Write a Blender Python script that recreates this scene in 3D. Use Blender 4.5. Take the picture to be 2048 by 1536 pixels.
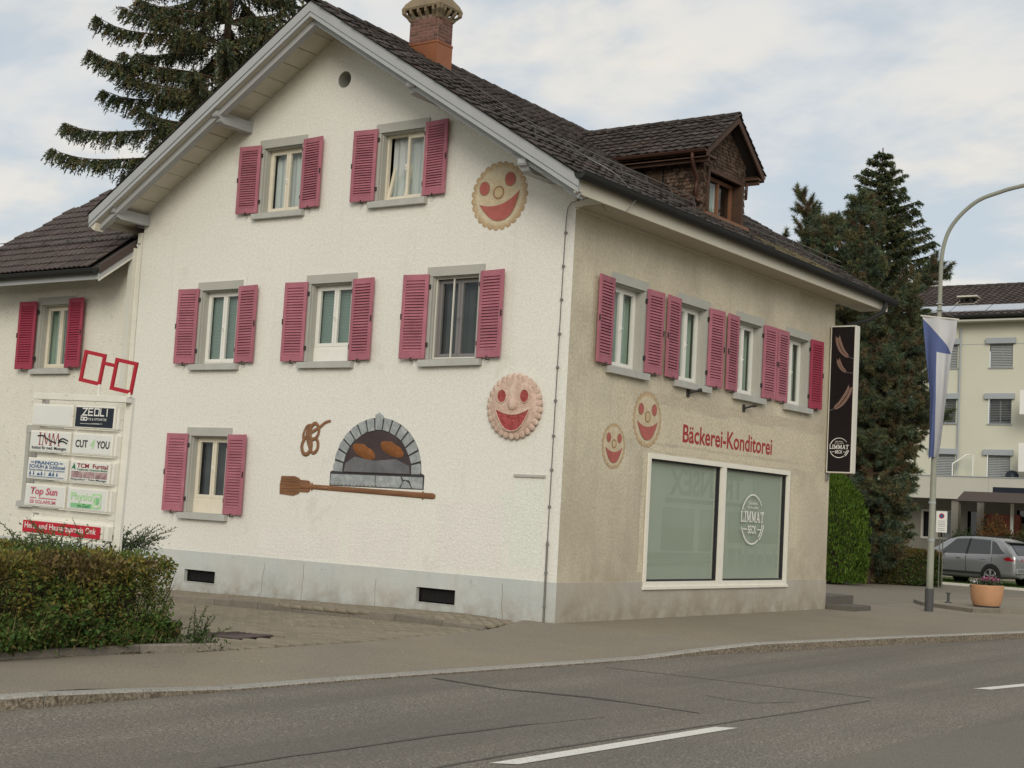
import bpy, bmesh, math, random
import numpy as np
from mathutils import Matrix, Vector
R = math.radians
rnd = random.Random(7)
rng = np.random.default_rng(7)
S = bpy.context.scene
COL = S.collection
for o in list(bpy.data.objects):
    bpy.data.objects.remove(o)

# ------------------------------------------------------------------ camera
cam_d = bpy.data.cameras.new("camera")
cam = bpy.data.objects.new("camera", cam_d)
COL.objects.link(cam)
cam_d.sensor_width = 36.0
cam_d.lens = 51.53
cam_d.clip_start = 0.1
cam_d.clip_end = 2000
cr = Vector((0.813782, 0.578553, 0.055088))
cd = Vector((-0.005876, 0.102975, -0.994667))
cf = Vector((-0.58114, 0.809118, 0.087199))
mw = Matrix.Identity(4)
for i in range(3):
    mw[i][0] = cr[i]
    mw[i][1] = -cd[i]
    mw[i][2] = -cf[i]
mw.translation = Vector((12.3033, -18.5619, 1.6))
cam.matrix_world = mw
S.camera = cam

# ------------------------------------------------------------------ sky, sun, exposure
SUN_EL, SUN_AZ = 24.0, 146.0       # azimuth from +Y, clockwise: the soft light comes from the open road side
W = bpy.data.worlds.new("World")
S.world = W
W.use_nodes = True
nt = W.node_tree
nt.nodes.clear()
def wn(t, **k):
    n = nt.nodes.new(t)
    for a, b in k.items():
        setattr(n, a, b)
    return n
out = wn("ShaderNodeOutputWorld")
bg = wn("ShaderNodeBackground")
bg.inputs[1].default_value = 0.10
sky = wn("ShaderNodeTexSky", sky_type="NISHITA")
sky.sun_disc = False
sky.sun_elevation = R(SUN_EL)
sky.sun_rotation = R(SUN_AZ)
sky.air_density = 1.0
sky.dust_density = 2.0
tc = wn("ShaderNodeTexCoord")
sep = wn("ShaderNodeSeparateXYZ")
nt.links.new(tc.outputs["Generated"], sep.inputs[0])
def wm(op, a, b=None):
    n = wn("ShaderNodeMath", operation=op)
    for i, v in enumerate((a, b)):
        if v is None:
            continue
        if isinstance(v, (int, float)):
            n.inputs[i].default_value = v
        else:
            nt.links.new(v, n.inputs[i])
    return n.outputs[0]
zc = wm("ADD", wm("ABSOLUTE", sep.outputs[2]), 0.22)
comb = wn("ShaderNodeCombineXYZ")
nt.links.new(wm("DIVIDE", sep.outputs[0], zc), comb.inputs[0])
nt.links.new(wm("DIVIDE", sep.outputs[1], zc), comb.inputs[1])
def wnoise(scale, detail, rough, off, dist=0.0):
    mp = wn("ShaderNodeMapping")
    mp.inputs[1].default_value = off
    mp.inputs[2].default_value = (0, 0, 0.6)
    mp.inputs[3].default_value = (1.0, 1.35, 1.0)
    nt.links.new(comb.outputs[0], mp.inputs[0])
    n = wn("ShaderNodeTexNoise")
    n.inputs["Scale"].default_value = scale
    n.inputs["Detail"].default_value = detail
    n.inputs["Roughness"].default_value = rough
    n.inputs["Distortion"].default_value = dist
    nt.links.new(mp.outputs[0], n.inputs["Vector"])
    return n.outputs[0]
n1 = wnoise(2.1, 7, 0.55, (3.1, 1.7, 0), 0.3)
n2 = wnoise(5.0, 6, 0.55, (0.4, 5.2, 0), 0.2)
mixf = wm("ADD", wm("MULTIPLY", n1, 0.66), wm("MULTIPLY", n2, 0.34))
mr = wn("ShaderNodeMapRange")
mr.interpolation_type = "SMOOTHSTEP"
mr.inputs[1].default_value = 0.40
mr.inputs[2].default_value = 0.58
mr.inputs[3].default_value = 0.22
mr.inputs[4].default_value = 1.0
nt.links.new(mixf, mr.inputs[0])
n3 = wnoise(2.3, 4, 0.5, (7.7, 2.2, 0))
ccol = wn("ShaderNodeMix", data_type="RGBA")
ccol.inputs[6].default_value = (7.4, 7.5, 7.5, 1)
ccol.inputs[7].default_value = (8.35, 8.0, 7.4, 1)
mr2 = wn("ShaderNodeMapRange")
mr2.inputs[1].default_value = 0.38
mr2.inputs[2].default_value = 0.62
nt.links.new(n3, mr2.inputs[0])
nt.links.new(mr2.outputs[0], ccol.inputs[0])
mx = wn("ShaderNodeMix", data_type="RGBA")
nt.links.new(mr.outputs[0], mx.inputs[0])
pale = wn("ShaderNodeMix", data_type="RGBA")
pale.inputs[0].default_value = 0.62
pale.inputs[7].default_value = (6.35, 7.15, 7.75, 1)
nt.links.new(sky.outputs[0], pale.inputs[6])
nt.links.new(pale.outputs[2], mx.inputs[6])
nt.links.new(ccol.outputs[2], mx.inputs[7])
nt.links.new(mx.outputs[2], bg.inputs[0])
nt.links.new(bg.outputs[0], out.inputs[0])

sun_d = bpy.data.lights.new("sun", "SUN")
sun_d.energy = 1.6
sun_d.angle = R(28)
sun_d.color = (1.0, 0.93, 0.80)
sun = bpy.data.objects.new("sun", sun_d)
COL.objects.link(sun)
az = R(SUN_AZ)
to_sun = Vector((math.sin(az) * math.cos(R(SUN_EL)), math.cos(az) * math.cos(R(SUN_EL)), math.sin(R(SUN_EL))))
sun.rotation_euler = to_sun.to_track_quat("Z", "Y").to_euler()
S.view_settings.view_transform = "Standard"
S.view_settings.look = "None"
S.view_settings.exposure = 0.0
S.view_settings.gamma = 1.0
S.view_settings.use_curve_mapping = False
S.render.engine = "CYCLES"
S.cycles.max_bounces = 6
S.cycles.transparent_max_bounces = 8
S.cycles.caustics_reflective = False
S.cycles.caustics_refractive = False

# ------------------------------------------------------------------ materials
def M(name, base, rough=0.85, var=0.0, vscale=2.0, fine=0.0, fscale=60.0, bump=0.0, bscale=80.0, bdist=0.01,
      spot=None, spec=0.3, metal=0.0, attr=False, island=0.0, stretch=None, coat=0.0, two=None, twosc=1.0, trans=0.0, local=False, zdirt=None, streak=None, lanes=None):
    m = bpy.data.materials.new(name)
    m.use_nodes = True
    t = m.node_tree
    L = t.links
    b = t.nodes["Principled BSDF"]
    b.inputs["Roughness"].default_value = rough
    b.inputs["Metallic"].default_value = metal
    b.inputs["Specular IOR Level"].default_value = spec
    b.inputs["Coat Weight"].default_value = coat
    if coat:
        b.inputs["Coat Roughness"].default_value = 0.03
    def N(tp, **k):
        n = t.nodes.new(tp)
        for a, c in k.items():
            setattr(n, a, c)
        return n
    if local:
        pos = N("ShaderNodeTexCoord").outputs["Object"]
    else:
        pos = N("ShaderNodeNewGeometry").outputs["Position"]
    if stretch:
        mp = N("ShaderNodeMapping")
        mp.inputs[3].default_value = stretch
        L.new(pos, mp.inputs[0])
        spos = mp.outputs[0]
    else:
        spos = pos
    def noise(sc, det=5, ro=0.6, p=None):
        n = N("ShaderNodeTexNoise")
        n.inputs["Scale"].default_value = sc
        n.inputs["Detail"].default_value = det
        n.inputs["Roughness"].default_value = ro
        L.new(p or spos, n.inputs["Vector"])
        return n.outputs[0]
    def mixc(f, a, c, mode="MIX"):
        n = N("ShaderNodeMix", data_type="RGBA", blend_type=mode)
        for i, v in ((0, f), (6, a), (7, c)):
            if isinstance(v, (tuple, list)):
                n.inputs[i].default_value = tuple(v) + ((1,) if len(v) == 3 else ())
            elif isinstance(v, (int, float)):
                n.inputs[i].default_value = v
            else:
                L.new(v, n.inputs[i])
        return n.outputs[2]
    def mr(v, a, c, d, e):
        n = N("ShaderNodeMapRange")
        for i, x in zip((1, 2, 3, 4), (a, c, d, e)):
            n.inputs[i].default_value = x
        L.new(v, n.inputs[0])
        return n.outputs[0]
    def scale(c, f):
        n = N("ShaderNodeVectorMath", operation="SCALE")
        if isinstance(c, (tuple, list)):
            n.inputs[0].default_value = c[:3]
        else:
            L.new(c, n.inputs[0])
        L.new(f, n.inputs["Scale"])
        return n.outputs[0]
    c = tuple(base)
    if attr:
        a = N("ShaderNodeAttribute")
        a.attribute_name = "Col"
        c = a.outputs["Color"]
    if two:
        c = mixc(mr(noise(twosc, 6, 0.65), 0.42, 0.60, 0.0, 1.0), c, two)
    if var:
        c = scale(c, mr(noise(vscale), 0.25, 0.75, 1 - var, 1 + var))
    if fine:
        c = scale(c, mr(noise(fscale, 2, 0.75), 0.34, 0.66, 1 - fine, 1 + fine))
    if island:
        g = N("ShaderNodeNewGeometry")
        oi = N("ShaderNodeObjectInfo")
        ad = N("ShaderNodeMath", operation="ADD")
        L.new(g.outputs["Random Per Island"], ad.inputs[0])
        L.new(oi.outputs["Random"], ad.inputs[1])
        fr = N("ShaderNodeMath", operation="FRACT")
        L.new(ad.outputs[0], fr.inputs[0])
        c = scale(c, mr(fr.outputs[0], 0, 1, 1 - island, 1 + island))
    if spot:
        for (sc_, ssc, lo, hi) in (spot if isinstance(spot, list) else [spot]):
            c = mixc(mr(noise(ssc, 6, 0.7), lo, hi, 0.0, 1.0), c, sc_)
    if streak:                 # runs of rain water: noise drawn out downwards
        mp2 = N("ShaderNodeMapping")
        mp2.inputs[3].default_value = (5.0, 5.0, 0.28)
        L.new(pos, mp2.inputs[0])
        c = mixc(mr(noise(1.0, 6, 0.6, mp2.outputs[0]), streak[1], streak[2], 0.0, 0.55), c, streak[0])
    if lanes:                  # wheel tracks and oil, drawn out along the road
        mp3 = N("ShaderNodeMapping")
        mp3.inputs[3].default_value = (1.25, 0.07, 1.0)
        L.new(pos, mp3.inputs[0])
        c = mixc(mr(noise(1.0, 4, 0.6, mp3.outputs[0]), lanes[1], lanes[2], 0.0, 0.6), c, lanes[0])
    if zdirt:                  # splashed dirt above the ground
        sx = N("ShaderNodeSeparateXYZ")
        L.new(pos, sx.inputs[0])
        ml = N("ShaderNodeMath", operation="MULTIPLY")
        L.new(mr(sx.outputs[2], zdirt[1], zdirt[2], 1.0, 0.0), ml.inputs[0])
        L.new(mr(noise(zdirt[3], 6, 0.65), 0.36, 0.62, 0.0, 1.0), ml.inputs[1])
        c = mixc(ml.outputs[0], c, zdirt[0])
    if isinstance(c, tuple):
        b.inputs["Base Color"].default_value = c + (1,)
    else:
        L.new(c, b.inputs["Base Color"])
    if bump:
        bn = N("ShaderNodeBump")
        bn.inputs["Strength"].default_value = bump
        bn.inputs["Distance"].default_value = bdist
        L.new(noise(bscale, 4, 0.65), bn.inputs["Height"])
        L.new(bn.outputs[0], b.inputs["Normal"])
    if trans:
        tr = N("ShaderNodeBsdfTranslucent")
        if isinstance(c, tuple):
            tr.inputs[0].default_value = c + (1,)
        else:
            L.new(c, tr.inputs[0])
        ms = N("ShaderNodeMixShader")
        ms.inputs[0].default_value = trans
        L.new(b.outputs[0], ms.inputs[1])
        L.new(tr.outputs[0], ms.inputs[2])
        L.new(ms.outputs[0], t.nodes["Material Output"].inputs[0])
    return m

def glass(name, tint=(1, 1, 1), rough=0.0, body=0.0, bodycol=(0.3, 0.4, 0.35), ior=1.62):
    m = bpy.data.materials.new(name)
    m.use_nodes = True
    t = m.node_tree
    L = t.links
    t.nodes.clear()
    o = t.nodes.new("ShaderNodeOutputMaterial")
    gl = t.nodes.new("ShaderNodeBsdfGlossy")
    gl.inputs["Roughness"].default_value = rough
    tr = t.nodes.new("ShaderNodeBsdfTransparent")
    tr.inputs[0].default_value = tuple(tint) + (1,)
    fr = t.nodes.new("ShaderNodeFresnel")
    ge = t.nodes.new("ShaderNodeNewGeometry")
    io = t.nodes.new("ShaderNodeMapRange")          # same reflectance from both sides of a thin pane
    io.inputs[3].default_value = ior
    io.inputs[4].default_value = 1 / ior
    L.new(ge.outputs["Backfacing"], io.inputs[0])
    L.new(io.outputs[0], fr.inputs[0])
    ms = t.nodes.new("ShaderNodeMixShader")
    L.new(fr.outputs[0], ms.inputs[0])
    src = tr.outputs[0]
    if body:
        df = t.nodes.new("ShaderNodeBsdfDiffuse")
        df.inputs[0].default_value = tuple(bodycol) + (1,)
        m2 = t.nodes.new("ShaderNodeMixShader")
        m2.inputs[0].default_value = body
        L.new(tr.outputs[0], m2.inputs[1])
        L.new(df.outputs[0], m2.inputs[2])
        src = m2.outputs[0]
    L.new(src, ms.inputs[1])
    L.new(gl.outputs[0], ms.inputs[2])
    L.new(ms.outputs[0], o.inputs[0])
    return m

m_gable = M("plaster_white", (0.79, 0.785, 0.72), 0.95, var=0.05, vscale=0.7, fine=0.06, fscale=20, bump=0.6, bscale=40, bdist=0.018,
            two=(0.765, 0.745, 0.695), twosc=0.35, streak=((0.63, 0.61, 0.55), 0.60, 0.80), spot=[((0.30, 0.28, 0.23), 7.5, 0.715, 0.80), ((0.60, 0.57, 0.50), 1.1, 0.58, 0.85)])
m_annex = M("plaster_annex", (0.74, 0.72, 0.63), 0.95, var=0.06, vscale=0.8, fine=0.06, fscale=30, bump=0.6, bscale=22, bdist=0.02,
            spot=[((0.25, 0.23, 0.19), 9.0, 0.62, 0.75)])
m_side = M("plaster_beige", (0.60, 0.545, 0.42), 0.95, var=0.14, vscale=1.1, fine=0.10, fscale=18, bump=0.55, bscale=24, bdist=0.02,
           two=(0.53, 0.475, 0.37), twosc=0.5, streak=((0.42, 0.37, 0.29), 0.56, 0.82), zdirt=((0.40, 0.345, 0.26), 0.3, 2.4, 2.2), spot=[((0.30, 0.25, 0.19), 5.0, 0.66, 0.9), ((0.62, 0.55, 0.43), 2.4, 0.60, 0.8)])
m_patch = M("plaster_patch", (0.605, 0.54, 0.41), 0.95, var=0.08, vscale=1.6, fine=0.14, fscale=18, bump=0.6, bscale=24, bdist=0.02)
m_patch2 = M("plaster_patch_dark", (0.53, 0.465, 0.355), 0.95, var=0.08, vscale=1.6, fine=0.14, fscale=18, bump=0.6, bscale=24, bdist=0.02)
m_plinth = M("plinth_grey", (0.505, 0.535, 0.52), 0.9, var=0.07, vscale=1.2, fine=0.04, fscale=40, bump=0.25, bscale=30, two=(0.55, 0.555, 0.525), twosc=0.7, zdirt=((0.34, 0.31, 0.25), -0.15, 0.42, 3.0), streak=((0.44, 0.44, 0.41), 0.56, 0.8),
             spot=[((0.30, 0.27, 0.22), 3.5, 0.62, 0.85)])
m_plinth2 = M("plinth_side", (0.44, 0.41, 0.36), 0.9, var=0.10, vscale=1.2, fine=0.05, fscale=40, bump=0.3, bscale=30, two=(0.40, 0.36, 0.30), twosc=1.1, zdirt=((0.27, 0.23, 0.17), -0.1, 0.50, 2.6), streak=((0.33, 0.30, 0.25), 0.54, 0.8),
              spot=[((0.25, 0.21, 0.16), 3.5, 0.62, 0.85)])
m_trim = M("trim_grey", (0.43, 0.43, 0.39), 0.85, var=0.06, vscale=2, fine=0.04, fscale=60, bump=0.15, bscale=60)
m_sill = M("sill_grey", (0.45, 0.45, 0.42), 0.85, var=0.10, vscale=5, fine=0.05, fscale=60, bump=0.2, bscale=50, spot=((0.25, 0.24, 0.2), 9, 0.64, 0.8))
m_fascia = M("fascia_paint", (0.39, 0.405, 0.41), 0.6, var=0.05, vscale=2, spot=((0.35, 0.34, 0.32), 5, 0.66, 0.85), bump=0.1, bscale=30)
m_fascia2 = M("fascia_cream", (0.62, 0.585, 0.49), 0.7, var=0.06, vscale=2, spot=((0.40, 0.36, 0.28), 4, 0.62, 0.85))
m_plank = M("plank_cream", (0.60, 0.56, 0.465), 0.8, var=0.08, vscale=3, island=0.06, spot=((0.28, 0.25, 0.19), 9, 0.66, 0.8), bump=0.15, bscale=30)
m_soffit = M("soffit_board", (0.47, 0.43, 0.345), 0.8, var=0.06, vscale=1.5)
m_bracket = M("bracket_metal", (0.07, 0.068, 0.064), 0.6, metal=0.3)
m_step = M("step_concrete", (0.12, 0.11, 0.095), 0.9, var=0.15, vscale=4)
m_granite2 = M("granite_face", (0.215, 0.18, 0.135), 0.95, var=0.2, vscale=3, fine=0.5, fscale=30, bump=0.9, bscale=28, bdist=0.02, spot=((0.085, 0.068, 0.045), 10, 0.56, 0.72))
m_shut = M("shutter_paint", (0.385, 0.140, 0.180), 0.8, var=0.14, vscale=3, island=0.09, fine=0.05, fscale=50, spot=[((0.46, 0.21, 0.25), 5.0, 0.56, 0.8), ((0.24, 0.07, 0.10), 2.2, 0.60, 0.85)], bump=0.08, bscale=90)
m_shut2 = M("shutter_paint_red", (0.33, 0.045, 0.08), 0.6, var=0.08, vscale=3, fine=0.05, fscale=50, bump=0.08, bscale=90)
m_iron = M("dark_iron", (0.05, 0.045, 0.045), 0.6, metal=0.3)
m_white = M("white_frame", (0.78, 0.77, 0.72), 0.5, var=0.03, vscale=6)
m_cream = M("cream_frame", (0.72, 0.665, 0.54), 0.6, var=0.06, vscale=6, spot=((0.45, 0.38, 0.27), 9, 0.66, 0.85))
m_greyfr = M("grey_frame", (0.21, 0.20, 0.20), 0.5)
m_shopfr = M("shop_frame", (0.80, 0.77, 0.68), 0.55, var=0.05, vscale=4)
m_glass = glass("window_glass", (0.95, 0.98, 0.96))
m_shopglass = glass("shop_glass", (0.93, 0.97, 0.94), ior=2.3)
m_blind = M("blind_green", (0.25, 0.34, 0.31), 0.7, var=0.05, vscale=4)
m_shopblind = M("shop_blind", (0.50, 0.54, 0.46), 0.8, var=0.05, vscale=0.8)
m_curtain = M("curtain_white", (0.62, 0.66, 0.66), 0.9, trans=0.2)
m_curtain_g = M("curtain_green", (0.30, 0.40, 0.34), 0.9)
m_curtain_d = M("curtain_dark", (0.045, 0.055, 0.055), 0.9)
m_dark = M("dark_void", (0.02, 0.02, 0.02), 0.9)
m_room = M("room_wall", (0.12, 0.11, 0.10), 0.9)
m_tile = M("roof_tile", (0.054, 0.044, 0.039), 0.85, var=0.25, vscale=2.2, fine=0.30, fscale=22, island=0.42, bump=0.4, bscale=40,
           spot=[((0.125, 0.118, 0.098), 8.5, 0.60, 0.74), ((0.085, 0.047, 0.033), 1.6, 0.56, 0.75)])
m_tile_moss = M("roof_tile_moss", (0.11, 0.10, 0.05), 0.95, var=0.3, vscale=5, fine=0.3, fscale=40, bump=0.6, bscale=50, two=(0.16, 0.12, 0.055), twosc=3)
m_tile_an = M("annex_tile", (0.085, 0.066, 0.060), 0.75, var=0.18, vscale=2.5, fine=0.15, fscale=35, island=0.15, bump=0.3, bscale=40, spot=((0.12, 0.12, 0.075), 3.5, 0.60, 0.8))
m_tile_far = M("far_tile", (0.07, 0.056, 0.051), 0.8, var=0.15, vscale=1.0, island=0.22)
m_sheet = M("roof_underlay", (0.05, 0.043, 0.04), 0.9)
m_shingle = M("shingle_wood", (0.12, 0.080, 0.058), 0.9, var=0.2, vscale=2.0, island=0.55, fine=0.15, fscale=30, spot=((0.20, 0.165, 0.13), 1.6, 0.56, 0.8))
m_dwood = M("dark_wood", (0.075, 0.042, 0.028), 0.7, var=0.25, vscale=4, stretch=(1, 1, 1))
m_bwood = M("brown_frame", (0.20, 0.095, 0.05), 0.6, var=0.15, vscale=5)
m_copper = M("copper_sheet", (0.30, 0.115, 0.055), 0.45, var=0.12, vscale=3, metal=0.35)
m_copper2 = M("copper_dark", (0.085, 0.042, 0.030), 0.5, var=0.15, vscale=3, metal=0.3)
m_brick = M("chimney_brick", (0.165, 0.082, 0.066), 0.9, island=0.35, fine=0.2, fscale=60, bump=0.5, bscale=60, spot=((0.09, 0.07, 0.065), 3, 0.55, 0.8))
m_mortar = M("mortar", (0.26, 0.19, 0.16), 0.95, var=0.1, vscale=8)
m_hood = M("chimney_concrete", (0.235, 0.185, 0.12), 0.95, var=0.15, vscale=4, fine=0.15, fscale=40, bump=0.5, bscale=50, spot=((0.14, 0.12, 0.09), 5, 0.58, 0.8))
m_gutter = M("gutter_dark", (0.030, 0.032, 0.031), 0.7, var=0.1, vscale=3, metal=0.2)
m_zinc = M("zinc_wire", (0.17, 0.165, 0.155), 0.5, metal=0.5)
m_pipe = M("pipe_white", (0.66, 0.65, 0.58), 0.6, var=0.05, vscale=3)
m_brownmetal = M("verge_brown", (0.075, 0.055, 0.05), 0.5)
m_asphalt = M("asphalt", (0.196, 0.174, 0.141), 0.92, lanes=((0.125, 0.113, 0.095), 0.44, 0.66), var=0.08, vscale=0.5, fine=0.58, fscale=46, bump=0.6, bscale=60, bdist=0.008, two=(0.178, 0.162, 0.136), twosc=0.3,
              spot=[((0.42, 0.38, 0.33), 30, 0.57, 0.66), ((0.050, 0.046, 0.040), 33, 0.58, 0.67)])
m_asphalt2 = M("asphalt_patch", (0.172, 0.157, 0.129), 0.92, var=0.06, vscale=0.5, fine=0.30, fscale=85, bump=0.4, bscale=90, bdist=0.008)
m_pave = M("pavement_asphalt", (0.262, 0.225, 0.170), 0.95, var=0.07, vscale=0.6, fine=0.26, fscale=52, bump=0.35, bscale=100, bdist=0.006, two=(0.238, 0.21, 0.165), twosc=0.35,
           spot=[((0.13, 0.11, 0.09), 2.2, 0.68, 0.85)])
m_lot = M("lot_asphalt", (0.215, 0.19, 0.15), 0.95, var=0.07, vscale=0.3, fine=0.12, fscale=40)
m_seal = M("crack_seal", (0.070, 0.065, 0.060), 0.7, var=0.2, vscale=3)
m_seal2 = M("crack_line", (0.115, 0.104, 0.09), 0.85, var=0.2, vscale=3)
m_line = M("road_paint", (0.70, 0.68, 0.62), 0.8, var=0.06, vscale=3, fine=0.15, fscale=50, spot=((0.36, 0.34, 0.31), 26, 0.62, 0.75))
m_granite = M("granite", (0.33, 0.315, 0.28), 0.85, var=0.10, vscale=2, fine=0.30, fscale=60, bump=0.5, bscale=50, bdist=0.012, island=0.10, spot=[((0.14, 0.115, 0.08), 14, 0.56, 0.72), ((0.40, 0.38, 0.34), 24, 0.60, 0.72)])
m_kerb = M("kerb_concrete", (0.215, 0.19, 0.155), 0.9, var=0.15, vscale=4, fine=0.2, fscale=60, bump=0.5, bscale=50, bdist=0.01, island=0.1, spot=((0.12, 0.10, 0.075), 6, 0.6, 0.8))
m_paver = M("paver", (0.25, 0.215, 0.16), 0.9, island=0.13, fine=0.15, fscale=70, var=0.08, vscale=1.0, bump=0.3, bscale=70)
m_joint = M("paver_joint", (0.055, 0.047, 0.035), 0.95, var=0.2, vscale=8)
m_manhole = M("manhole_iron", (0.115, 0.085, 0.08), 0.75, var=0.15, vscale=6, metal=0.2)
m_ground = M("ground_soil", (0.16, 0.15, 0.10), 0.95, var=0.2, vscale=0.1)
m_lawn = M("lawn_base", (0.055, 0.085, 0.022), 0.95, var=0.2, vscale=1.0)
m_leaf = M("leaf", (1, 1, 1), 0.6, attr=True, trans=0.25, spec=0.25)
m_needle = M("needle", (1, 1, 1), 0.7, attr=True, spec=0.2)
m_twig = M("twig_core", (0.045, 0.035, 0.024), 0.95, var=0.3, vscale=6)
m_bark = M("bark", (0.105, 0.068, 0.046), 0.95, var=0.3, vscale=3, fine=0.3, fscale=25, bump=0.8, bscale=18, stretch=(1, 1, 0.3))
m_black = M("print_black", (0.025, 0.025, 0.028), 0.6)
m_navy = M("print_navy", (0.016, 0.022, 0.034), 0.4)
m_red = M("print_red", (0.50, 0.018, 0.035), 0.45, var=0.04, vscale=4)
m_glassesred = M("glasses_red", (0.42, 0.02, 0.035), 0.5)
m_dred = M("print_darkred", (0.29, 0.022, 0.028), 0.6)
m_blue = M("print_blue", (0.055, 0.12, 0.27), 0.6)
m_pink = M("print_pink", (0.55, 0.13, 0.19), 0.6)
m_photo = M("print_photo", (0.48, 0.34, 0.33), 0.6, two=(0.24, 0.14, 0.16), twosc=16, var=0.2, vscale=20)
m_green = M("print_green", (0.24, 0.55, 0.27), 0.6)
m_dgreen = M("print_darkgreen", (0.03, 0.16, 0.07), 0.6)
m_lgreen = M("print_lightgreen", (0.42, 0.70, 0.36), 0.6)
m_panel = M("sign_panel", (0.72, 0.735, 0.70), 0.35, var=0.03, vscale=5)
m_signfr = M("sign_frame", (0.76, 0.74, 0.67), 0.6, var=0.06, vscale=5, spot=[((0.36, 0.22, 0.15), 15, 0.62, 0.72)])
m_print = M("print_white", (0.80, 0.80, 0.76), 0.6)
m_letter = M("wall_letter_red", (0.36, 0.045, 0.045), 0.85, var=0.08, vscale=4, bump=0.4, bscale=26, bdist=0.015)
m_signblack = M("sign_black", (0.012, 0.009, 0.010), 0.5, spec=0.2)
m_wheat = M("print_wheat", (0.23, 0.145, 0.115), 0.6)
m_stone_m = M("mural_stone", (0.32, 0.345, 0.355), 0.9, var=0.2, vscale=5, fine=0.12, fscale=25, spot=((0.48, 0.50, 0.49), 5, 0.52, 0.75), bump=0.4, bscale=26, bdist=0.015)
m_edge_m = M("mural_outline", (0.055, 0.055, 0.06), 0.9)
m_cav = M("mural_cavity", (0.065, 0.047, 0.048), 0.9, var=0.25, vscale=2.2, bump=0.4, bscale=26, bdist=0.015)
m_hearth = M("mural_hearth", (0.15, 0.15, 0.16), 0.9, var=0.35, vscale=3.0, bump=0.4, bscale=26, bdist=0.015)
m_loaf = M("mural_loaf", (0.22, 0.085, 0.028), 0.85, var=0.2, vscale=14, spot=((0.42, 0.22, 0.10), 16, 0.6, 0.75))
m_pret = M("mural_pretzel", (0.235, 0.12, 0.062), 0.85, var=0.25, vscale=10, spot=((0.42, 0.28, 0.18), 14, 0.58, 0.75))
m_peel = M("mural_peel", (0.215, 0.105, 0.052), 0.85, var=0.3, vscale=9, stretch=(0.25, 1, 2.2), spot=((0.36, 0.22, 0.13), 10, 0.58, 0.75))
m_cook = M("cookie_painted", (1, 1, 1), 0.9, attr=True, var=0.15, vscale=9, fine=0.08, fscale=40, spot=((0.68, 0.60, 0.45), 11, 0.57, 0.72), bump=0.5, bscale=26, bdist=0.015)
m_jam = M("cookie_jam", (0.42, 0.125, 0.11), 0.85, var=0.15, vscale=8, bump=0.4, bscale=26, bdist=0.015)
m_cookline = M("cookie_outline", (0.33, 0.20, 0.11), 0.85, var=0.15, vscale=8)
m_relief = M("relief_dough", (0.58, 0.42, 0.34), 0.7, var=0.2, vscale=9, fine=0.12, fscale=30, spot=((0.66, 0.57, 0.49), 9, 0.52, 0.7), bump=0.3, bscale=20, bdist=0.02)
m_reliefjam = M("relief_jam", (0.38, 0.070, 0.068), 0.4, var=0.3, vscale=14, bump=1.0, bscale=13, bdist=0.05, spot=((0.45, 0.12, 0.10), 12, 0.6, 0.7))
m_pole = M("pole_paint", (0.30, 0.31, 0.26), 0.6, var=0.08, vscale=2, spot=((0.50, 0.50, 0.46), 3.0, 0.66, 0.70))
m_polebase = M("pole_base", (0.075, 0.075, 0.078), 0.6)
m_flagblue = M("flag_blue", (0.125, 0.165, 0.355), 0.8, trans=0.3)
m_flagwhite = M("flag_white", (0.70, 0.70, 0.72), 0.8, trans=0.3)
m_terra = M("terracotta", (0.50, 0.275, 0.15), 0.8, var=0.10, vscale=5, spot=((0.58, 0.36, 0.22), 6, 0.58, 0.8))
m_apt = M("apartment_plaster", (0.60, 0.595, 0.49), 0.9, var=0.03, vscale=0.6)
m_apt2 = M("apartment_concrete", (0.52, 0.51, 0.45), 0.9, var=0.05, vscale=0.6)
m_aptgrey = M("apartment_casing", (0.36, 0.39, 0.41), 0.7)
m_aptdark = M("apartment_ground", (0.21, 0.20, 0.17), 0.9, var=0.05, vscale=0.8)
m_slat = M("blind_slat", (0.36, 0.38, 0.38), 0.5)
m_solar = M("solar_panel", (0.42, 0.46, 0.52), 0.15, spec=0.6)
m_redwall = M("brick_red_wall", (0.22, 0.075, 0.055), 0.9, var=0.2, vscale=3)
m_carpaint = M("car_paint", (0.31, 0.32, 0.33), 0.32, metal=0.5, coat=0.8)
m_carglass = M("car_glass", (0.012, 0.016, 0.018), 0.04, spec=0.9)
m_rubber = M("rubber", (0.018, 0.018, 0.018), 0.85)
m_rim = M("alloy_rim", (0.45, 0.45, 0.46), 0.35, metal=0.7)
m_tail = M("tail_lamp", (0.28, 0.012, 0.018), 0.15, coat=1.0)
m_chrome = M("chrome", (0.55, 0.55, 0.54), 0.25, metal=0.9)
m_signred = M("sign_red", (0.45, 0.02, 0.03), 0.5)
m_opp = M("opposite_plaster", (0.62, 0.62, 0.58), 0.9, var=0.05, vscale=0.5)

# ------------------------------------------------------------------ builders
def link(o, parent=None):
    COL.objects.link(o)
    if parent is not None:
        o.parent = parent
    return o

def tag(o, label=None, cat=None, group=None, kind=None):
    if label: o["label"] = label
    if cat: o["category"] = cat
    if group: o["group"] = group
    if kind: o["kind"] = kind
    return o

def empty(name, loc=(0, 0, 0), rz=0.0, parent=None):
    o = bpy.data.objects.new(name, None)
    o.empty_display_size = 0.3
    o.location = loc
    o.rotation_euler = (0, 0, rz)
    return link(o, parent)

def inst(name, mesh, parent=None, loc=(0, 0, 0), rot=(0, 0, 0), scale=(1, 1, 1)):
    o = bpy.data.objects.new(name, mesh)
    o.location = loc
    o.rotation_euler = rot
    o.scale = scale
    return link(o, parent)

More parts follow.
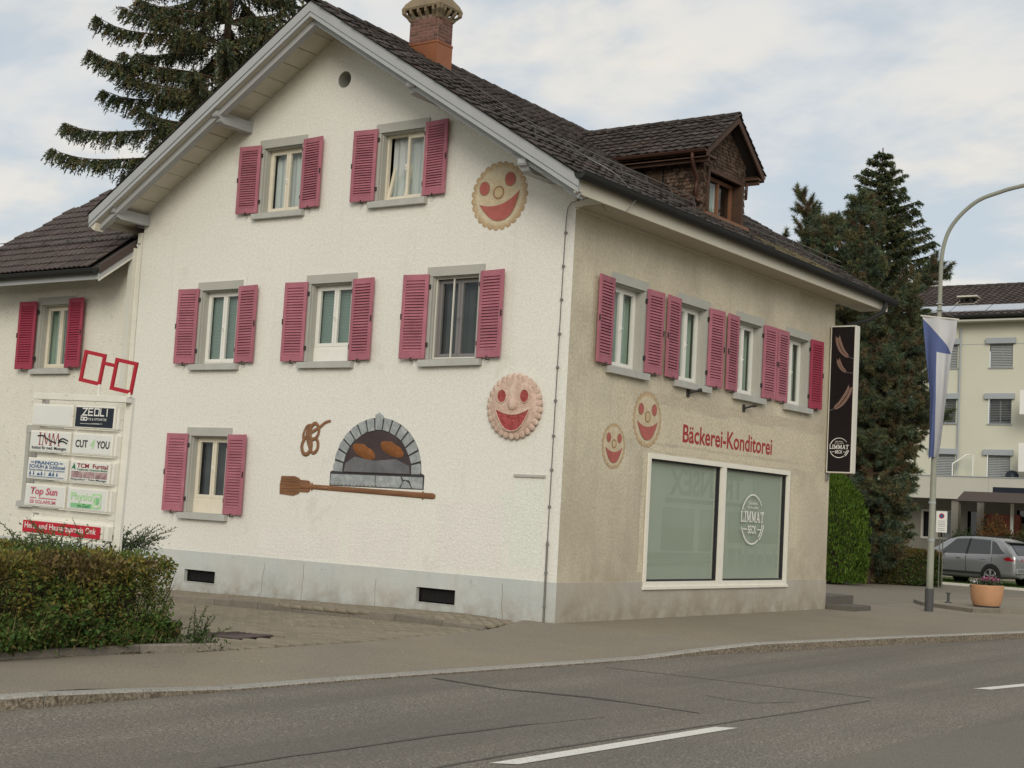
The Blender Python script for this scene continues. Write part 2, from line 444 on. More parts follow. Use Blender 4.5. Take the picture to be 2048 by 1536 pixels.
def copy_tree(o, parent=None):
    c = o.copy()
    COL.objects.link(c)
    c.parent = parent
    for ch in o.children:
        copy_tree(ch, c)
    return c

class MB:
    def __init__(s):
        s.v, s.f, s.m = [], [], []
    def add(s, vs, fs, mi=0):
        n = len(s.v)
        s.v += [tuple(v) for v in vs]
        s.f += [tuple(i + n for i in f) for f in fs]
        s.m += [mi] * len(fs)
        return s
    def box(s, x0, x1, y0, y1, z0, z1, mi=0, mat=None):
        vs = [Vector(p) for p in ((x0, y0, z0), (x1, y0, z0), (x1, y1, z0), (x0, y1, z0), (x0, y0, z1), (x1, y0, z1), (x1, y1, z1), (x0, y1, z1))]
        if mat is not None:
            vs = [mat @ v for v in vs]
        return s.add(vs, [(0, 3, 2, 1), (4, 5, 6, 7), (0, 1, 5, 4), (1, 2, 6, 5), (2, 3, 7, 6), (3, 0, 4, 7)], mi)
    def bbox(s, x0, x1, y0, y1, z0, z1, b=0.006, mi=0):      # box with chamfered edges
        bm = bmesh.new()
        bmesh.ops.create_cube(bm, size=1)
        for v in bm.verts:
            v.co = Vector(((x0 + x1) / 2 + v.co.x * (x1 - x0), (y0 + y1) / 2 + v.co.y * (y1 - y0), (z0 + z1) / 2 + v.co.z * (z1 - z0)))
        bmesh.ops.bevel(bm, geom=list(bm.edges), offset=b, segments=1, affect="EDGES")
        bm.verts.index_update()
        s.add([v.co for v in bm.verts], [[v.index for v in f.verts] for f in bm.faces], mi)
        bm.free()
        return s
    def prism(s, pts, axis, a, b, mi=0):     # outline pts (2-D) extruded along an axis from a to b
        def P(p, t):
            return {"x": (t, p[0], p[1]), "y": (p[0], t, p[1]), "z": (p[0], p[1], t)}[axis]
        n = len(pts)
        vs = [P(p, a) for p in pts] + [P(p, b) for p in pts]
        fs = [tuple(range(n)), tuple(range(2 * n - 1, n - 1, -1))] + [(i, i + n, (i + 1) % n + n, (i + 1) % n) for i in range(n)]
        return s.add(vs, fs, mi)
    def quad(s, a, b, c, d, mi=0):
        return s.add([a, b, c, d], [(0, 1, 2, 3)], mi)
    def tube(s, pts, r, n=8, mi=0, cap=True, flat=None):
        pts = [Vector(p) for p in pts]
        rs = r if isinstance(r, (list, tuple)) else [r] * len(pts)
        base = len(s.v)
        up = Vector((0, 0, 1))
        prev = None
        vs = []
        for i, p in enumerate(pts):
            d = (pts[min(i + 1, len(pts) - 1)] - pts[max(i - 1, 0)]).normalized()
            if prev is None:
                a = d.cross(up)
                if a.length < 0.05:
                    a = d.cross(Vector((1, 0, 0)))
                a.normalize()
            else:
                a = prev - d * prev.dot(d)
                a.normalize()
            prev = a
            b = d.cross(a)
            for k in range(n):
                t = 2 * math.pi * k / n
                q = a * math.cos(t) * rs[i] + b * math.sin(t) * rs[i]
                if flat:
                    q = q - flat[0] * q.dot(flat[0]) * (1 - flat[1])
                vs.append(p + q)
        fs = []
        for i in range(len(pts) - 1):
            for k in range(n):
                k2 = (k + 1) % n
                fs.append((i * n + k, i * n + k2, (i + 1) * n + k2, (i + 1) * n + k))
        if cap:
            fs.append(tuple(range(n - 1, -1, -1)))
            fs.append(tuple((len(pts) - 1) * n + k for k in range(n)))
        return s.add(vs, fs, mi)
    def lathe(s, prof, n=24, c=(0, 0, 0), mi=0, cap=True):
        vs = []
        for (r, z) in prof:
            for k in range(n):
                t = 2 * math.pi * k / n
                vs.append((c[0] + r * math.cos(t), c[1] + r * math.sin(t), c[2] + z))
        fs = []
        for i in range(len(prof) - 1):
            for k in range(n):
                k2 = (k + 1) % n
                fs.append((i * n + k, i * n + k2, (i + 1) * n + k2, (i + 1) * n + k))
        if cap:
            fs.append(tuple(range(n - 1, -1, -1)))
            fs.append(tuple((len(prof) - 1) * n + k for k in range(n)))
        return s.add(vs, fs, mi)
    def mesh(s, name, mats, smooth=False):
        me = bpy.data.meshes.new(name)
        me.from_pydata(s.v, [], s.f)
        for m in (mats if isinstance(mats, (list, tuple)) else [mats]):
            me.materials.append(m)
        if any(s.m):
            me.polygons.foreach_set("material_index", s.m)
        if smooth:
            me.polygons.foreach_set("use_smooth", [True] * len(me.polygons))
        me.update()
        return me
    def build(s, name, mats, parent=None, loc=(0, 0, 0), rot=(0, 0, 0), smooth=False):
        return inst(name, s.mesh(name, mats, smooth), parent, loc, rot)

def fixnormals(o):
    bm = bmesh.new()
    bm.from_mesh(o.data)
    bmesh.ops.recalc_face_normals(bm, faces=bm.faces)
    bm.to_mesh(o.data)
    bm.free()
    return o

def nmesh(name, V, F, mat, parent=None, col=None, smooth=False, loc=(0, 0, 0)):
    V = np.asarray(V, np.float32).reshape(-1, 3)
    F = np.asarray(F, np.int32)
    k = F.shape[1]
    me = bpy.data.meshes.new(name)
    me.vertices.add(len(V))
    me.vertices.foreach_set("co", V.ravel())
    me.loops.add(F.size)
    me.loops.foreach_set("vertex_index", F.ravel())
    me.polygons.add(len(F))
    me.polygons.foreach_set("loop_start", np.arange(0, F.size, k, dtype=np.int32))
    if smooth:
        me.polygons.foreach_set("use_smooth", np.ones(len(F), bool))
    if col is not None:
        a = me.color_attributes.new("Col", "FLOAT_COLOR", "POINT")
        c = np.ones((len(V), 4), np.float32)
        c[:, :3] = col
        a.data.foreach_set("color", c.ravel())
    me.materials.append(mat)
    me.update(calc_edges=True)
    me.validate()
    return inst(name, me, parent, loc)

_txt = {}
def text_mesh(body, w=None, h=None, bold=0.0, shear=0.0, ext=0.0015, space=1.0):
    c = bpy.data.curves.new("text", "FONT")
    c.body = body
    c.size = 1.0
    c.offset = bold
    c.shear = shear
    c.space_character = space
    c.resolution_u = 3
    o = bpy.data.objects.new("text", c)
    COL.objects.link(o)
    dg = bpy.context.evaluated_depsgraph_get()
    me = bpy.data.meshes.new_from_object(o.evaluated_get(dg))
    bpy.data.objects.remove(o)
    bpy.data.curves.remove(c)
    n = len(me.vertices)
    co = np.zeros(n * 3, np.float32)
    me.vertices.foreach_get("co", co)
    co = co.reshape(-1, 3)
    lo, hi = co.min(0), co.max(0)
    sx = w / (hi[0] - lo[0]) if w else None
    sy = h / (hi[1] - lo[1]) if h else None
    sx = sx or sy
    sy = sy or sx
    co[:, 0] = (co[:, 0] - lo[0]) * sx
    co[:, 1] = (co[:, 1] - lo[1]) * sy
    co[:, 2] = ext
    me.vertices.foreach_set("co", co.ravel())
    me.update()
    return me

def text(name, body, mat, parent, loc, rot, w=None, h=None, **k):
    me = text_mesh(body, w, h, **k)
    me.materials.clear()
    me.materials.append(mat)
    return inst(name, me, parent, loc, rot)

GROT = (R(90), 0, 0)             # text on a wall facing -Y
SROT = (R(90), 0, R(90))         # text on a wall facing +X

def clip(poly, fn):              # Sutherland-Hodgman against fn(p) >= 0
    outp = []
    for i in range(len(poly)):
        a, b = poly[i], poly[(i + 1) % len(poly)]
        fa, fb = fn(a), fn(b)
        if fa >= 0:
            outp.append(a)
        if (fa >= 0) != (fb >= 0):
            t = fa / (fa - fb)
            outp.append((a[0] + (b[0] - a[0]) * t, a[1] + (b[1] - a[1]) * t))
    return outp
# ================================================================== GROUND
def gz_pave(x, y):
    return 0.0
KX = [(-40, 2.30), (-16, 2.40), (-11, 2.46), (-8, 2.52), (-6.7, 2.60), (-4.9, 2.75), (-2.7, 2.92), (-0.7, 3.02), (0.5, 3.20), (4.4, 3.75),
      (8.6, 4.45), (13, 5.4), (18, 6.7), (26, 9.2), (36, 13), (60, 24)]
def kx(y):
    return float(np.interp(y, [a for a, b in KX], [b for a, b in KX]))
ROADZ = -0.15
def ktop(y):      # kerb top height, dropped in front of the driveway
    return float(np.interp(y, [-60, -10.6, -9.2, -2.0, 0.4, 60], [-0.045, -0.045, -0.118, -0.118, -0.03, -0.03]))
def zdrive(x):
    return -0.08 + 0.02 * min(x, 0.0)
def xin(y):
    return float(np.interp(y, [-9, -7.5, -5, -1.8, -0.02, 0.0], [0.14, 0.42, 0.41, -0.05, -0.55, -0.0]))

g = nmesh("ground", [(-400, -400, -0.45), (400, -400, -0.45), (400, 600, -0.45), (-400, 600, -0.45)], [(0, 1, 2, 3)], m_ground)
tag(g, kind="structure")
ys = np.concatenate([np.arange(-40, -12, 2.0), np.arange(-12, 14, 0.4), np.arange(14, 62, 3.0)])
V, F = [], []
for i, y in enumerate(ys):
    V += [(kx(y) + 0.01, y, ROADZ), (kx(y) + 7.6, y, ROADZ)]
    if i:
        n = 2 * i
        F.append((n - 2, n - 1, n + 1, n))
road = nmesh("road", V, F, m_asphalt)
tag(road, kind="structure")
V = [(v[0] + (0.0 if i % 2 else 7.6), v[1], -0.05) if i % 2 == 0 else (v[0] + 4.0, v[1], -0.05) for i, v in enumerate(V)]
fp = nmesh("far_pavement", V, F, m_pave)
tag(fp, kind="structure")
# pavement between the house / driveway and the kerb
V, F = [], []
py = np.concatenate([np.arange(-40, -12, 2.0), np.arange(-12, 0, 0.25), [-0.02], np.arange(0.0, 14.01, 0.25), np.arange(15, 40, 3.0)])
NX = 8
for i, y in enumerate(py):
    x0 = xin(y) if y < 0 else (0.0 if y <= 10.2 else -0.3)
    x1 = kx(y) - 0.15
    zi = -0.02 if y >= 0 else float(np.interp(y, [-9, -1.2, 0], [-0.075, -0.075, -0.02]))
    for k in range(NX + 1):
        t = k / NX
        zz = zi + (ktop(y) - 0.004 - zi) * t ** 1.5
        V.append((x0 + (x1 - x0) * t, y, zz))
    if i:
        for k in range(NX):
            a = (i - 1) * (NX + 1) + k
            F.append((a, a + 1, a + NX + 2, a + NX + 1))
pave = nmesh("pavement", V, F, m_pave, smooth=True)
tag(pave, kind="structure")
# kerb stones, each its own piece
y = -20.0
while y < 24:
    L = 1.0 if y < -9.7 or y > 0.3 else 1.35
    y2 = y + L
    x1, x2 = kx(y), kx(y2)
    z1, z2 = ktop(y), ktop(y2)
    gp = 0.006
    b = MB()
    vs = []
    for (yy, xx, zz) in ((y + gp, x1, z1), (y2 - gp, x2, z2)):
        vs += [(xx - 0.145, yy, -0.40), (xx, yy, -0.40), (xx, yy, zz - 0.018), (xx - 0.018, yy, zz), (xx - 0.145, yy, zz)]
    b.add(vs, [(4, 3, 2, 1, 0), (5, 6, 7, 8, 9), (0, 1, 6, 5), (1, 2, 7, 6), (2, 3, 8, 7), (3, 4, 9, 8), (4, 0, 5, 9)])
    b.m = [0, 0, 0, 1, 0, 0, 0]
    b.build("kerb_stone", [m_granite, m_granite2], pave)
    y = y2
# gutter strip of smoother asphalt beside the kerb
def ribbon(name, pts, w, z, mat, parent):
    V, F = [], []
    n = len(pts)
    for i, p in enumerate(pts):
        a = Vector(pts[max(i - 1, 0)]); c = Vector(pts[min(i + 1, n - 1)])
        d = (c - a).normalized()
        nrm = Vector((-d.y, d.x))
        ww = (w[i] if isinstance(w, (list, tuple)) else w) / 2
        V += [(p[0] + nrm.x * ww, p[1] + nrm.y * ww, z), (p[0] - nrm.x * ww, p[1] - nrm.y * ww, z)]
        if i:
            k = 2 * i
            F.append((k - 2, k - 1, k + 1, k))
    return nmesh(name, V, F, mat, parent)
def wiggle(pts, amp, n=8, seed=1):
    r = random.Random(seed)
    o = []
    for a, b in zip(pts[:-1], pts[1:]):
        for k in range(n):
            t = k / n
            o.append((a[0] + (b[0] - a[0]) * t + r.uniform(-amp, amp), a[1] + (b[1] - a[1]) * t + r.uniform(-amp, amp)))
    o.append(pts[-1])
    return o
# repairs in the road
ribbon("crack_seal", wiggle([(2.83, -6.45), (3.73, -6.54), (4.61, -6.26), (5.83, -6.3)], 0.012, 6, 3), [0.07] * 8 + [0.09] * 6 + [0.03] * 5, ROADZ + 0.004, m_seal, road)
ribbon("crack_seal", wiggle([(6.44, -3.69), (6.31, -6.2), (6.22, -7.5), (6.08, -9.79), (6.11, -11.2)], 0.014, 6, 4), 0.035, ROADZ + 0.004, m_seal2, road)
ribbon("crack_seal", wiggle([(5.21, -12.2), (5.22, -9.88), (5.27, -8.68), (5.45, -7.33)], 0.014, 6, 5), [0.03] * 6 + [0.05] * 8 + [0.012] * 5, ROADZ + 0.0045, m_seal2, road)
ribbon("crack_seal", wiggle([(3.17, -3.66), (4.97, -3.51), (6.38, -3.41)], 0.012, 7, 6), 0.025, ROADZ + 0.0042, m_seal2, road)
ribbon("crack_seal", wiggle([(5.2, -5.0), (5.8, -5.1), (6.0, -4.6)], 0.02, 7, 8), 0.018, ROADZ + 0.0042, m_seal2, road)
for i, (a, c) in enumerate([((6.44, -3.69), (6.11, -11.2))]):
    pass
nmesh("asphalt_repair", [(7.62, -16, ROADZ + 0.003), (10.2, -16, ROADZ + 0.003), (11.4, 4, ROADZ + 0.003), (8.55, 2, ROADZ + 0.003), (7.78, -6, ROADZ + 0.003)], [(0, 1, 2, 3, 4)], m_asphalt2, road)
for (x0, y0, x1, y1) in ((6.30, -10.05, 6.43, -6.93), (6.81, -1.20, 7.30, 1.85), (8.0, 5.1, 8.7, 8.1), (6.0, -16.0, 6.13, -13.0)):
    d = Vector((x1 - x0, y1 - y0)).normalized()
    nn = Vector((d.y, -d.x)) * 0.075
    sk = d * 0.07
    nmesh("lane_marking", [(x0 - nn.x - sk.x, y0 - nn.y - sk.y, ROADZ + 0.005), (x0 + nn.x + sk.x, y0 + nn.y + sk.y, ROADZ + 0.005), (x1 + nn.x + sk.x, y1 + nn.y + sk.y, ROADZ + 0.005),
                           (x1 - nn.x - sk.x, y1 - nn.y - sk.y, ROADZ + 0.005)], [(0, 1, 2, 3)], m_line, road)
# driveway of block pavers
drv = nmesh("driveway", [(-16, -9.5, zdrive(-16) - 0.03), (0.0, -9.5, -0.125), (0.45, -7.5, -0.125), (0.40, -5, -0.125), (-0.1, -1.8, -0.125), (-0.5, -0.01, -0.12), (-16, -0.01, zdrive(-16) - 0.03)],
            [(0, 1, 2, 3, 4, 5, 6)], m_joint)
tag(drv, kind="structure")
pm = MB().bbox(-0.109, 0.109, -0.0495, 0.0495, -0.06, 0.0, 0.008).mesh("paver", m_paver)
allp = []
row = 0
yy = -7.45
while yy < -0.15:
    xx = -13.5 + (0.12 if row % 2 else 0)
    while xx < 0.5:
        if xx + 0.1 < xin(yy) - 0.02 and not (-1.45 < xx < -0.62 and -5.93 < yy < -5.08):
            z = zdrive(xx)
            strip = yy > -1.36 - 0.06 * max(0, xx + 1.0) and xx < -0.2
            if strip:
                z = 0.035 + 0.021 * min(xx, 0) - 0.075 * max(0, min(1, (xx + 1.5) / 1.3))
            allp.append((xx, yy, z + rnd.uniform(-0.003, 0.003), rnd.uniform(-0.02, 0.02)))
        xx += 0.24
    yy += 0.12
    row += 1
camv = Vector((12.3, -18.56, 1.6))
def vis_paver(p):
    return (Vector(p[:3]) - camv).length + (6 if p[0] < -5.2 or (p[0] < -1.0 and p[1] < -6.2) else 0)
allp.sort(key=vis_paver)
for p in allp[:300]:
    inst("paver", pm, drv, p[:3], (rnd.uniform(-0.008, 0.008), rnd.uniform(-0.008, 0.008), p[3]))
pv = np.array([v.co[:] for v in pm.vertices])
pf = [tuple(f.vertices) for f in pm.polygons]
def merge_inst(name, mesh, mats, tfs, parent, mat):
    v0 = np.array([v.co[:] for v in mesh.vertices], np.float32)
    tri = []
    for f in mesh.polygons:
        vv = list(f.vertices)
        for k in range(1, len(vv) - 1):
            tri.append((vv[0], vv[k], vv[k + 1]))
    tri = np.array(tri, np.int32)
    n = len(v0)
    Vs, Fs = [], []
    for i, T in enumerate(tfs):
        A = np.array(T, np.float32)
        Vs.append(v0 @ A[:3, :3].T + A[:3, 3])
        Fs.append(tri + i * n)
    o = nmesh(name, np.concatenate(Vs), np.concatenate(Fs), mat, parent)
    o["kind"] = "stuff"
    return o
merge_inst("paver_field", pm, None, [Matrix.Translation(p[:3]) @ Matrix.Rotation(p[3], 4, "Z") for p in allp[300:]], drv, m_paver)
# kerb of the raised strip along the gable wall
kp = [(-12.0, -1.38), (-6.83, -1.41), (-4.32, -1.32), (-2.59, -1.30), (-1.47, -1.40), (-0.9, -1.46), (-0.25, -1.50)]
for k in range(13):
    xa, xb = -12.6 + k * 0.97, -12.6 + (k + 1) * 0.97 - 0.012
    if xb > -0.2: xb = -0.2
    ya, yb = [float(np.interp(x, [p[0] for p in kp], [p[1] for p in kp])) for x in (xa, xb)]
    def tz(x):
        return 0.04 + 0.021 * min(x, 0) - 0.10 * max(0, min(1, (x + 1.5) / 1.3))
    b = MB()
    vs = []
    for (x, yv) in ((xa, ya), (xb, yb)):
        t = tz(x)
        vs += [(x, yv - 0.05, -0.4), (x, yv + 0.05, -0.4), (x, yv + 0.05, t), (x, yv - 0.035, t), (x, yv - 0.05, t - 0.015)]
    b.add(vs, [(0, 1, 2, 3, 4), (9, 8, 7, 6, 5), (0, 5, 6, 1), (1, 6, 7, 2), (2, 7, 8, 3), (3, 8, 9, 4), (4, 9, 5, 0)])
    b.build("edging_stone", m_kerb, drv)
mh = MB()
mh.add([(-1.43, -5.87, zdrive(-1.4) + 0.004), (-0.63, -5.91, zdrive(-0.6) + 0.004), (-0.82, -5.13, zdrive(-0.8) + 0.004), (-1.40, -5.22, zdrive(-1.4) + 0.004)], [(0, 1, 2, 3)])
mh.tube([(-1.43, -5.87, zdrive(-1.4)), (-0.63, -5.91, zdrive(-0.6)), (-0.82, -5.13, zdrive(-0.8)), (-1.40, -5.22, zdrive(-1.4)), (-1.43, -5.87, zdrive(-1.4))], 0.012, 4)
for q in range(6):
    t = (q + 0.5) / 6
    mh.tube([(-1.42 + 0.78 * t, -5.87, zdrive(-1) + 0.005), (-1.38 + 0.55 * t, -5.2 + 0.07 * t, zdrive(-1) + 0.005)], 0.005, 4)
o = mh.build("manhole_cover", m_manhole)
tag(o, "dark rusty iron inspection cover set in the block paved driveway", "manhole cover")
# parking lot and lawn behind
lot = nmesh("parking_lot", [(-30, 10.6, -0.03), (-0.3, 10.6, -0.03), (-0.3, 16, -0.028), (4.0, 16, -0.03), (14, 40, -0.03), (0.5, 30.6, -0.03), (-2.5, 30.9, -0.03), (-6.2, 31.4, -0.03), (-30, 31.4, -0.03)],
            [(0, 1, 2, 3, 4, 5, 6, 7, 8)], m_lot)
tag(lot, kind="structure")
lawn = nmesh("lawn", [(-40, 31.4, -0.02), (-6.2, 31.4, -0.02), (-2.5, 30.9, -0.02), (0.5, 30.6, -0.02), (14, 40, -0.02), (14, 52, -0.02), (-40, 52, -0.02)], [(0, 1, 2, 3, 4, 5, 6)], m_lawn)
tag(lawn, kind="structure")
x = -6.2
while x < 6:
    ya = float(np.interp(x, [-6.2, -2.5, 0.5, 14], [31.4, 30.9, 30.6, 40])); yb = float(np.interp(x + 1, [-6.2, -2.5, 0.5, 14], [31.4, 30.9, 30.6, 40]))
    b = MB()
    b.add([(x, ya - 0.12, -0.3), (x + 0.99, yb - 0.12, -0.3), (x + 0.99, yb + 0.06, -0.3), (x, ya + 0.06, -0.3),
           (x, ya - 0.12, 0.05), (x + 0.99, yb - 0.12, 0.05), (x + 0.99, yb + 0.06, 0.05), (x, ya + 0.06, 0.05)],
          [(0, 3, 2, 1), (4, 5, 6, 7), (0, 1, 5, 4), (1, 2, 6, 5), (2, 3, 7, 6), (3, 0, 4, 7)])
    b.build("edging_stone", m_line, lawn)
    x += 1.0
# traffic island with its kerb
isl = [(-0.33, 16.0), (0.28, 14.9), (1.82, 13.75), (2.6, 15.2), (3.6, 18.5), (3.2, 22.0), (1.0, 21.6), (0.0, 18.6)]
b = MB()
n = len(isl)
ins = [(p[0] + (1.6 - p[0]) * 0.06, p[1] + (17.8 - p[1]) * 0.04) for p in isl]
b.add([(p[0], p[1], 0.054) for p in ins], [tuple(range(n))], 0)
io = b.build("traffic_island", m_pave)
tag(io, kind="structure")
for i in range(n):
    a, c = Vector(isl[i]), Vector(isl[(i + 1) % n])
    ai, ci = Vector(ins[i]), Vector(ins[(i + 1) % n])
    L = (c - a).length
    k = max(1, round(L / 0.9))
    for q in range(k):
        p, r2 = a.lerp(c, q / k), a.lerp(c, (q + 1) / k - 0.01 / L)
        pi, ri = ai.lerp(ci, q / k), ai.lerp(ci, (q + 1) / k - 0.01 / L)
        b = MB()
        b.add([(p.x, p.y, -0.3), (r2.x, r2.y, -0.3), (ri.x, ri.y, -0.3), (pi.x, pi.y, -0.3), (p.x, p.y, 0.06), (r2.x, r2.y, 0.06), (ri.x, ri.y, 0.06), (pi.x, pi.y, 0.06)],
              [(0, 3, 2, 1), (4, 5, 6, 7), (0, 1, 5, 4), (1, 2, 6, 5), (2, 3, 7, 6), (3, 0, 4, 7)])
        b.build("kerb_stone", m_kerb, io)

# ================================================================== BAKERY HOUSE
house = empty("bakery_house", (0, 0, 0))
tag(house, "cream plastered bakery house with raspberry shutters and painted cookie faces", "house")
YF, YB = -0.98, 11.35           # front and rear verge of the main roof
EXR, EZR = 0.66, 6.57           # right eave line
EXL, EZL = -10.45, 6.80         # left eave line
def zridge(y):
    return 10.10 - 0.020 * (y + 1.0)
def zroof(x, y):
    zr = zridge(y)
    if x >= -5:
        return zr + (EZR - zr) * (x + 5) / (EXR + 5)
    return zr + (EZL - zr) * (x + 5) / (EXL + 5)
SOFF = 0.135
def soffit(x, y):
    return zroof(x, y) - SOFF

def wall_sheet(P, us, vs, holes, tops, reveal=None):
    """cells of a wall between grid lines, minus rectangular holes, clipped by the functions in tops"""
    mb = MB()
    us = sorted(set([round(u, 4) for u in us + [h[0] for h in holes] + [h[1] for h in holes]]))
    vs = sorted(set([round(v, 4) for v in vs + [h[2] for h in holes] + [h[3] for h in holes]]))
    for a, b_ in zip(us[:-1], us[1:]):
        for c, d in zip(vs[:-1], vs[1:]):
            mu, mv = (a + b_) / 2, (c + d) / 2
            if any(h[0] < mu < h[1] and h[2] < mv < h[3] for h in holes):
                continue
            poly = [(a, c), (b_, c), (b_, d), (a, d)]
            for fn in tops:
                poly = clip(poly, fn)
                if len(poly) < 3:
                    break
            if len(poly) < 3:
                continue
            mb.add([P(*p) for p in poly], [tuple(range(len(poly)))])
    return mb

WO, JW, LH, SH = 0.475, 0.11, 0.155, 0.125        # half opening, jamb width, lintel and sill height
GW = [(-7.74, 4.02, 1.365, "A"), (-4.98, 4.02, 1.365, "B"), (-2.26, 4.02, 1.365, "C"), (-7.75, 1.285, 1.40, "D"), (-6.37, 6.75, 1.19, "E"), (-3.58, 6.75, 1.18, "F")]
SW = [(1.70, 4.02, 1.345, "S"), (3.88, 4.02, 1.345, "S"), (6.085, 4.02, 1.345, "S"), (8.235, 4.02, 1.345, "S")]
def hole(c, zb, h):
    return (c - WO - JW, c + WO + JW, zb - SH, zb + h + LH)
OC = (-5.0, 8.995, 0.148)
ocb = (OC[0] - 0.25, OC[0] + 0.25, OC[1] - 0.25, OC[1] + 0.25)
PL = 0.58
mb = wall_sheet(lambda u, v: (u, 0.0, v), [-10.0, 0.0, -5.0], [PL, 10.2], [hole(c, zb, h) for c, zb, h, k in GW] + [ocb], [lambda p: soffit(p[0], 0) + 0.03 - p[1]])
# ring of wall round the round vent
N = 32
vs, fs = [], []
for k in range(N):
    t = 2 * math.pi * k / N
    cx, sy_ = math.cos(t), math.sin(t)
    s_ = 0.25 / max(abs(cx), abs(sy_))
    vs += [(OC[0] + cx * OC[2], 0, OC[1] + sy_ * OC[2]), (OC[0] + cx * s_, 0, OC[1] + sy_ * s_)]
for k in range(N):
    a, c = 2 * k, 2 * ((k + 1) % N)
    fs.append((a, a + 1, c + 1, c))
mb.add(vs, fs)
mb.build("wall", m_gable, house)
vt = MB()
vs = []
for k in range(N):
    t = 2 * math.pi * k / N
    vs += [(OC[0] + math.cos(t) * OC[2], 0.001, OC[1] + math.sin(t) * OC[2]), (OC[0] + math.cos(t) * OC[2], 0.30, OC[1] + math.sin(t) * OC[2])]
vt.add(vs, [(2 * k, 2 * k + 1, 2 * ((k + 1) % N) + 1, 2 * ((k + 1) % N)) for k in range(N)])
vt.add([(OC[0] + math.cos(2 * math.pi * k / N) * OC[2], 0.30, OC[1] + math.sin(2 * math.pi * k / N) * OC[2]) for k in range(N)], [tuple(range(N))], 1)
vt.build("round_vent", [m_trim, m_dark], house)
SHOP = (2.555, 8.05, 0.51, 2.70)
mb = wall_sheet(lambda u, v: (0.0, u, v), [0.0, 10.0], [PL, 6.42], [hole(c, zb, h) for c, zb, h, k in SW] + [(SHOP[0], SHOP[1], SHOP[2], SHOP[3])], [])
mb.build("wall", m_side, house)
mb = MB()
mb.quad((-10, 0, -0.5), (-10, 10, -0.5), (-10, 10, 7.0), (-10, 0, 7.0))
mb.add([(-10, 10, -0.5), (0, 10, -0.5), (0, 10, 6.4), (-5, 10, 9.8), (-10, 10, 6.9)], [(0, 1, 2, 3, 4)])
mb.build("wall", m_gable, house)
MB().box(-9.9, -0.6, 1.6, 9.0, 0.0, 6.2).build("room_partition", m_room, house)
# plinth: a band a little proud of the plaster, with two cellar vents
V1, V2 = (-8.15, -7.32, 0.02, 0.255), (-2.70, -1.88, 0.08, 0.335)
mb = wall_sheet(lambda u, v: (u, -0.012, v), [-10.0, 0.012], [-0.5, PL], [V1, V2], [])
mb.add([(-10, -0.012, PL), (0.012, -0.012, PL), (0.012, 0.0, PL + 0.004), (-10, 0, PL + 0.004)], [(0, 1, 2, 3)])
mb.build("plinth", m_plinth, house)
mb = wall_sheet(lambda u, v: (0.012, u, v), [-0.012, 10.0], [-0.5, PL], [(SHOP[0], SHOP[1], SHOP[2], PL)], [])
for a, c in ((-0.012, SHOP[0]), (SHOP[1], 10.0)):
    mb.add([(0.012, a, PL), (0.012, c, PL), (0, c, PL + 0.004), (0, a, PL + 0.004)], [(0, 1, 2, 3)])
mb.build("plinth", m_plinth2, house)
for xq, zt_ in ((-6.15, 0.50), (-5.2, 0.56), (-3.55, 0.42), (-0.95, 0.54)):     # hairline cracks in the plinth
    pts, x_, z_ = [], xq, -0.05
    while z_ < zt_:
        pts.append((x_, z_)); z_ += 0.05; x_ += rnd.uniform(-0.012, 0.012)
    flat_poly_pts = [(p[0] - 0.004, p[1]) for p in pts] + [(p[0] + 0.004, p[1]) for p in pts[::-1]]
    MB().add([(p[0], -0.0135, p[1]) for p in flat_poly_pts], [(i, i + 1, len(flat_poly_pts) - 2 - i, len(flat_poly_pts) - 1 - i) for i in range(len(pts) - 1)]).build("crack", m_kerb, house)
for v in (V1, V2):
    b = MB()
    b.box(v[0], v[0] + 0.014, -0.02, 0.06, v[2], v[3]).box(v[1] - 0.014, v[1], -0.02, 0.06, v[2], v[3])
    b.box(v[0] + 0.014, v[1] - 0.014, -0.02, 0.06, v[2], v[2] + 0.012).box(v[0] + 0.014, v[1] - 0.014, -0.02, 0.06, v[3] - 0.008, v[3])
    o = b.build("cellar_vent", m_plinth, house)
    b = MB()
    b.box(v[0] + 0.03, v[1] - 0.03, 0.10, 0.12, v[2] + 0.03, v[3] - 0.02)
    for q in range(18):
        xx = v[0] + 0.04 + q * (v[1] - v[0] - 0.08) / 17
        b.box(xx, xx + 0.008, 0.045, 0.055, v[2] + 0.03, v[3] - 0.02)
    b.build("grille", m_dark, o)

# ---- windows
def wave_sheet(x0, x1, z0, z1, y, amp, n, seed, skew=0.0):
    r = random.Random(seed)
    mb = MB()
    vs = []
    ph = r.random() * 6
    for i in range(n + 1):
        t = i / n
        xx = x0 + (x1 - x0) * t
        yy = y + amp * math.sin(t * n * 0.9 + ph) * r.uniform(0.6, 1.2)
        vs += [(xx + skew * t, yy, z0), (xx, yy * 1.0, z1)]
    mb.add(vs, [(2 * i, 2 * i + 2, 2 * i + 3, 2 * i + 1) for i in range(n)])
    return mb

def sash(mb, x0, x1, z0, z1, y0, y1, w=0.045):
    mb.box(x0, x0 + w, y0, y1, z0, z1).box(x1 - w, x1, y0, y1, z0, z1)
    mb.box(x0 + w, x1 - w, y0 + 0.002, y1 - 0.002, z0, z0 + w * 1.15).box(x0 + w, x1 - w, y0 + 0.002, y1 - 0.002, z1 - w, z1)

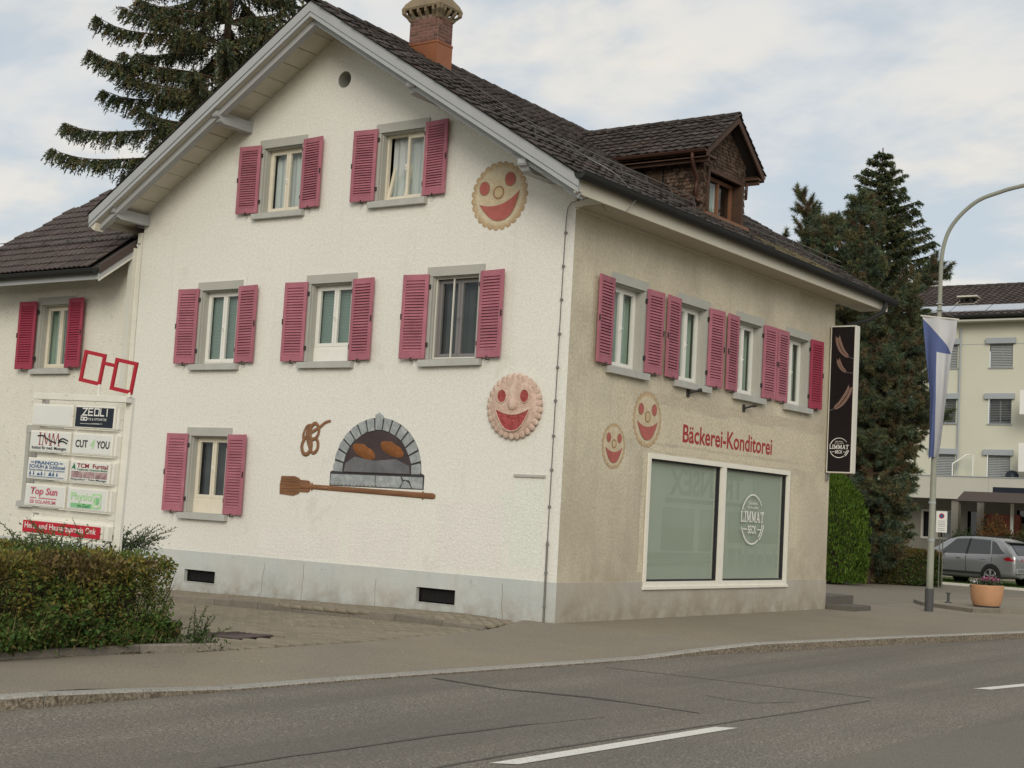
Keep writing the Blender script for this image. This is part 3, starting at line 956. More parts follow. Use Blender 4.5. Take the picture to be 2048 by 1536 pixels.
def make_window(parent, loc, rz, h, style):
    s = MB()
    W2 = WO
    s.box(-W2 - JW, W2 + JW, -0.022, 0.25, h, h + LH)                       # lintel
    s.box(-W2 - JW, -W2, -0.014, 0.25, 0.001, h - 0.001).box(W2, W2 + JW, -0.014, 0.25, 0.001, h - 0.001)
    s.box(-W2 - 0.001, -W2 + 0.02, 0.03, 0.25, 0.001, h - 0.001).box(W2 - 0.02, W2 + 0.001, 0.03, 0.25, 0.001, h - 0.001).box(-W2, W2, 0.032, 0.25, h - 0.02, h + 0.001)
    w = s.build("window", m_trim, parent, loc, (0, 0, rz))
    b = MB()
    j = [rnd.uniform(-0.008, 0.008) for _ in range(4)]
    b.add([(-W2 - 0.15, -0.10, -SH + j[0]), (W2 + 0.15, -0.10, -SH + j[1]), (W2 + 0.15, -0.003, -SH + j[1]), (-W2 - 0.15, -0.003, -SH + j[0]),
           (-W2 - 0.15, -0.10, -0.022), (W2 + 0.15, -0.10, -0.022), (W2 + 0.15, -0.003, 0.0), (-W2 - 0.15, -0.003, 0.0)],
          [(0, 3, 2, 1), (4, 5, 6, 7), (0, 1, 5, 4), (1, 2, 6, 5), (2, 3, 7, 6), (3, 0, 4, 7)])
    b.box(-W2 - JW, W2 + JW, -0.003, 0.25, -SH, 0.0)
    b.build("sill", m_sill, w)
    fm = {"A": m_white, "B": m_white, "C": m_greyfr, "D": m_cream, "E": m_cream, "F": m_cream, "S": m_white, "N": m_cream, "L": m_greyfr}[style]
    z0 = 0.0
    if style in "BD":
        z0 = 0.235
        MB().box(-W2 + 0.02, W2 - 0.02, 0.14, 0.20, 0.0, z0).build("frame_panel", fm, w)
    y0 = 0.155
    zt = h - 0.02
    f = MB()
    sash(f, -W2 + 0.02, W2 - 0.02, z0, zt, y0 - 0.005, y0 + 0.06, 0.035)
    xl, xr, xm = -W2 + 0.055, W2 - 0.055, 0.0
    f2 = f.build("frame", fm, w)
    tilt = style == "F"
    for (a, c, left) in ((xl, xm - 0.004, True), (xm + 0.004, xr, False)):
        g = MB()
        sash(g, a, c, z0 + 0.04, zt - 0.035, 0.0, 0.045, 0.05)
        rot = (0, 0, 0)
        loc2 = (0, y0 - 0.012, 0)
        if tilt and left:
            rot = (R(-13), 0, 0)
            loc2 = (0, y0, 0.0)
        so = g.build("casement", fm, w, loc2, rot)
        p = MB()
        p.add([(a + 0.045, 0.022, z0 + 0.085), (c - 0.045, 0.022, z0 + 0.085), (c - 0.045, 0.022, zt - 0.075), (a + 0.045, 0.022, zt - 0.075)], [(0, 1, 2, 3)])
        p.build("pane", m_glass, w, loc2, rot)
    k = MB()
    k.box(-0.014, 0.014, y0 - 0.03, y0 - 0.012, (z0 + zt) / 2 - 0.05, (z0 + zt) / 2 + 0.05)
    k.box(-0.008, 0.008, y0 - 0.055, y0 - 0.03, (z0 + zt) / 2 - 0.01, (z0 + zt) / 2 + 0.01)
    k.build("handle", m_white if style != "C" else m_greyfr, w)
    if style in "AB":
        b = MB()
        zz = z0 + 0.06
        while zz < zt:
            b.quad((xl, 0.25, zz), (xr, 0.25, zz), (xr, 0.268, zz + 0.028), (xl, 0.268, zz + 0.028))
            zz += 0.026
        o = b.build("blind", m_blind, w)
        if style == "B":
            MB().box(xl, xr, 0.262, 0.27, zt - 0.14, zt).build("blind_box", m_curtain, w)
    elif style in "CD":
        wave_sheet(xl, xr, z0, zt, 0.33, 0.02, 40, 11).build("curtain", m_curtain_d, w)
    elif style in "EF":
        wave_sheet(xl, xr - 0.04, z0, zt, 0.30, 0.018, 34, ord(style)).build("curtain", m_curtain, w)
    else:
        wave_sheet(xl - 0.05, xr + 0.05, z0, zt, 0.30, 0.02, 30, int(loc[1] * 10 + loc[0])).build("curtain", m_curtain_g, w)
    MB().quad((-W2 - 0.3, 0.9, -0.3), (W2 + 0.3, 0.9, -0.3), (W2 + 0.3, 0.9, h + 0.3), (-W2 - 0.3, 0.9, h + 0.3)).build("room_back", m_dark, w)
    if style == "C":       # insect screen in front of the casements
        b = MB()
        sash(b, -W2 + 0.022, W2 - 0.022, 0.012, h - 0.022, 0.07, 0.095, 0.018)
        b.box(-0.10, -0.08, 0.068, 0.094, 0.03, h - 0.04)
        b.build("insect_screen", m_pipe, w)
    return w

HS = 1.395
def shutter_mesh(sgn, w=0.50, h=HS):
    b = MB()
    st, rt, rb, t = 0.068, 0.10, 0.125, 0.034
    def X(a, c):
        return (a, c) if sgn > 0 else (-c, -a)
    b.bbox(*X(0, st), -t / 2, t / 2, 0, h, 0.004).bbox(*X(w - st, w), -t / 2, t / 2, 0, h, 0.004)
    b.box(*X(st, w - st), -t / 2 + 0.002, t / 2 - 0.002, 0.002, rb).box(*X(st, w - st), -t / 2 + 0.002, t / 2 - 0.002, h - rt, h - 0.002)
    return b
def hardware(sgn, h=HS):
    a = MB().box(-0.03 if sgn > 0 else -0.012, 0.012 if sgn > 0 else 0.03, -0.004, 0.045, 0, 0.07)
    fx = 0.485 * sgn
    c = MB().box(min(fx, fx + 0.018 * sgn), max(fx, fx + 0.018 * sgn), -0.032, -0.012, h * 0.465, h * 0.535)
    d = MB().tube([(0.25 * sgn, -0.045, -0.045), (0.25 * sgn, -0.046, 0.012), (0.25 * sgn, -0.03, 0.016)], 0.011, 5).tube([(0.25 * sgn, -0.045, -0.040), (0.25 * sgn, 0.035, -0.035)], 0.009, 5)
    return a.mesh("hinge", m_iron), c.mesh("latch", m_iron), d.mesh("hold_back", m_iron)
sm = {1: shutter_mesh(1).mesh("shutter", m_shut), -1: shutter_mesh(-1).mesh("shutter", m_shut)}
sm2 = {1: shutter_mesh(1).mesh("shutter", m_shut2), -1: shutter_mesh(-1).mesh("shutter", m_shut2)}
hm = {1: hardware(1), -1: hardware(-1)}
NL = 24
LW = 0.50 - 2 * 0.068
lv = MB().box(-LW / 2, LW / 2, -0.004, 0.004, -0.033, 0.033)
lm = {m_shut: lv.mesh("louvre", m_shut), m_shut2: lv.mesh("louvre", m_shut2)}
lv_all = {}
for mm in (m_shut, m_shut2):
    b = MB()
    for i in range(NL):
        z = 0.125 + (HS - 0.225) * (i + 0.5) / NL
        b.box(-LW / 2, LW / 2, -0.004, 0.004, -0.033, 0.033, mat=Matrix.Translation((0, 0, z)) @ Matrix.Rotation(R(-32), 4, "X"))
    lv_all[mm] = b.mesh("louvres", mm)
def make_shutter(parent, hx, z, sgn, rz, h, mat, each, ang):
    c, s_ = math.cos(rz), math.sin(rz)
    lx, ly = hx, -0.045
    o = inst("shutter", (sm if mat is m_shut else sm2)[sgn], parent, (lx * c - ly * s_, lx * s_ + ly * c, z), (0, 0, rz - sgn * R(ang)), (1, 1, h / HS))
    for zz in (0.20, HS - 0.24):
        inst("hinge", hm[sgn][0], o, (0, 0, zz))
    inst("latch", hm[sgn][1], o)
    inst("hold_back", hm[sgn][2], o)
    if each:
        tl = rnd.choice([-32, -30, -35])
        for i in range(NL):
            zz = 0.125 + (HS - 0.225) * (i + 0.5) / NL
            inst("louvre", lm[mat], o, (sgn * 0.25, 0, zz), (R(tl + rnd.uniform(-4, 4)), 0, 0))
    else:
        q = inst("louvres", lv_all[mat], o, (sgn * 0.25, 0, 0))
        q["kind"] = "stuff"
    return o
WLAB = {"B": "white framed window with a white panel below its casements", "C": "dark grey framed window with an insect screen", "D": "cream framed window with a worn white panel below", "F": "cream framed window with its left casement tilted open"}
for (c, zb, h, k) in GW:
    wo = make_window(house, (c, 0, zb), 0, h, k)
    if k in WLAB:
        wo["label"] = WLAB[k]
    hh = h + 0.035 if k not in "EF" else h + 0.06
    if k == "F": hh = 1.25
    make_shutter(house, c - 0.525, zb, -1, 0, hh, m_shut, True, 5.5 + rnd.uniform(-1, 1.5))
    make_shutter(house, c + 0.535, zb, 1, 0, hh, m_shut, True, 5.0 + rnd.uniform(-1, 1.5))
for i, (c, zb, h, k) in enumerate(SW):
    make_window(house, (0, c, zb), R(90), h, k)
    make_shutter(house, c - 0.535, zb, -1, R(90), h + 0.045, m_shut, False, 3 + rnd.uniform(-1, 2))
    make_shutter(house, c + 0.525, zb, 1, R(90), h + 0.045, m_shut if i < 3 else m_shut2, False, 4 + rnd.uniform(-1, 2))

# ---- shop window
b = MB()
fw = 0.075
y0, y1, z0, z1 = SHOP
for (a, c, d, e) in ((y0 - 0.01, y0 + fw, z0 - 0.01, z1 + 0.01), (y1 - fw, y1 + 0.01, z0 - 0.01, z1 + 0.01), (y0 + fw, y1 - fw, z1 - fw, z1 + 0.01)):
    b.box(-0.22, 0.024, a, c, d, e)
b.box(-0.22, 0.05, y0 - 0.03, y1 + 0.03, z0 - 0.055, z0 - 0.008)
b.box(-0.22, 0.024, y0 + fw, y1 - fw, z0 - 0.008, z0 + fw)
b.box(-0.22, 0.020, 5.19, 5.36, z0 + fw, z1 - fw)
sw = b.build("shop_window", m_shopfr, house)
b = MB()
for (a, c) in ((y0 + fw, 5.19), (5.36, y1 - fw)):
    t = 0.03
    for (p, q, r_, s_) in ((a, a + t, z0 + fw, z1 - fw), (c - t, c, z0 + fw, z1 - fw), (a + t, c - t, z0 + fw, z0 + fw + t), (a + t, c - t, z1 - fw - t, z1 - fw)):
        b.box(-0.14, -0.03, p, q, r_, s_)
b.build("gasket", m_black, sw)
for (a, c) in ((y0 + fw, 5.19), (5.36, y1 - fw)):
    MB().quad((-0.06, a, z0 + fw), (-0.06, c, z0 + fw), (-0.06, c, z1 - fw), (-0.06, a, z1 - fw)).build("pane", m_shopglass, sw)
    b = MB()
    b.quad((-0.10, a, z0 + 0.12), (-0.10, c, z0 + 0.12), (-0.10, c, z1), (-0.10, a, z1))
    b.box(-0.115, -0.09, a, c, z0 + 0.10, z0 + 0.12)
    b.build("roller_blind", m_shopblind, sw)
MB().box(-0.5, -0.25, y0, y1, z0 - 0.1, z0 + 0.1).build("window_ledge", m_curtain_g, sw)

# slab-serif lettering out of bars
def bars(name, segs, mat, parent, loc, rot, t=0.004, smooth=False):
    b = MB()
    for i, (xa, ya, xb, yb, w) in enumerate(segs):
        a, c = Vector((xa, ya)), Vector((xb, yb))
        d = c - a
        if d.length < 1e-6:
            continue
        d.normalize()
        nn = Vector((-d.y, d.x)) * w / 2
        zz = i % 5 * 0.0004
        b.add([(a.x - nn.x, a.y - nn.y, zz), (c.x - nn.x, c.y - nn.y, zz), (c.x + nn.x, c.y + nn.y, zz), (a.x + nn.x, a.y + nn.y, zz)], [(0, 1, 2, 3)])
    return b.build(name, mat, parent, loc, rot)
def slab_word(word, w, h):
    segs = []
    cw = {"L": 0.78, "I": 0.42, "M": 1.12, "A": 0.95, "T": 0.86}
    tot = sum(cw[c] for c in word)
    k = w / tot
    x = 0
    th, sf = 0.155 * h, 0.10 * h
    for c in word:
        W_ = cw[c] * k
        a, e = x + 0.06 * W_, x + 0.94 * W_
        m_ = (a + e) / 2
        if c == "L":
            segs += [(a + .2 * W_, 0, a + .2 * W_, h, th), (a, sf / 2, e, sf / 2, sf), (a, h - sf / 2, a + .42 * W_, h - sf / 2, sf), (e - sf / 2, 0, e - sf / 2, .3 * h, sf)]
        if c == "I":
            segs += [(m_, 0, m_, h, th), (a, sf / 2, e, sf / 2, sf), (a, h - sf / 2, e, h - sf / 2, sf)]
        if c == "M":
            l, r_ = a + .14 * W_, e - .14 * W_
            segs += [(l, 0, l, h, th * .7), (r_, 0, r_, h, th), (l, h, m_, .12 * h, th), (m_, .12 * h, r_, h, th * .7), (a, sf / 2, a + .28 * W_, sf / 2, sf), (e - .28 * W_, sf / 2, e, sf / 2, sf),
                     (a, h - sf / 2, a + .2 * W_, h - sf / 2, sf), (e - .2 * W_, h - sf / 2, e, h - sf / 2, sf)]
        if c == "A":
            segs += [(a + .14 * W_, 0, m_, h, th * .7), (m_, h, e - .14 * W_, 0, th), (a + .22 * W_, .3 * h, e - .22 * W_, .3 * h, sf), (a - .02 * W_, sf / 2, a + .28 * W_, sf / 2, sf), (e - .28 * W_, sf / 2, e + .02 * W_, sf / 2, sf)]
        if c == "T":
            segs += [(m_, 0, m_, h, th), (m_ - .2 * W_, sf / 2, m_ + .2 * W_, sf / 2, sf), (a, h - sf / 2, e, h - sf / 2, sf), (a + sf / 2, h, a + sf / 2, .72 * h, sf), (e - sf / 2, h, e - sf / 2, .72 * h, sf)]
        x += W_
    return segs
def arc_segs(cx, cy, r, a0, a1, w0, w1, n=22):
    o = []
    for i in range(n):
        t0, t1 = R(a0 + (a1 - a0) * i / n), R(a0 + (a1 - a0) * (i + 1.08) / n)
        w = w0 + (w1 - w0) * i / n
        o.append((cx + r * math.cos(t0), cy + r * math.sin(t0), cx + r * math.cos(t1), cy + r * math.sin(t1), w))
    return o
def bakery_logo(parent, org, rot, w, mat, xdir):
    """round emblem: two arcs, a wheat ear on the ring, two small lines of text, the two words"""
    def L(x, y):
        return tuple(Vector(org) + Vector(xdir) * (x * w) + Vector((0, 0, y * w)))
    for sg_ in (arc_segs(0, 0, 0.5, 158, 35, 0.042, 0.016), arc_segs(0, 0, 0.5, 200, 305, 0.032, 0.032)):
        bars("emblem_arc", [tuple(v * w for v in s_) for s_ in sg_], mat, parent, L(0, 0), rot)
    segs = []
    for i in range(7):
        a = R(310 + i * 5.5)
        c_, s_ = math.cos(a), math.sin(a)
        for off in (-0.028, 0.028):
            rr = 0.5 + off
            segs.append((rr * c_, rr * s_, (rr + off * 0.5) * math.cos(a + 0.09), (rr + off * 0.5) * math.sin(a + 0.09), 0.034))
    bars("emblem_ear", [tuple(v * w for v in s_) for s_ in segs], mat, parent, L(0, 0), rot)
    bars("lettering", slab_word("LIMMAT", w * 1.06, w * 0.22), mat, parent, L(-0.53, -0.06), rot)
    text("lettering", "BECK", mat, parent, L(-0.19, -0.29), rot, w=w * 0.38, h=w * 0.165, bold=0.012)
    bars("lettering", [(-0.40 * w, -0.205 * w, -0.23 * w, -0.205 * w, 0.022 * w), (0.24 * w, -0.205 * w, 0.41 * w, -0.205 * w, 0.022 * w)], mat, parent, L(0, 0), rot)
    text("lettering", "Zeit nehmen.", mat, parent, L(-0.2, 0.30), rot, w=w * 0.42, h=w * 0.065)
    text("lettering", "Genuss geben.", mat, parent, L(-0.24, 0.205), rot, w=w * 0.50, h=w * 0.07)
bakery_logo(sw, (-0.052, 6.62, 1.72), SROT, 0.92, m_print, (0, 1, 0))

# ---- lettering and murals painted on the side wall
text("wall_lettering", "Bäckerei-Konditorei", m_letter, house, (0.004, 3.69, 2.965), SROT, w=3.53, h=0.315, bold=0.018)
def ellipse(cx, cy, rx, ry, n=40, sc=0, amp=0.0):
    return [(cx + (rx + amp * abs(math.cos(sc * t / 2)) * rx - amp * rx * 0.5 if sc else rx) * math.cos(t), cy + (ry + (amp * abs(math.cos(sc * t / 2)) - amp * 0.5) * ry if sc else ry) * math.sin(t))
            for t in [2 * math.pi * k / n for k in range(n)]]
def smile(cx, cy, w, h, top, n=16, tilt=0.0):
    up = [(-w + 2 * w * i / n, -top * (1 - (2 * i / n - 1) ** 2)) for i in range(n + 1)]
    dn = [(w - 2 * w * i / n, -h * (1 - abs(2 * i / n - 1) ** 2.4)) for i in range(1, n)]
    c, s_ = math.cos(tilt), math.sin(tilt)
    return [(cx + x * c - y * s_, cy + x * s_ + y * c) for x, y in up + dn]
def flat_poly(name, pts, z, mat, parent, loc=(0, 0, 0), rot=(0, 0, 0), ext=0.0):
    b = MB()
    if ext:
        b.prism(pts, "z", z - ext, z)
    else:
        b.add([(p[0], p[1], z) for p in pts], [tuple(range(len(pts)))])
    o = b.build(name, mat, parent, loc, rot)
    return o
def cookie(parent, loc, rot, rx, ry, tilt, scal=30):
    """face shaped biscuit painted on plaster, in layers a few millimetres apart"""
    n = scal * 10
    rings = [(1.0, (0.36, 0.235, 0.13)), (0.965, (0.47, 0.34, 0.20)), (0.90, (0.50, 0.375, 0.23)), (0.83, (0.56, 0.46, 0.31)), (0.78, (0.60, 0.52, 0.38)), (0.5, (0.58, 0.49, 0.34)), (0.0, (0.56, 0.46, 0.31))]
    V, C, F = [], [], []
    for (f, c) in rings:
        amp = 0.085 if f > 0.94 else (0.06 if f > 0.88 else 0.02 * f)
        for k in range(n):
            t = 2 * math.pi * k / n
            rr = f * (1 - amp * (1 - abs(math.cos(scal * t / 2)) ** 0.55))
            V.append((rx * rr * math.cos(t), ry * rr * math.sin(t), 0.004 + 0.006 * (1 - f)))
            C.append(c)
    for i in range(len(rings) - 1):
        for k in range(n):
            k2 = (k + 1) % n
            F.append((i * n + k, i * n + k2, (i + 1) * n + k2, (i + 1) * n + k))
    o = nmesh("cookie_mural", V, F, m_cook, parent, C)
    o.location = loc
    o.rotation_euler = rot
    q = Matrix.Rotation(tilt, 2)
    def T(pts):
        return [tuple(q @ Vector(p)) for p in pts]
    def ring(pts, w):
        c0 = Vector((sum(p[0] for p in pts) / len(pts), sum(p[1] for p in pts) / len(pts)))
        return [tuple(c0 + (Vector(p) - c0) * w) for p in pts]
    for sx in (-1, 1):
        e = T(ellipse(sx * 0.46 * rx, 0.36 * ry, 0.165 * rx, 0.185 * ry, 24))
        flat_poly("eye_outline", ring(e, 1.16), 0.0125, m_cookline, o)
        flat_poly("eye", e, 0.0135, m_jam, o)
    e = T(ellipse(0.0, 0.10 * ry, 0.20 * rx, 0.20 * ry, 24))
    flat_poly("nose_outline", e, 0.0125, m_cookline, o)
    nb = nmesh("nose", [(p[0], p[1], 0.0135) for p in ring(e, 0.74)], [tuple(range(24))], m_cook, o, [(0.55, 0.43, 0.26)] * 24)
    sml = T(smile(0, -0.06 * ry, 0.70 * rx, 0.66 * ry, 0.20 * ry))
    flat_poly("mouth_outline", [(p[0] * 1.04, p[1] * 1.04 + 0.008) for p in sml], 0.0125, m_cookline, o)
    flat_poly("mouth", sml, 0.0135, m_jam, o)
    return o
cookie(house, (-1.48, 0.0, 6.63), GROT, 0.56, 0.565, R(13), 27)
cookie(house, (0.0, 1.435, 2.745), SROT, 0.355, 0.37, R(1), 26)
cookie(house, (0.0, 2.455, 3.255), SROT, 0.47, 0.47, R(2), 27)
# over-painted patches on the side wall
for (a, c, d, e, mt) in ((2.0, 9.6, 3.55, 3.74, m_patch2), (1.5, 9.5, 2.90, 3.50, m_patch), (1.55, 1.95, 2.9, 3.62, m_patch), (3.7, 3.95, 3.1, 3.62, m_patch2), (2.6, 9.3, 2.75, 2.86, m_patch), (8.15, 8.5, 1.2, 2.65, m_patch), (2.36, 2.5, 0.75, 2.72, m_patch)):
    rr = random.Random(int(a * 10 + e * 7))
    pts = []
    nn = 14
    for i in range(nn): pts.append((a + (c - a) * i / nn, d + rr.uniform(-0.02, 0.02)))
    for i in range(4): pts.append((c + rr.uniform(-0.03, 0.03), d + (e - d) * i / 4))
    for i in range(nn): pts.append((c - (c - a) * i / nn, e + rr.uniform(-0.02, 0.02)))
    for i in range(4): pts.append((a + rr.uniform(-0.03, 0.03), e - (e - d) * i / 4))
    flat_poly("plaster_patch", pts, {m_patch2: 0.0012, m_patch: 0.0020}[mt] + rr.uniform(0, 0.0006), mt, house, (0, 0, 0), SROT)

m_over = M("overpaint_pink", (0.79, 0.765, 0.725), 0.95, var=0.03, vscale=2, fine=0.06, fscale=20, bump=0.8, bscale=26, bdist=0.02)
m_over2 = M("overpaint_green", (0.755, 0.775, 0.70), 0.95, var=0.03, vscale=2, fine=0.06, fscale=20, bump=0.8, bscale=26, bdist=0.02)
for (a, c, d, e, mt) in ((-4.2, -2.9, 0.62, 1.35, m_over), (-2.35, -1.05, 0.66, 1.75, m_over), (-0.88, -0.30, 0.75, 2.13, m_over2), (-6.3, -4.4, 0.62, 1.10, m_over), (-1.15, -0.9, 1.1, 1.9, m_over2)):
    rr = random.Random(int(-a * 31))
    pts = [(a + (c - a) * i / 8, d + rr.uniform(0, 0.05)) for i in range(9)] + [(c - (c - a) * i / 8, e + rr.uniform(-0.06, 0.03)) for i in range(9)]
    flat_poly("overpaint", pts, 0.0012 + rr.uniform(0, 0.0008), mt, house, (0, 0, 0), GROT)
# ---- oven, pretzel and peel painted on the gable
ov = empty("oven_mural", (-3.70, 0, 1.93), 0, house)
def oven_pt(t, r):               # t from 0 (left) to 1 (right) over the arch
    a = math.pi * (1 - t)
    return (math.cos(a) * 0.92 * r, math.sin(a) ** 0.92 * 0.90 * r + 0.18)
cav = [oven_pt(i / 30, 0.80) for i in range(31)]
flat_poly("oven_opening", [(cav[0][0], 0.20)] + cav + [(cav[-1][0], 0.20)], 0.004, m_cav, ov, (0, 0, 0), GROT)
flat_poly("hearth", [(-0.72, 0.205), (0.72, 0.205), (0.70, 0.33), (0.4, 0.44), (-0.05, 0.40), (-0.5, 0.46), (-0.70, 0.34)], 0.006, m_hearth, ov, (0, 0, 0), GROT)
outl = [oven_pt(i / 40, 1.045) for i in range(41)]
flat_poly("outline", [(-0.98, 0.20)] + outl + [(0.98, 0.20)], 0.002, m_edge_m, ov, (0, 0, 0), GROT)
NS = 15
for i in range(NS):
    t0, t1 = i / NS + 0.006, (i + 1) / NS - 0.006
    ra, rb = (0.82, 1.035) if i != NS // 2 else (0.82, 1.09)
    j = [rnd.uniform(-0.012, 0.012) for _ in range(4)]
    pts = [oven_pt(t0, ra + j[0]), oven_pt(t1, ra + j[1]), oven_pt(t1, rb + j[2]), oven_pt((t0 + t1) / 2, rb + 0.012 + (0.045 if i == NS // 2 else 0)), oven_pt(t0, rb + j[3])]
    flat_poly("arch_stone", pts, 0.016, m_stone_m, ov, (0, 0, 0), GROT, ext=0.012)
flat_poly("outline", [(-1.03, -0.045), (1.03, -0.045), (1.03, 0.19), (0.98, 0.215), (-0.98, 0.215), (-1.03, 0.19)], 0.0035, m_edge_m, ov, (0, 0, 0), GROT)
for pts in ([(-1.01, -0.03), (-0.01, -0.03), (-0.02, 0.155), (-1.00, 0.155)], [(0.01, -0.03), (0.52, -0.03), (0.58, 0.06), (0.53, 0.155), (0.0, 0.155)], [(0.55, -0.03), (0.77, -0.03), (0.72, 0.05), (0.64, 0.09), (0.60, 0.07)],
            [(0.80, -0.03), (1.01, -0.03), (1.0, 0.155), (0.56, 0.155), (0.60, 0.10), (0.72, 0.10)]):
    flat_poly("hearth_stone", pts, 0.014, m_stone_m, ov, (0, 0, 0), GROT, ext=0.009)
for (cx, cz, tl) in ((-0.30, 0.55, -20), (0.31, 0.60, -20)):
    b = MB()
    lx, lz = 0.27, 0.105
    vs, fs = [], []
    nn, mm = 28, 5
    for q in range(mm):
        f = 1 - q / (mm - 0.4)
        for k in range(nn):
            t = 2 * math.pi * k / nn
            ww = 1 + 0.10 * max(0, math.sin(t)) * math.cos(7 * t)
            x, z = lx * f * math.cos(t), lz * f * math.sin(t) * ww
            c_, s_ = math.cos(R(tl)), math.sin(R(tl))
            vs.append((cx + x * c_ - z * s_, cz + x * s_ + z * c_, 0.006 + 0.022 * (1 - f * f) + (0.006 * math.cos(16 * x / lx) if q else 0)))
    for q in range(mm - 1):
        for k in range(nn):
            k2 = (k + 1) % nn
            fs.append((q * nn + k, q * nn + k2, (q + 1) * nn + k2, (q + 1) * nn + k))
    fs.append(tuple((mm - 1) * nn + k for k in range(nn)))
    b.add(vs, fs)
    lf = b.build("loaf", m_loaf, ov, (0, 0, 0), GROT, True)
    c_, s_ = math.cos(R(tl)), math.sin(R(tl))
    for q in range(6):
        x = lx * (-0.62 + 0.25 * q)
        pts = []
        for f_ in np.linspace(-0.15, 0.85, 7):
            xx, zz = x + 0.05 * f_, lz * f_ * (1 - (x / lx) ** 2 * 0.6)
            pts.append((cx + xx * c_ - zz * s_, -(0.030 - 0.012 * abs(f_)), cz + xx * s_ + zz * c_))
        MB().tube(pts, [0.004, 0.008, 0.011, 0.012, 0.011, 0.009, 0.005], 6, flat=(Vector((0, 1, 0)), 0.6)).build("crust_slash", m_pret, lf)
def spline(pts, n=8):
    o = []
    P = [Vector(p) for p in pts]
    for i in range(len(P) - 1):
        p0, p1, p2, p3 = P[max(i - 1, 0)], P[i], P[i + 1], P[min(i + 2, len(P) - 1)]
        for k in range(n):
            t = k / n
            o.append(0.5 * ((2 * p1) + (p2 - p0) * t + (2 * p0 - 5 * p1 + 4 * p2 - p3) * t * t + (3 * p1 - p0 - 3 * p2 + p3) * t ** 3))
    o.append(P[-1])
    return o
def wallpt(px, py):      # pretzel drawing coordinates (0..1 across, 0..1 up) to the wall
    return (-5.44 + px * 0.66, 0.0, 2.40 + py * 0.60)
pz = MB()
loopA = [(0.98, 0.98), (0.80, 0.93), (0.62, 0.80), (0.30, 0.62), (0.10, 0.45), (0.02, 0.22), (0.10, 0.03), (0.24, 0.02), (0.34, 0.16), (0.34, 0.40), (0.27, 0.62), (0.33, 0.82), (0.46, 0.90), (0.58, 0.78), (0.58, 0.60), (0.48, 0.47), (0.34, 0.42)]
loopB = [(0.30, 0.86), (0.16, 0.82), (0.06, 0.64), (0.05, 0.46), (0.16, 0.50), (0.34, 0.44), (0.50, 0.46), (0.58, 0.34), (0.57, 0.16), (0.46, 0.05), (0.36, 0.10), (0.24, 0.32), (0.16, 0.60), (0.22, 0.76), (0.36, 0.80)]
for lp, rr, dy in ((loopB, 0.027, -0.004), (loopA, 0.030, -0.010)):
    pts = [Vector(wallpt(*p)) + Vector((0, dy, 0)) for p in [(q.x, q.y) for q in spline([(a, c, 0) for a, c in lp], 5)]]
    k = len(pts)
    rs = [rr * (0.75 + 0.5 * math.sin(math.pi * (i + 2) / (k + 4))) for i in range(k)]
    pz.tube(pts, rs, 8, flat=(Vector((0, 1, 0)), 0.35))
pz.build("pretzel_mural", m_pret, house, smooth=True)
pe = MB()
pe.prism([(-5.88, 1.70), (-5.55, 1.68), (-5.43, 1.72), (-5.41, 1.75), (-5.20, 1.75), (-5.17, 1.78), (-5.17, 1.93), (-5.22, 1.955), (-5.40, 1.96), (-5.47, 2.0), (-5.55, 2.02), (-5.86, 2.015), (-5.89, 1.85)], "y", -0.012, 0.0)
for z in (1.74, 1.80, 1.87, 1.935, 1.98):
    pe.tube([(-5.87, -0.012, z), (-5.42, -0.012, 1.85 + (z - 1.85) * 0.8)], 0.008, 5)
pe.tube([(-5.38, -0.008, 1.85), (-5.10, -0.008, 1.85), (-2.47, -0.008, 1.79), (-2.42, -0.008, 1.79)], [0.045, 0.042, 0.048, 0.03], 8, flat=(Vector((0, 1, 0)), 0.5))
for x in (-5.13, -2.68):
    zc_ = 1.85 - (x + 5.10) * 0.0228
    ring = [(x + 0.012 * math.cos(t), -0.01, zc_ + 0.058 * math.sin(t)) for t in np.linspace(-1.57, 1.57, 9)]
    pe.tube(ring, 0.016, 6)
fixnormals(pe.build("peel_mural", m_peel, house))
# steel rail, lightning conductor with clips on the gable corner
MB().box(-0.88, -0.30, -0.03, -0.002, 2.155, 2.195).build("wall_rail", m_trim, house)
lc = MB()
path = [(0.42, -0.03, 6.47), (0.10, -0.03, 6.44), (-0.06, -0.03, 6.41), (-0.13, -0.03, 6.33), (-0.15, -0.03, 6.18), (-0.16, -0.03, 5.5), (-0.175, -0.03, 3.0), (-0.185, -0.03, 1.2), (-0.18, -0.03, -0.1)]
lc.tube(path[:-1], 0.0075, 5).tube([path[-2], path[-1]], 0.016, 6)
co = lc.build("lightning_conductor", m_zinc, house)
for (x, z) in ((0.40, 6.47), (0.05, 6.435), (-0.15, 5.94), (-0.16, 5.42), (-0.163, 4.90), (-0.166, 4.37), (-0.17, 3.85), (-0.175, 3.34), (-0.178, 2.80), (-0.18, 2.28), (-0.184, 1.72), (-0.186, 1.15), (-0.185, 0.72), (-0.182, 0.22)):
    MB().bbox(x - 0.020, x + 0.020, -0.05, -0.001, z - 0.018, z + 0.018, 0.006).build("clip", m_greyfr, co)
for (yv, z, dy) in ((3.80, 3.83, -0.32), (5.95, 3.76, 0.10)):
    b = MB()
    b.bbox(0.0, 0.02, yv - 0.05, yv + 0.05, z - 0.07, z + 0.07, 0.004)
    b.tube([(0.02, yv, z), (0.17, yv + 0.12, z + 0.06)], 0.022, 6)
    b.tube([(0.15, yv + 0.10, z + 0.052), (0.20, yv + 0.14, z + 0.07)], 0.032, 8)
    b.build("lamp_bracket", m_iron, house)
b = MB()
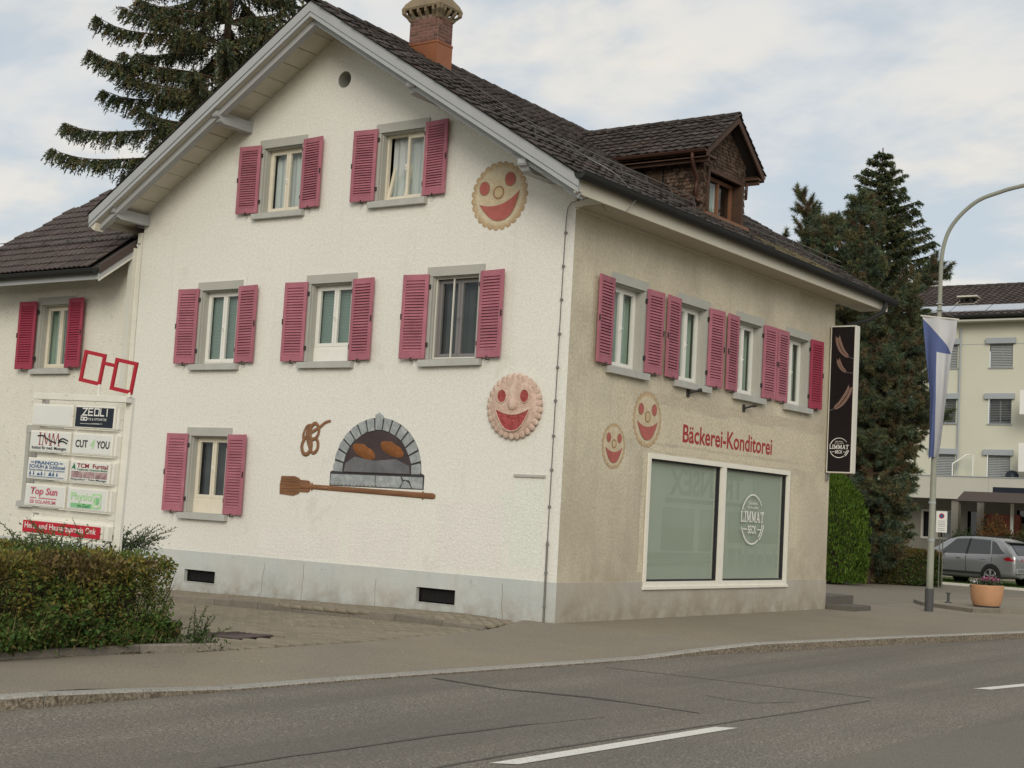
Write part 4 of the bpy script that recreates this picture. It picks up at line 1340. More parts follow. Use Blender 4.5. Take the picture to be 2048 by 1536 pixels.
b.bbox(0.013, 0.60, 10.02, 11.0, -0.3, 0.08, 0.01).bbox(-1.5, -0.02, 10.02, 11.55, -0.3, 0.24, 0.01)
b.build("doorstep", m_step, house)
# ================================================================== ROOFS
def pan_tile(w, L, prof, drop=0.022, lift=0.032):
    """one roof tile: x across, y up the slope, z out of the roof"""
    n = len(prof)
    vs = []
    for (t, h) in prof:
        vs.append((t * w, 0.0, h + lift))
    for (t, h) in prof:
        vs.append((t * w, L, h + 0.004))
    for (t, h) in prof:
        vs.append((t * w, 0.004, h + lift - drop))
    fs = []
    for i in range(n - 1):
        fs.append((i, i + 1, n + i + 1, n + i))
        fs.append((2 * n + i, 2 * n + i + 1, i + 1, i))
    fs.append((0, n, 2 * n))
    fs.append((n - 1, 3 * n - 1, 2 * n - 1))
    b = MB()
    b.add(vs, fs)
    return b
def lay_tiles(parent, origin, frame, nu, nv, du, dv, mesh, mat, nsolo, name="tile", keep=None, solo=None, jit=0.008, fieldname="tile_field"):
    """rows of tiles; the nsolo nearest the camera are objects, the rest one mesh"""
    T = []
    for j in range(nv):
        for i in range(nu):
            u, v = i * du, j * dv
            if keep and not keep(u, v):
                continue
            o, X, Y = frame(u, v)
            Z = X.cross(Y).normalized()
            m = Matrix((X, Y, Z)).transposed().to_4x4()
            m.translation = o
            m = m @ Matrix.Rotation(rnd.uniform(-jit, jit) * 1.5, 4, "Z") @ Matrix.Rotation(rnd.uniform(-jit, jit) * 1.5, 4, "Y") @ Matrix.Translation((0, rnd.uniform(-jit, jit), rnd.uniform(0, jit * 0.8)))
            vis = 1 if (solo is None or solo(u, v)) else 0
            T.append((-vis, (o - camv).length, m))
    T.sort(key=lambda t: (t[0], t[1]))
    for t in T[:nsolo]:
        o = inst(name, mesh, parent)
        o.matrix_basis = t[2]
    if len(T) > nsolo:
        merge_inst(fieldname, mesh, None, [t[2] for t in T[nsolo:]], parent, mat)
PROF = [(0, 0.0), (0.22, 0.002), (0.42, 0.003), (0.58, 0.013), (0.72, 0.018), (0.87, 0.012), (1.0, 0.003)]
# main roof, sheets
b = MB()
NY = 8
vs = []
for i in range(NY + 1):
    y = YF + (YB - YF) * i / NY
    vs += [(EXL, y, EZL), (-5.0, y, zridge(y)), (EXR, y, EZR)]
for i in range(NY):
    a = 3 * i
    b.add([], [])
b.add(vs, [(3 * i, 3 * i + 1, 3 * i + 4, 3 * i + 3) for i in range(NY)] + [(3 * i + 1, 3 * i + 2, 3 * i + 5, 3 * i + 4) for i in range(NY)])
roof = b.build("roof", m_sheet, house)
def fr_right(u, v):
    y = YF - 0.05 + u
    e, r = Vector((EXR + 0.03, y, EZR - 0.02)), Vector((-5.0, y, zridge(y)))
    Y = (r - e).normalized()
    return e + Y * v + Vector((0, 0, 0.012)), Vector((0, 1, -0.012)).normalized(), Y
def fr_left(u, v):
    y = YB + 0.05 - u
    e, r = Vector((EXL - 0.03, y, EZL - 0.02)), Vector((-5.0, y, zridge(y)))
    Y = (r - e).normalized()
    return e + Y * v + Vector((0, 0, 0.012)), Vector((0, -1, 0)), Y
tm = pan_tile(0.222, 0.36, PROF, 0.026, 0.040).mesh("tile", m_tile)
lay_tiles(roof, None, fr_right, 56, 22, 0.221, 0.303, tm, m_tile, 300, jit=0.020)
lay_tiles(roof, None, fr_left, 56, 21, 0.221, 0.303, tm, m_tile, 0, jit=0.010)
def half_tile(r, L, n=8):
    b = MB()
    vs = []
    for (y, rr) in ((0, r), (L, r * 0.86)):
        for k in range(n + 1):
            t = math.pi * k / n
            vs.append((rr * math.cos(t), y, rr * math.sin(t) * 0.85))
    for k in range(n + 1):
        t = math.pi * k / n
        vs.append(((r - 0.02) * math.cos(t), 0.0, (r - 0.02) * math.sin(t) * 0.85))
    fs = [(k, k + n + 1, k + n + 2, k + 1) for k in range(n)] + [(k, k + 1, k + 1 + 2 * (n + 1), k + 2 * (n + 1)) for k in range(n)]
    b.add(vs, fs)
    return b
rm = half_tile(0.125, 0.40).mesh("ridge_tile", m_tile)
y = YF - 0.05
while y < YB:
    inst("ridge_tile", rm, roof, (-5.0 + rnd.uniform(-.006, .006), y, zridge(y) - 0.0 + rnd.uniform(-.006, .006)), (R(-1.2), 0, 0))
    y += 0.355
# verge boards, rafters, soffit planks, purlin ends
def slopepts(side, y, off_a, off_b, x0=None, x1=None):
    xs = (EXR, -5.0) if side > 0 else (EXL, -5.0)
    return [(x, y, zroof(x, y) - off) for x in xs for off in (off_a, off_b)]
def rake_board(name, side, ya, yb, oa, ob, mat, xe=0.0, xr=0.0, scallop=False):
    xs0 = (EXR + xe) if side > 0 else (EXL - xe)
    xr_ = -5.0 + (xr if side > 0 else -xr)
    b = MB()
    pts = []
    n = 1
    vs = []
    yv = YF
    for x in (xs0, xr_):
        za, zb = zroof(x, yv) - oa, zroof(x, yv) - ob
        vs += [(x, ya, za), (x, yb, za), (x, yb, zb), (x, ya, zb)]
    b.add(vs, [(0, 1, 2, 3), (7, 6, 5, 4), (0, 4, 5, 1), (1, 5, 6, 2), (2, 6, 7, 3), (3, 7, 4, 0)])
    return fixnormals(b.build(name, mat, house))
for sd in (1, -1):
    rake_board("barge_board", sd, -0.975, -0.945, -0.005, 0.175, m_fascia, 0.0)
    rake_board("barge_moulding", sd, -0.955, -0.925, 0.155, 0.205, m_fascia, 0.0)
    rake_board("barge_moulding", sd, -0.965, -0.935, 0.20, 0.262, m_fascia, -0.01)
    rake_board("verge_soffit", sd, -0.93, -0.83, 0.225, 0.245, m_fascia2, -0.02)
    rake_board("verge_rafter", sd, -0.83, -0.70, 0.135, 0.37, m_fascia, -0.10 if sd > 0 else -0.05)
    # soffit boards, seams parallel to the ridge
    sf = empty("gable_soffit", (0, 0, 0), 0, house)
    xa = -5.0
    xe = EXR - 0.10 if sd > 0 else EXL + 0.10
    nb = 15
    for i in range(nb):
        x0 = xa + (xe - xa) * i / nb
        x1 = xa + (xe - xa) * (i + 1) / nb - 0.020 * (1 if xe > xa else -1)
        dz = rnd.uniform(0, 0.010)
        b = MB()
        vs = []
        for (x, yv) in ((x0, -0.71), (x1, -0.71), (x1, 0.02), (x0, 0.02)):
            vs.append((x, yv, soffit(x, -0.5) - dz))
        for (x, yv) in ((x0, -0.71), (x1, -0.71), (x1, 0.02), (x0, 0.02)):
            vs.append((x, yv, soffit(x, -0.5) + 0.02))
        b.add(vs, [(0, 1, 2, 3), (7, 6, 5, 4), (0, 4, 5, 1), (1, 5, 6, 2), (2, 6, 7, 3), (3, 7, 4, 0)])
        fixnormals(b.build("plank", m_plank, sf))
for (x, z) in ((-9.92, 6.72), (-7.28, 8.27), (-2.74, 8.24), (-0.44, 6.74)):
    prof = [(0.05, z), (-0.70, z), (-0.78, z + 0.03), (-0.81, z + 0.09), (-0.87, z + 0.10), (-0.89, z + 0.13), (-0.89, z + 0.20), (0.05, z + 0.20)]
    b = MB()
    b.prism(prof, "x", x - 0.075, x + 0.075)
    fixnormals(b.build("purlin_end", m_fascia, house))
# scalloped tail of the right verge board
pts = [(0.64, 6.33)]
for i in range(26):
    x = 0.64 - 0.05 * (i + 1)
    sag = 0.038 * (1 - abs(math.sin(i * math.pi / 7))) if i < 22 else 0
    pts.append((x, zroof(x, -0.7) - 0.335 - 0.03 * (1 - i / 26) + (0.038 - sag) * (1 - i / 26) * 0.9))
pts.append((0.64 - 0.05 * 26, zroof(0.64 - 0.05 * 26, -0.7) - 0.34))
pts.append((0.64, zroof(0.64, -0.7) - 0.24))
b = MB()
b.prism(pts, "y", -0.86, -0.832)
fixnormals(b.build("scalloped_board", m_fascia, house))
# boxed eaves on the street side with fascia and gutter
b = MB()
b.add([(0.0, -0.02, 6.335), (0.575, -0.02, 6.335), (0.575, YB - 0.05, 6.335), (0.0, YB - 0.05, 6.335)], [(0, 1, 2, 3)])
b.build("eaves_soffit", m_soffit, house)
b = MB()
b.box(0.575, 0.605, -0.945, YB, 6.315, 6.56)
b.build("fascia", m_fascia2, house)
b = MB()
b.prism([(0.0, 6.322), (0.10, 6.322), (0.13, 6.335), (0.575, 6.335), (0.575, 6.58), (0.0, 6.95)], "y", -0.03, -0.001)
fixnormals(b.build("eaves_end_board", m_fascia2, house))
MB().box(0.0, 0.05, 0.0, 10.0, 6.30, 6.334).build("eaves_batten", m_fascia2, house)
b = MB()
b.box(EXL, EXL + 0.03, -0.945, YB, 6.62, EZL - 0.02)
b.prism([(EXL - 0.0, 6.58), (EXL + 0.15, 6.49), (EXL + 0.19, 6.62), (EXL + 0.02, 6.80)], "y", -0.94, -0.74)
fixnormals(b.build("fascia", m_fascia2, house))
def gutter(name, p0, p1, r, mat, parent, up=Vector((0, 0, 1))):
    p0, p1 = Vector(p0), Vector(p1)
    d = (p1 - p0).normalized()
    s_ = d.cross(up).normalized()
    b = MB()
    n = 10
    vs = []
    for p in (p0, p1):
        for k in range(n + 1):
            t = math.pi * k / n
            vs.append(p + s_ * r * math.cos(t) - up * r * math.sin(t))
    for p in (p0, p1):
        for k in range(n + 1):
            t = math.pi * k / n
            vs.append(p + s_ * (r - 0.008) * math.cos(t) - up * (r - 0.008) * math.sin(t))
    m = n + 1
    fs = [(k, k + 1, m + k + 1, m + k) for k in range(n)] + [(2 * m + k, 3 * m + k, 3 * m + k + 1, 2 * m + k + 1) for k in range(n)]
    fs += [(k, 2 * m + k, 2 * m + k + 1, k + 1) for k in range(n)]
    fs += [tuple(range(n + 1)), tuple(range(m + n, m - 1, -1))]
    b.add(vs, fs)
    for sg in (-1, 1):
        b.tube([p0 + s_ * r * sg, p1 + s_ * r * sg], 0.010, 6)
    return b.build(name, mat, parent)
gutter("gutter", (0.705, -1.0, 6.605), (0.705, YB + 0.12, 6.555), 0.105, m_gutter, house)
b = MB()
b.tube([(0.70, 10.95, 6.50), (0.70, 10.95, 6.36), (0.66, 10.93, 6.25), (0.45, 10.75, 6.08), (-0.10, 10.25, 5.80), (-0.2, 10.14, 5.70), (-0.22, 10.12, 5.4), (-0.22, 10.12, 0.0)], 0.05, 10)
b.build("downpipe", m_gutter, house, smooth=True)
# snow rails and roof wires
def onroof(x, y, h):
    return (x, y, zroof(x, y) + 0.06 + h)
for (ya, yb) in ((YF + 0.1, 4.55), (6.75, YB - 0.1)):
    for h, dx in ((0.07, 0.0), (0.17, -0.03)):
        MB().tube([onroof(-0.42 + dx, ya, h), onroof(-0.42 + dx, yb, h)], 0.009, 6).build("snow_rail", m_zinc, house)
    y = ya + 0.3
    while y < yb:
        b = MB()
        b.tube([onroof(-0.46, y, 0.18), onroof(-0.40, y, 0.0), onroof(-0.10, y, 0.01)], 0.010, 5)
        b.tube([onroof(-0.45, y, 0.19), onroof(-0.62, y, 0.0)], 0.008, 5)
        b.build("snow_rail_bracket", m_bracket, house)
        y += 0.85
wp = [onroof(-4.12, 1.55, 0.02), onroof(-3.2, 1.2, 0.05), onroof(-2.0, 0.9, 0.06), onroof(-1.0, 0.75, 0.08), onroof(-0.6, 0.6, 0.12), onroof(-0.2, 0.55, 0.10), onroof(0.2, 0.75, 0.10), onroof(0.55, 0.7, 0.0)]
b = MB()
b.tube(spline(wp, 5), 0.008, 5)
b.tube([(0.80, 0.62, 6.62), (0.62, 0.45, 6.30), (0.62, 0.40, 6.28)], 0.007, 5)
b.tube(spline([(0.62, 0.42, 6.30), (0.5, 0.1, 6.26), (0.45, -0.03, 6.40), (0.40, -0.035, 6.47)], 4), 0.006, 5)
b.build("lightning_wire", m_zinc, house)
# moss below the dormer
mossV, mossF = [], []
for i in range(900):
    y = rnd.uniform(6.0, 8.6)
    x = rnd.uniform(0.15, 0.62) - abs(rnd.gauss(0, 0.10))
    s = rnd.uniform(0.015, 0.04)
    z = zroof(x, y) + 0.055
    k = len(mossV)
    for q in range(5):
        t = q * 1.257 + rnd.random()
        mossV.append((x + s * math.cos(t), y + s * math.sin(t), z + rnd.uniform(-.01, .006)))
    mossV.append((x, y, z + s * 0.8))
    for q in range(5):
        mossF.append((k + q, k + (q + 1) % 5, k + 5))
o = nmesh("moss", mossV, mossF, m_tile_moss, roof)
o["kind"] = "stuff"

# ---- chimney: sheet metal base, bricks, concrete hood
X0, X1, Y0, Y1 = -4.86, -4.19, 1.50, 1.92
b = MB()
b.box(X0 + 0.001, X1 - 0.001, Y0 + 0.001, Y1 - 0.001, 9.3, 10.55)
ch = b.build("chimney", m_mortar, house)
b = MB()
b.box(X0 - 0.012, X1 + 0.012, Y0 - 0.012, Y1 + 0.012, 9.35, 10.03).bbox(X0 - 0.022, X1 + 0.022, Y0 - 0.022, Y1 + 0.022, 10.0, 10.05, 0.008)
b.box(X0 - 0.10, X1 + 0.25, Y0 - 0.10, Y1 + 0.12, 9.3, 9.44)
b.build("flashing", m_copper, ch)
bl = MB().bbox(-0.5, 0.5, -0.5, 0.5, -0.5, 0.5, 0.04).mesh("brick", m_brick)
nc = 7
hc = (10.50 - 10.055) / nc
for c in range(nc):
    z = 10.055 + hc * (c + 0.5)
    for axis in (0, 1):
        L = (X1 - X0) if axis == 0 else (Y1 - Y0)
        step = 0.225 if axis == 0 else 0.21
        t = -0.11 * (c % 2)
        while t < L - 0.01:
            a, e = max(t, 0), min(t + step, L)
            if e - a > 0.03:
                mid = (a + e) / 2
                if axis == 0:
                    inst("brick", bl, ch, (X0 + mid, Y0 + 0.03 + rnd.uniform(-.003, .003), z), (0, 0, 0), (e - a - 0.012, 0.07, hc - 0.012))
                else:
                    inst("brick", bl, ch, (X1 - 0.03 + rnd.uniform(-.003, .003), Y0 + mid, z), (0, 0, 0), (0.07, e - a - 0.012, hc - 0.012))
            t += step
b = MB()
CX, CY = (X0 + X1) / 2, (Y0 + Y1) / 2
def rect(hx, hy, z):
    return [(CX - hx, CY - hy, z), (CX + hx, CY - hy, z), (CX + hx, CY + hy, z), (CX - hx, CY + hy, z)]
def loft(b, rings):
    vs = [p for r_ in rings for p in r_]
    n = len(rings[0])
    fs = []
    for i in range(len(rings) - 1):
        for k in range(n):
            fs.append((i * n + k, i * n + (k + 1) % n, (i + 1) * n + (k + 1) % n, (i + 1) * n + k))
    fs.append(tuple((len(rings) - 1) * n + k for k in range(n)))
    fs.append(tuple(range(n - 1, -1, -1)))
    b.add(vs, fs)
HX, HY = (X1 - X0) / 2, (Y1 - Y0) / 2
loft(b, [rect(HX + .105, HY + .105, 10.665), rect(HX + .12, HY + .12, 10.70), rect(HX + .075, HY + .075, 10.80), rect(HX - .02, HY - .02, 10.92), rect(HX - .07, HY - .07, 11.10), rect(HX - .08, HY - .08, 11.35)])
loft(b, [rect(HX - .10, HY - .10, 10.45), rect(HX - .10, HY - .10, 10.70)])
for axis in (0, 1):
    for sgn in (-1, 1):
        n = 6 if axis == 0 else 5
        for i in range(n):
            t = -1 + 2 * i / (n - 1)
            def P(f, z, w):
                if axis == 0:
                    cx = CX + t * (HX * (1 + 0.0) + (f - HY)) 
                    return [(cx - w, CY + sgn * f, z), (cx + w, CY + sgn * f, z), (cx + w, CY + sgn * (f - .07), z), (cx - w, CY + sgn * (f - .07), z)]
                cy = CY + t * (HY + (f - HX))
                return [(CX + sgn * f, cy - w, z), (CX + sgn * f, cy + w, z), (CX + sgn * (f - .07), cy + w, z), (CX + sgn * (f - .07), cy - w, z)]
            base = HY if axis == 0 else HX
            loft(b, [P(base, 10.47, 0.022), P(base + 0.035, 10.53, 0.022), P(base + 0.10, 10.60, 0.022), P(base + 0.110, 10.69, 0.022)])
fixnormals(b.build("hood", m_hood, ch))

# ---- dormer
DY0, DY1, DX = 4.76, 6.42, -0.42
DR, DE = 9.21, 8.33                 # ridge and eaves height
DYM = 5.53
DYE0, DYE1 = 4.36, 6.68
ds = (DR - DE) / (DYM - DYE0)
b = MB()
b.add([(-3.75, DYE0, DE - 0.02), (-0.12, DYE0, DE - 0.02), (-0.12, DYM, DR - 0.02), (-3.75, DYM, DR - 0.02), (-0.12, DYE1, DE - 0.02), (-3.75, DYE1, DE - 0.02)], [(0, 1, 2, 3), (3, 2, 4, 5)])
dorm = b.build("dormer", m_sheet, house)
dt = pan_tile(0.205, 0.20, PROF, 0.022, 0.034).mesh("tile", m_tile)
Vl = Vector((0, DYM - DYE0, DR - DE)).normalized()
Vr = Vector((0, DYM - DYE1, DR - DE)).normalized()
def fdl(u, v):
    return Vector((-3.72 + u, DYE0 - 0.04, DE - 0.03)) + Vl * v, Vector((1, 0, 0)), Vl
def fdr(u, v):
    return Vector((-0.10 - u, DYE1 + 0.04, DE - 0.03)) + Vr * v, Vector((-1, 0, 0)), Vr
def kdl(u, v):
    x = -3.72 + u
    return DE + (DR - DE) * v / (Vector((0, DYM - DYE0, DR - DE)).length) > zroof(x + 0.2, 5) - 0.25
lay_tiles(dorm, None, fdl, 18, 9, 0.202, 0.168, dt, m_tile, 200, keep=kdl, jit=0.014)
lay_tiles(dorm, None, fdr, 18, 9, 0.202, 0.168, dt, m_tile, 0, jit=0.012)
x = -0.10
drm = half_tile(0.095, 0.36).mesh("ridge_tile", m_tile)
while x > -3.8:
    inst("ridge_tile", drm, dorm, (x, DYM + rnd.uniform(-.005, .005), DR - 0.01), (0, R(0), R(90)))
    x -= 0.325
# cheeks and front
b = MB()
def zr_at(x):
    return zroof(x, 5.5)
for yv in (DY0, DY1):
    b.add([(DX, yv, zr_at(DX) - 0.05), (DX, yv, DE + 0.15), (-2.5, yv, DE + 0.15), (-2.5, yv, zr_at(-2.5) - 0.05)], [(0, 1, 2, 3)])
b.add([(DX, DY0, 8.17), (DX, DY1, 8.17), (DX, DY1, DE + 0.28), (DX, DYM, DR - 0.06), (DX, DY0, DE + 0.25)], [(0, 1, 2, 3, 4)])
b.build("cheek_wall", m_dwood, dorm)
def shingles(name, org, U, V_, N_, poly_ok, du, dv, nu, nv, seed, mess=0.0):
    r = random.Random(seed)
    Vv, Ff = [], []
    for j in range(nv):
        for i in range(nu):
            u, v = (i + 0.5 * (j % 2)) * du, j * dv
            if not poly_ok(u + du / 2, v + dv / 2):
                continue
            w = du * r.uniform(0.88, 0.97)
            ms = mess * max(0.0, 1 - abs(u - 1.55) / 0.45) if mess else 0.0
            tw = r.uniform(-.03, .03) + r.uniform(-1, 1) * ms * 0.6
            lift = 0.020 + r.uniform(0, 0.010) + r.random() * ms * 0.05
            c_, s_ = math.cos(tw), math.sin(tw)
            k = len(Vv)
            hh = dv * 1.35
            pts = [(-w / 2, 0, lift), (-w / 4, -0.012, lift), (w / 4, -0.012, lift), (w / 2, 0, lift), (w / 2, hh, 0.003), (-w / 2, hh, 0.003), (-w / 2, 0.002, lift - 0.018), (w / 2, 0.002, lift - 0.018)]
            for (a, e, h_) in pts:
                uu, vv = u + du / 2 + a * c_ - e * s_, v + a * s_ + e * c_
                Vv.append(org + U * uu + V_ * vv + N_ * h_)
            Ff += [(k, k + 1, k + 2), (k, k + 2, k + 3), (k, k + 3, k + 4), (k, k + 4, k + 5), (k, k + 6, k + 7), (k, k + 7, k + 3)]
    o = nmesh(name, [tuple(v) for v in Vv], Ff, m_shingle, dorm)
    o["kind"] = "stuff"
    return o
XB = -2.45
shingles("shingles", Vector((XB, DY0 - 0.002, 7.1)), Vector((1, 0, 0)), Vector((0, 0, 1)), Vector((0, -1, 0)), lambda u, v: XB + u < DX and 7.1 + v > zr_at(XB + u) - 0.05 and 7.1 + v < 8.45, 0.075, 0.068, 28, 20, 3, 1.0)
shingles("shingles", Vector((DX + 0.002, DY0, 8.14)), Vector((0, 1, 0)), Vector((0, 0, 1)), Vector((1, 0, 0)), lambda u, v: 0 <= u <= DY1 - DY0 and 8.14 + v < DR - 0.10 - ds * abs(DY0 + u - DYM), 0.07, 0.066, 24, 15, 4)
for (a, c) in ((DY0 - 0.01, DY0 + 0.12), (DY1 - 0.10, DY1 + 0.01)):
    shingles("shingles", Vector((DX + 0.002, a, 7.15)), Vector((0, 1, 0)), Vector((0, 0, 1)), Vector((1, 0, 0)), lambda u, v, L=c - a: u <= L and v < 1.0, 0.065, 0.066, 2, 15, 5)
    MB().box(DX - 0.05, DX, a, c, 7.1, 8.2).build("corner_post", m_dwood, dorm)
# barge boards of the dormer, gutters, eaves
for sg, ye in ((-1, DYE0), (1, DYE1)):
    b = MB()
    vs = []
    for (yy, zz) in ((ye, DE - 0.02), (DYM, DR - 0.02)):
        vs += [(-0.15, yy, zz), (-0.12, yy, zz), (-0.12, yy, zz - 0.13), (-0.15, yy, zz - 0.13)]
    b.add(vs, [(0, 1, 2, 3), (7, 6, 5, 4), (0, 4, 5, 1), (1, 5, 6, 2), (2, 6, 7, 3), (3, 7, 4, 0)])
    fixnormals(b.build("barge_board", m_dwood, dorm))
    yin = DY0 if sg < 0 else DY1
    b = MB()
    b.box(-2.6, -0.14, min(ye, yin) + 0.03, max(ye, yin) - 0.0, DE - 0.14, DE - 0.10)
    b.box(-2.6, -0.14, ye + (0.03 if sg < 0 else -0.06), ye + (0.06 if sg < 0 else -0.03), DE - 0.16, DE - 0.02)
    b.box(-2.6, -0.16, ye + (0.12 if sg < 0 else -0.17), ye + (0.17 if sg < 0 else -0.12), DE - 0.22, DE - 0.14)
    b.build("eaves_board", m_dwood, dorm)
    gutter("gutter", (-2.35, ye + sg * 0.02, DE - 0.03), (-0.13, ye + sg * 0.02, DE - 0.035), 0.05, m_copper2, dorm)
b = MB()
b.tube([(-0.42, DYE0 - 0.02, DE - 0.06), (-0.42, DYE0 - 0.02, DE - 0.18), (-0.44, DYE0 + 0.08, DE - 0.32), (-0.48, DY0 - 0.09, DE - 0.46), (-0.50, DY0 - 0.09, DE - 0.6), (-0.50, DY0 - 0.09, 7.48)], 0.035, 8)
b.tube([(-0.50, DY0 - 0.09, 7.50), (-0.40, DY0 - 0.12, 7.42)], 0.035, 8)
b.build("downpipe", m_copper2, dorm, smooth=True)
b = MB()
b.tube([(-0.30, DYE1 + 0.0, DE - 0.06), (-0.34, DYE1 - 0.05, DE - 0.14), (-0.40, DY1 + 0.08, DE - 0.20), (-0.40, DY1 + 0.06, DE - 0.5)], 0.03, 8)
b.build("downpipe", m_copper2, dorm, smooth=True)
# window of the dormer
W0, W1 = DY0 + 0.12, DY1 - 0.10
b = MB()
b.box(DX - 0.02, DX + 0.06, W0, W0 + 0.07, 7.30, 8.12).box(DX - 0.02, DX + 0.06, W1 - 0.07, W1, 7.22, 8.12)
b.box(DX - 0.02, DX + 0.05, W0 + 0.07, W1 - 0.07, 8.05, 8.12)
b.box(DX - 0.3, DX - 0.02, W1 - 0.08, W1 - 0.05, 7.3, 8.05)
dw = b.build("window", m_dwood, dorm)
MB().box(DX - 0.05, DX + 0.12, W0 - 0.12, W1 + 0.14, 7.15, 7.26).build("sill", m_bwood, dorm)
b = MB()
sash(b, W0 + 0.18, W1 - 0.1, 7.27, 8.05, 0, 0.05, 0.07)
b.box((W0 + W1) / 2 + 0.02, (W0 + W1) / 2 + 0.09, 0.001, 0.049, 7.3, 8.0)
for v in range(len(b.v)):
    x, y, z = b.v[v]
    b.v[v] = (DX - 0.14 - y, x, z)
fixnormals(b.build("window_frame", m_bwood, dorm))
b = MB()
b.box(DX - 0.20, DX - 0.15, W0 + 0.10, W0 + 0.16, 7.27, 8.05)
b.add([(DX - 0.12, W0 + 0.02, 7.25), (DX - 0.12, W0 + 0.06, 7.25), (DX - 0.12, W0 + 0.16, 8.0), (DX - 0.12, W0 + 0.12, 8.0)], [(0, 1, 2, 3)])
b.build("open_casement", m_cream, dorm)
MB().quad((DX - 0.17, W0 + 0.25, 7.33), (DX - 0.17, W1 - 0.17, 7.33), (DX - 0.17, W1 - 0.17, 7.98), (DX - 0.17, W0 + 0.25, 7.98)).build("window_pane", m_glass, dorm)
for (a, c, mt) in ((W0 + 0.20, W0 + 0.52, m_cream), (W0 + 0.55, W0 + 0.85, m_curtain_g), (W0 + 0.86, W0 + 0.95, m_white)):
    wave_sheet(a, c, 7.3, 8.0, 0, 0.015, 14, 5)
    b = MB()
    n = 12
    vs = []
    for i in range(n + 1):
        yv = a + (c - a) * i / n
        xx = DX - 0.30 + 0.015 * math.sin(i * 1.3)
        vs += [(xx, yv, 7.3), (xx, yv, 8.0)]
    b.add(vs, [(2 * i, 2 * i + 2, 2 * i + 3, 2 * i + 1) for i in range(n)])
    b.build("curtain", mt, dorm)
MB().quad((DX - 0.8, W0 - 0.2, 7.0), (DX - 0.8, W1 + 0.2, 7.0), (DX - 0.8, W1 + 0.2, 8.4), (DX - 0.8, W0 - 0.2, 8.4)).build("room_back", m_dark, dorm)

# ================================================================== ANNEX
annex = empty("annex_house", (-12.5, 0, 0))
tag(annex, "speckled plaster annex with brown wave tiles, left of the bakery gable", "house")
AX = Vector((12.5, 0, 0))
ah = [(-12.555, 4.0, 1.30, "N"), (-12.60, 1.30, 1.38, "L")]
mb = wall_sheet(lambda u, v: (u + 12.5, 0.05, v), [-15.6, -10.0], [-0.5, 6.36], [hole(c, zb, h) for c, zb, h, k in ah], [])
mb.add([(-3.1, 0.05, -0.5), (-3.1, 8, -0.5), (-3.1, 8, 6), (-3.1, 0.05, 6)], [(0, 1, 2, 3)])
mb.build("wall", m_annex, annex)
for (c, zb, h, k) in ah:
    make_window(annex, (c + 12.5, 0.05, zb), 0, h, k)
make_shutter(annex, -12.555 + 12.5 - 0.52, 3.97, -1, 0, 1.40, m_shut2, True, 6)
make_shutter(annex, -12.555 + 12.5 + 0.52, 3.99, 1, 0, 1.40, m_shut2, True, 5)
AY, AZ, ASL = -0.80, 5.80, 0.745
def axl(y):
    return -15.05 + 0.34 * (y + 0.3)
b = MB()
def za(y):
    return AZ + ASL * (y - AY)
yr = 5.0
b.add([(axl(AY) + 12.5, AY, AZ), (-10.2 + 12.5, AY, AZ), (-10.2 + 12.5, -0.02, za(-0.02)), (-10.06 + 12.5, -0.02, za(-0.02)), (-10.06 + 12.5, yr, za(yr)), (axl(yr) + 12.5, yr, za(yr))], [(0, 1, 2, 3, 4, 5)])
aroof = b.build("roof", m_sheet, annex)
WAVE = [(0, 0.022), (0.10, 0.012), (0.22, 0.002), (0.33, 0.010), (0.5, 0.026), (0.60, 0.014), (0.72, 0.002), (0.86, 0.012), (1.0, 0.026)]
at = pan_tile(0.30, 0.37, WAVE, 0.024, 0.034).mesh("tile", m_tile_an)
Va = Vector((0, 1, ASL)).normalized()
def fan(u, v):
    return Vector((axl(AY) + 12.5 + u, AY - 0.05, AZ + 0.0)) + Va * v, Vector((1, 0, 0)), Va
def kan(u, v):
    p = fan(u, v)[0]
    x, y = p.x - 12.5, p.y
    return x > axl(y) - 0.22 and x + 0.3 < (-10.16 if y < 0 else -10.0)
lay_tiles(aroof, None, fan, 18, 20, 0.298, 0.300, at, m_tile_an, 290, keep=kan, jit=0.006)
# gutter, fascia, verge with brown capping, snow guard, downpipe
gutter("gutter", (axl(AY) + 12.5 - 0.1, AY - 0.10, 5.765), (-10.22 + 12.5, AY - 0.10, 5.755), 0.085, m_gutter, annex)
MB().box(axl(AY) + 12.5, -10.2 + 12.5, AY - 0.01, AY + 0.02, 5.575, 5.76).build("fascia", m_fascia, annex)
for (oa, ob, xa, xb, mt, nm) in ((-0.075, 0.11, -0.015, 0.02, m_brownmetal, "verge_capping"), (0.11, 0.21, -0.02, 0.005, m_fascia, "verge_board"), (0.21, 0.25, -0.02, 0.012, m_pipe, "verge_board")):
    b = MB()
    vs = []
    for yv in (AY - 0.02, 0.0):
        vs += [(-10.2 + 12.5 + xa, yv, za(yv) - oa), (-10.2 + 12.5 + xb, yv, za(yv) - oa), (-10.2 + 12.5 + xb, yv, za(yv) - ob), (-10.2 + 12.5 + xa, yv, za(yv) - ob)]
    b.add(vs, [(0, 1, 2, 3), (7, 6, 5, 4), (0, 4, 5, 1), (1, 5, 6, 2), (2, 6, 7, 3), (3, 7, 4, 0)])
    fixnormals(b.build(nm, mt, annex))
for h in (0.10, 0.20):
    yv = 0.02
    MB().tube([(axl(yv) + 12.7, yv, za(yv) + 0.06 + h), (-10.45 + 12.5, yv, za(yv) + 0.06 + h)], 0.010, 5).build("snow_rail", m_zinc, annex)
xx = -14.7
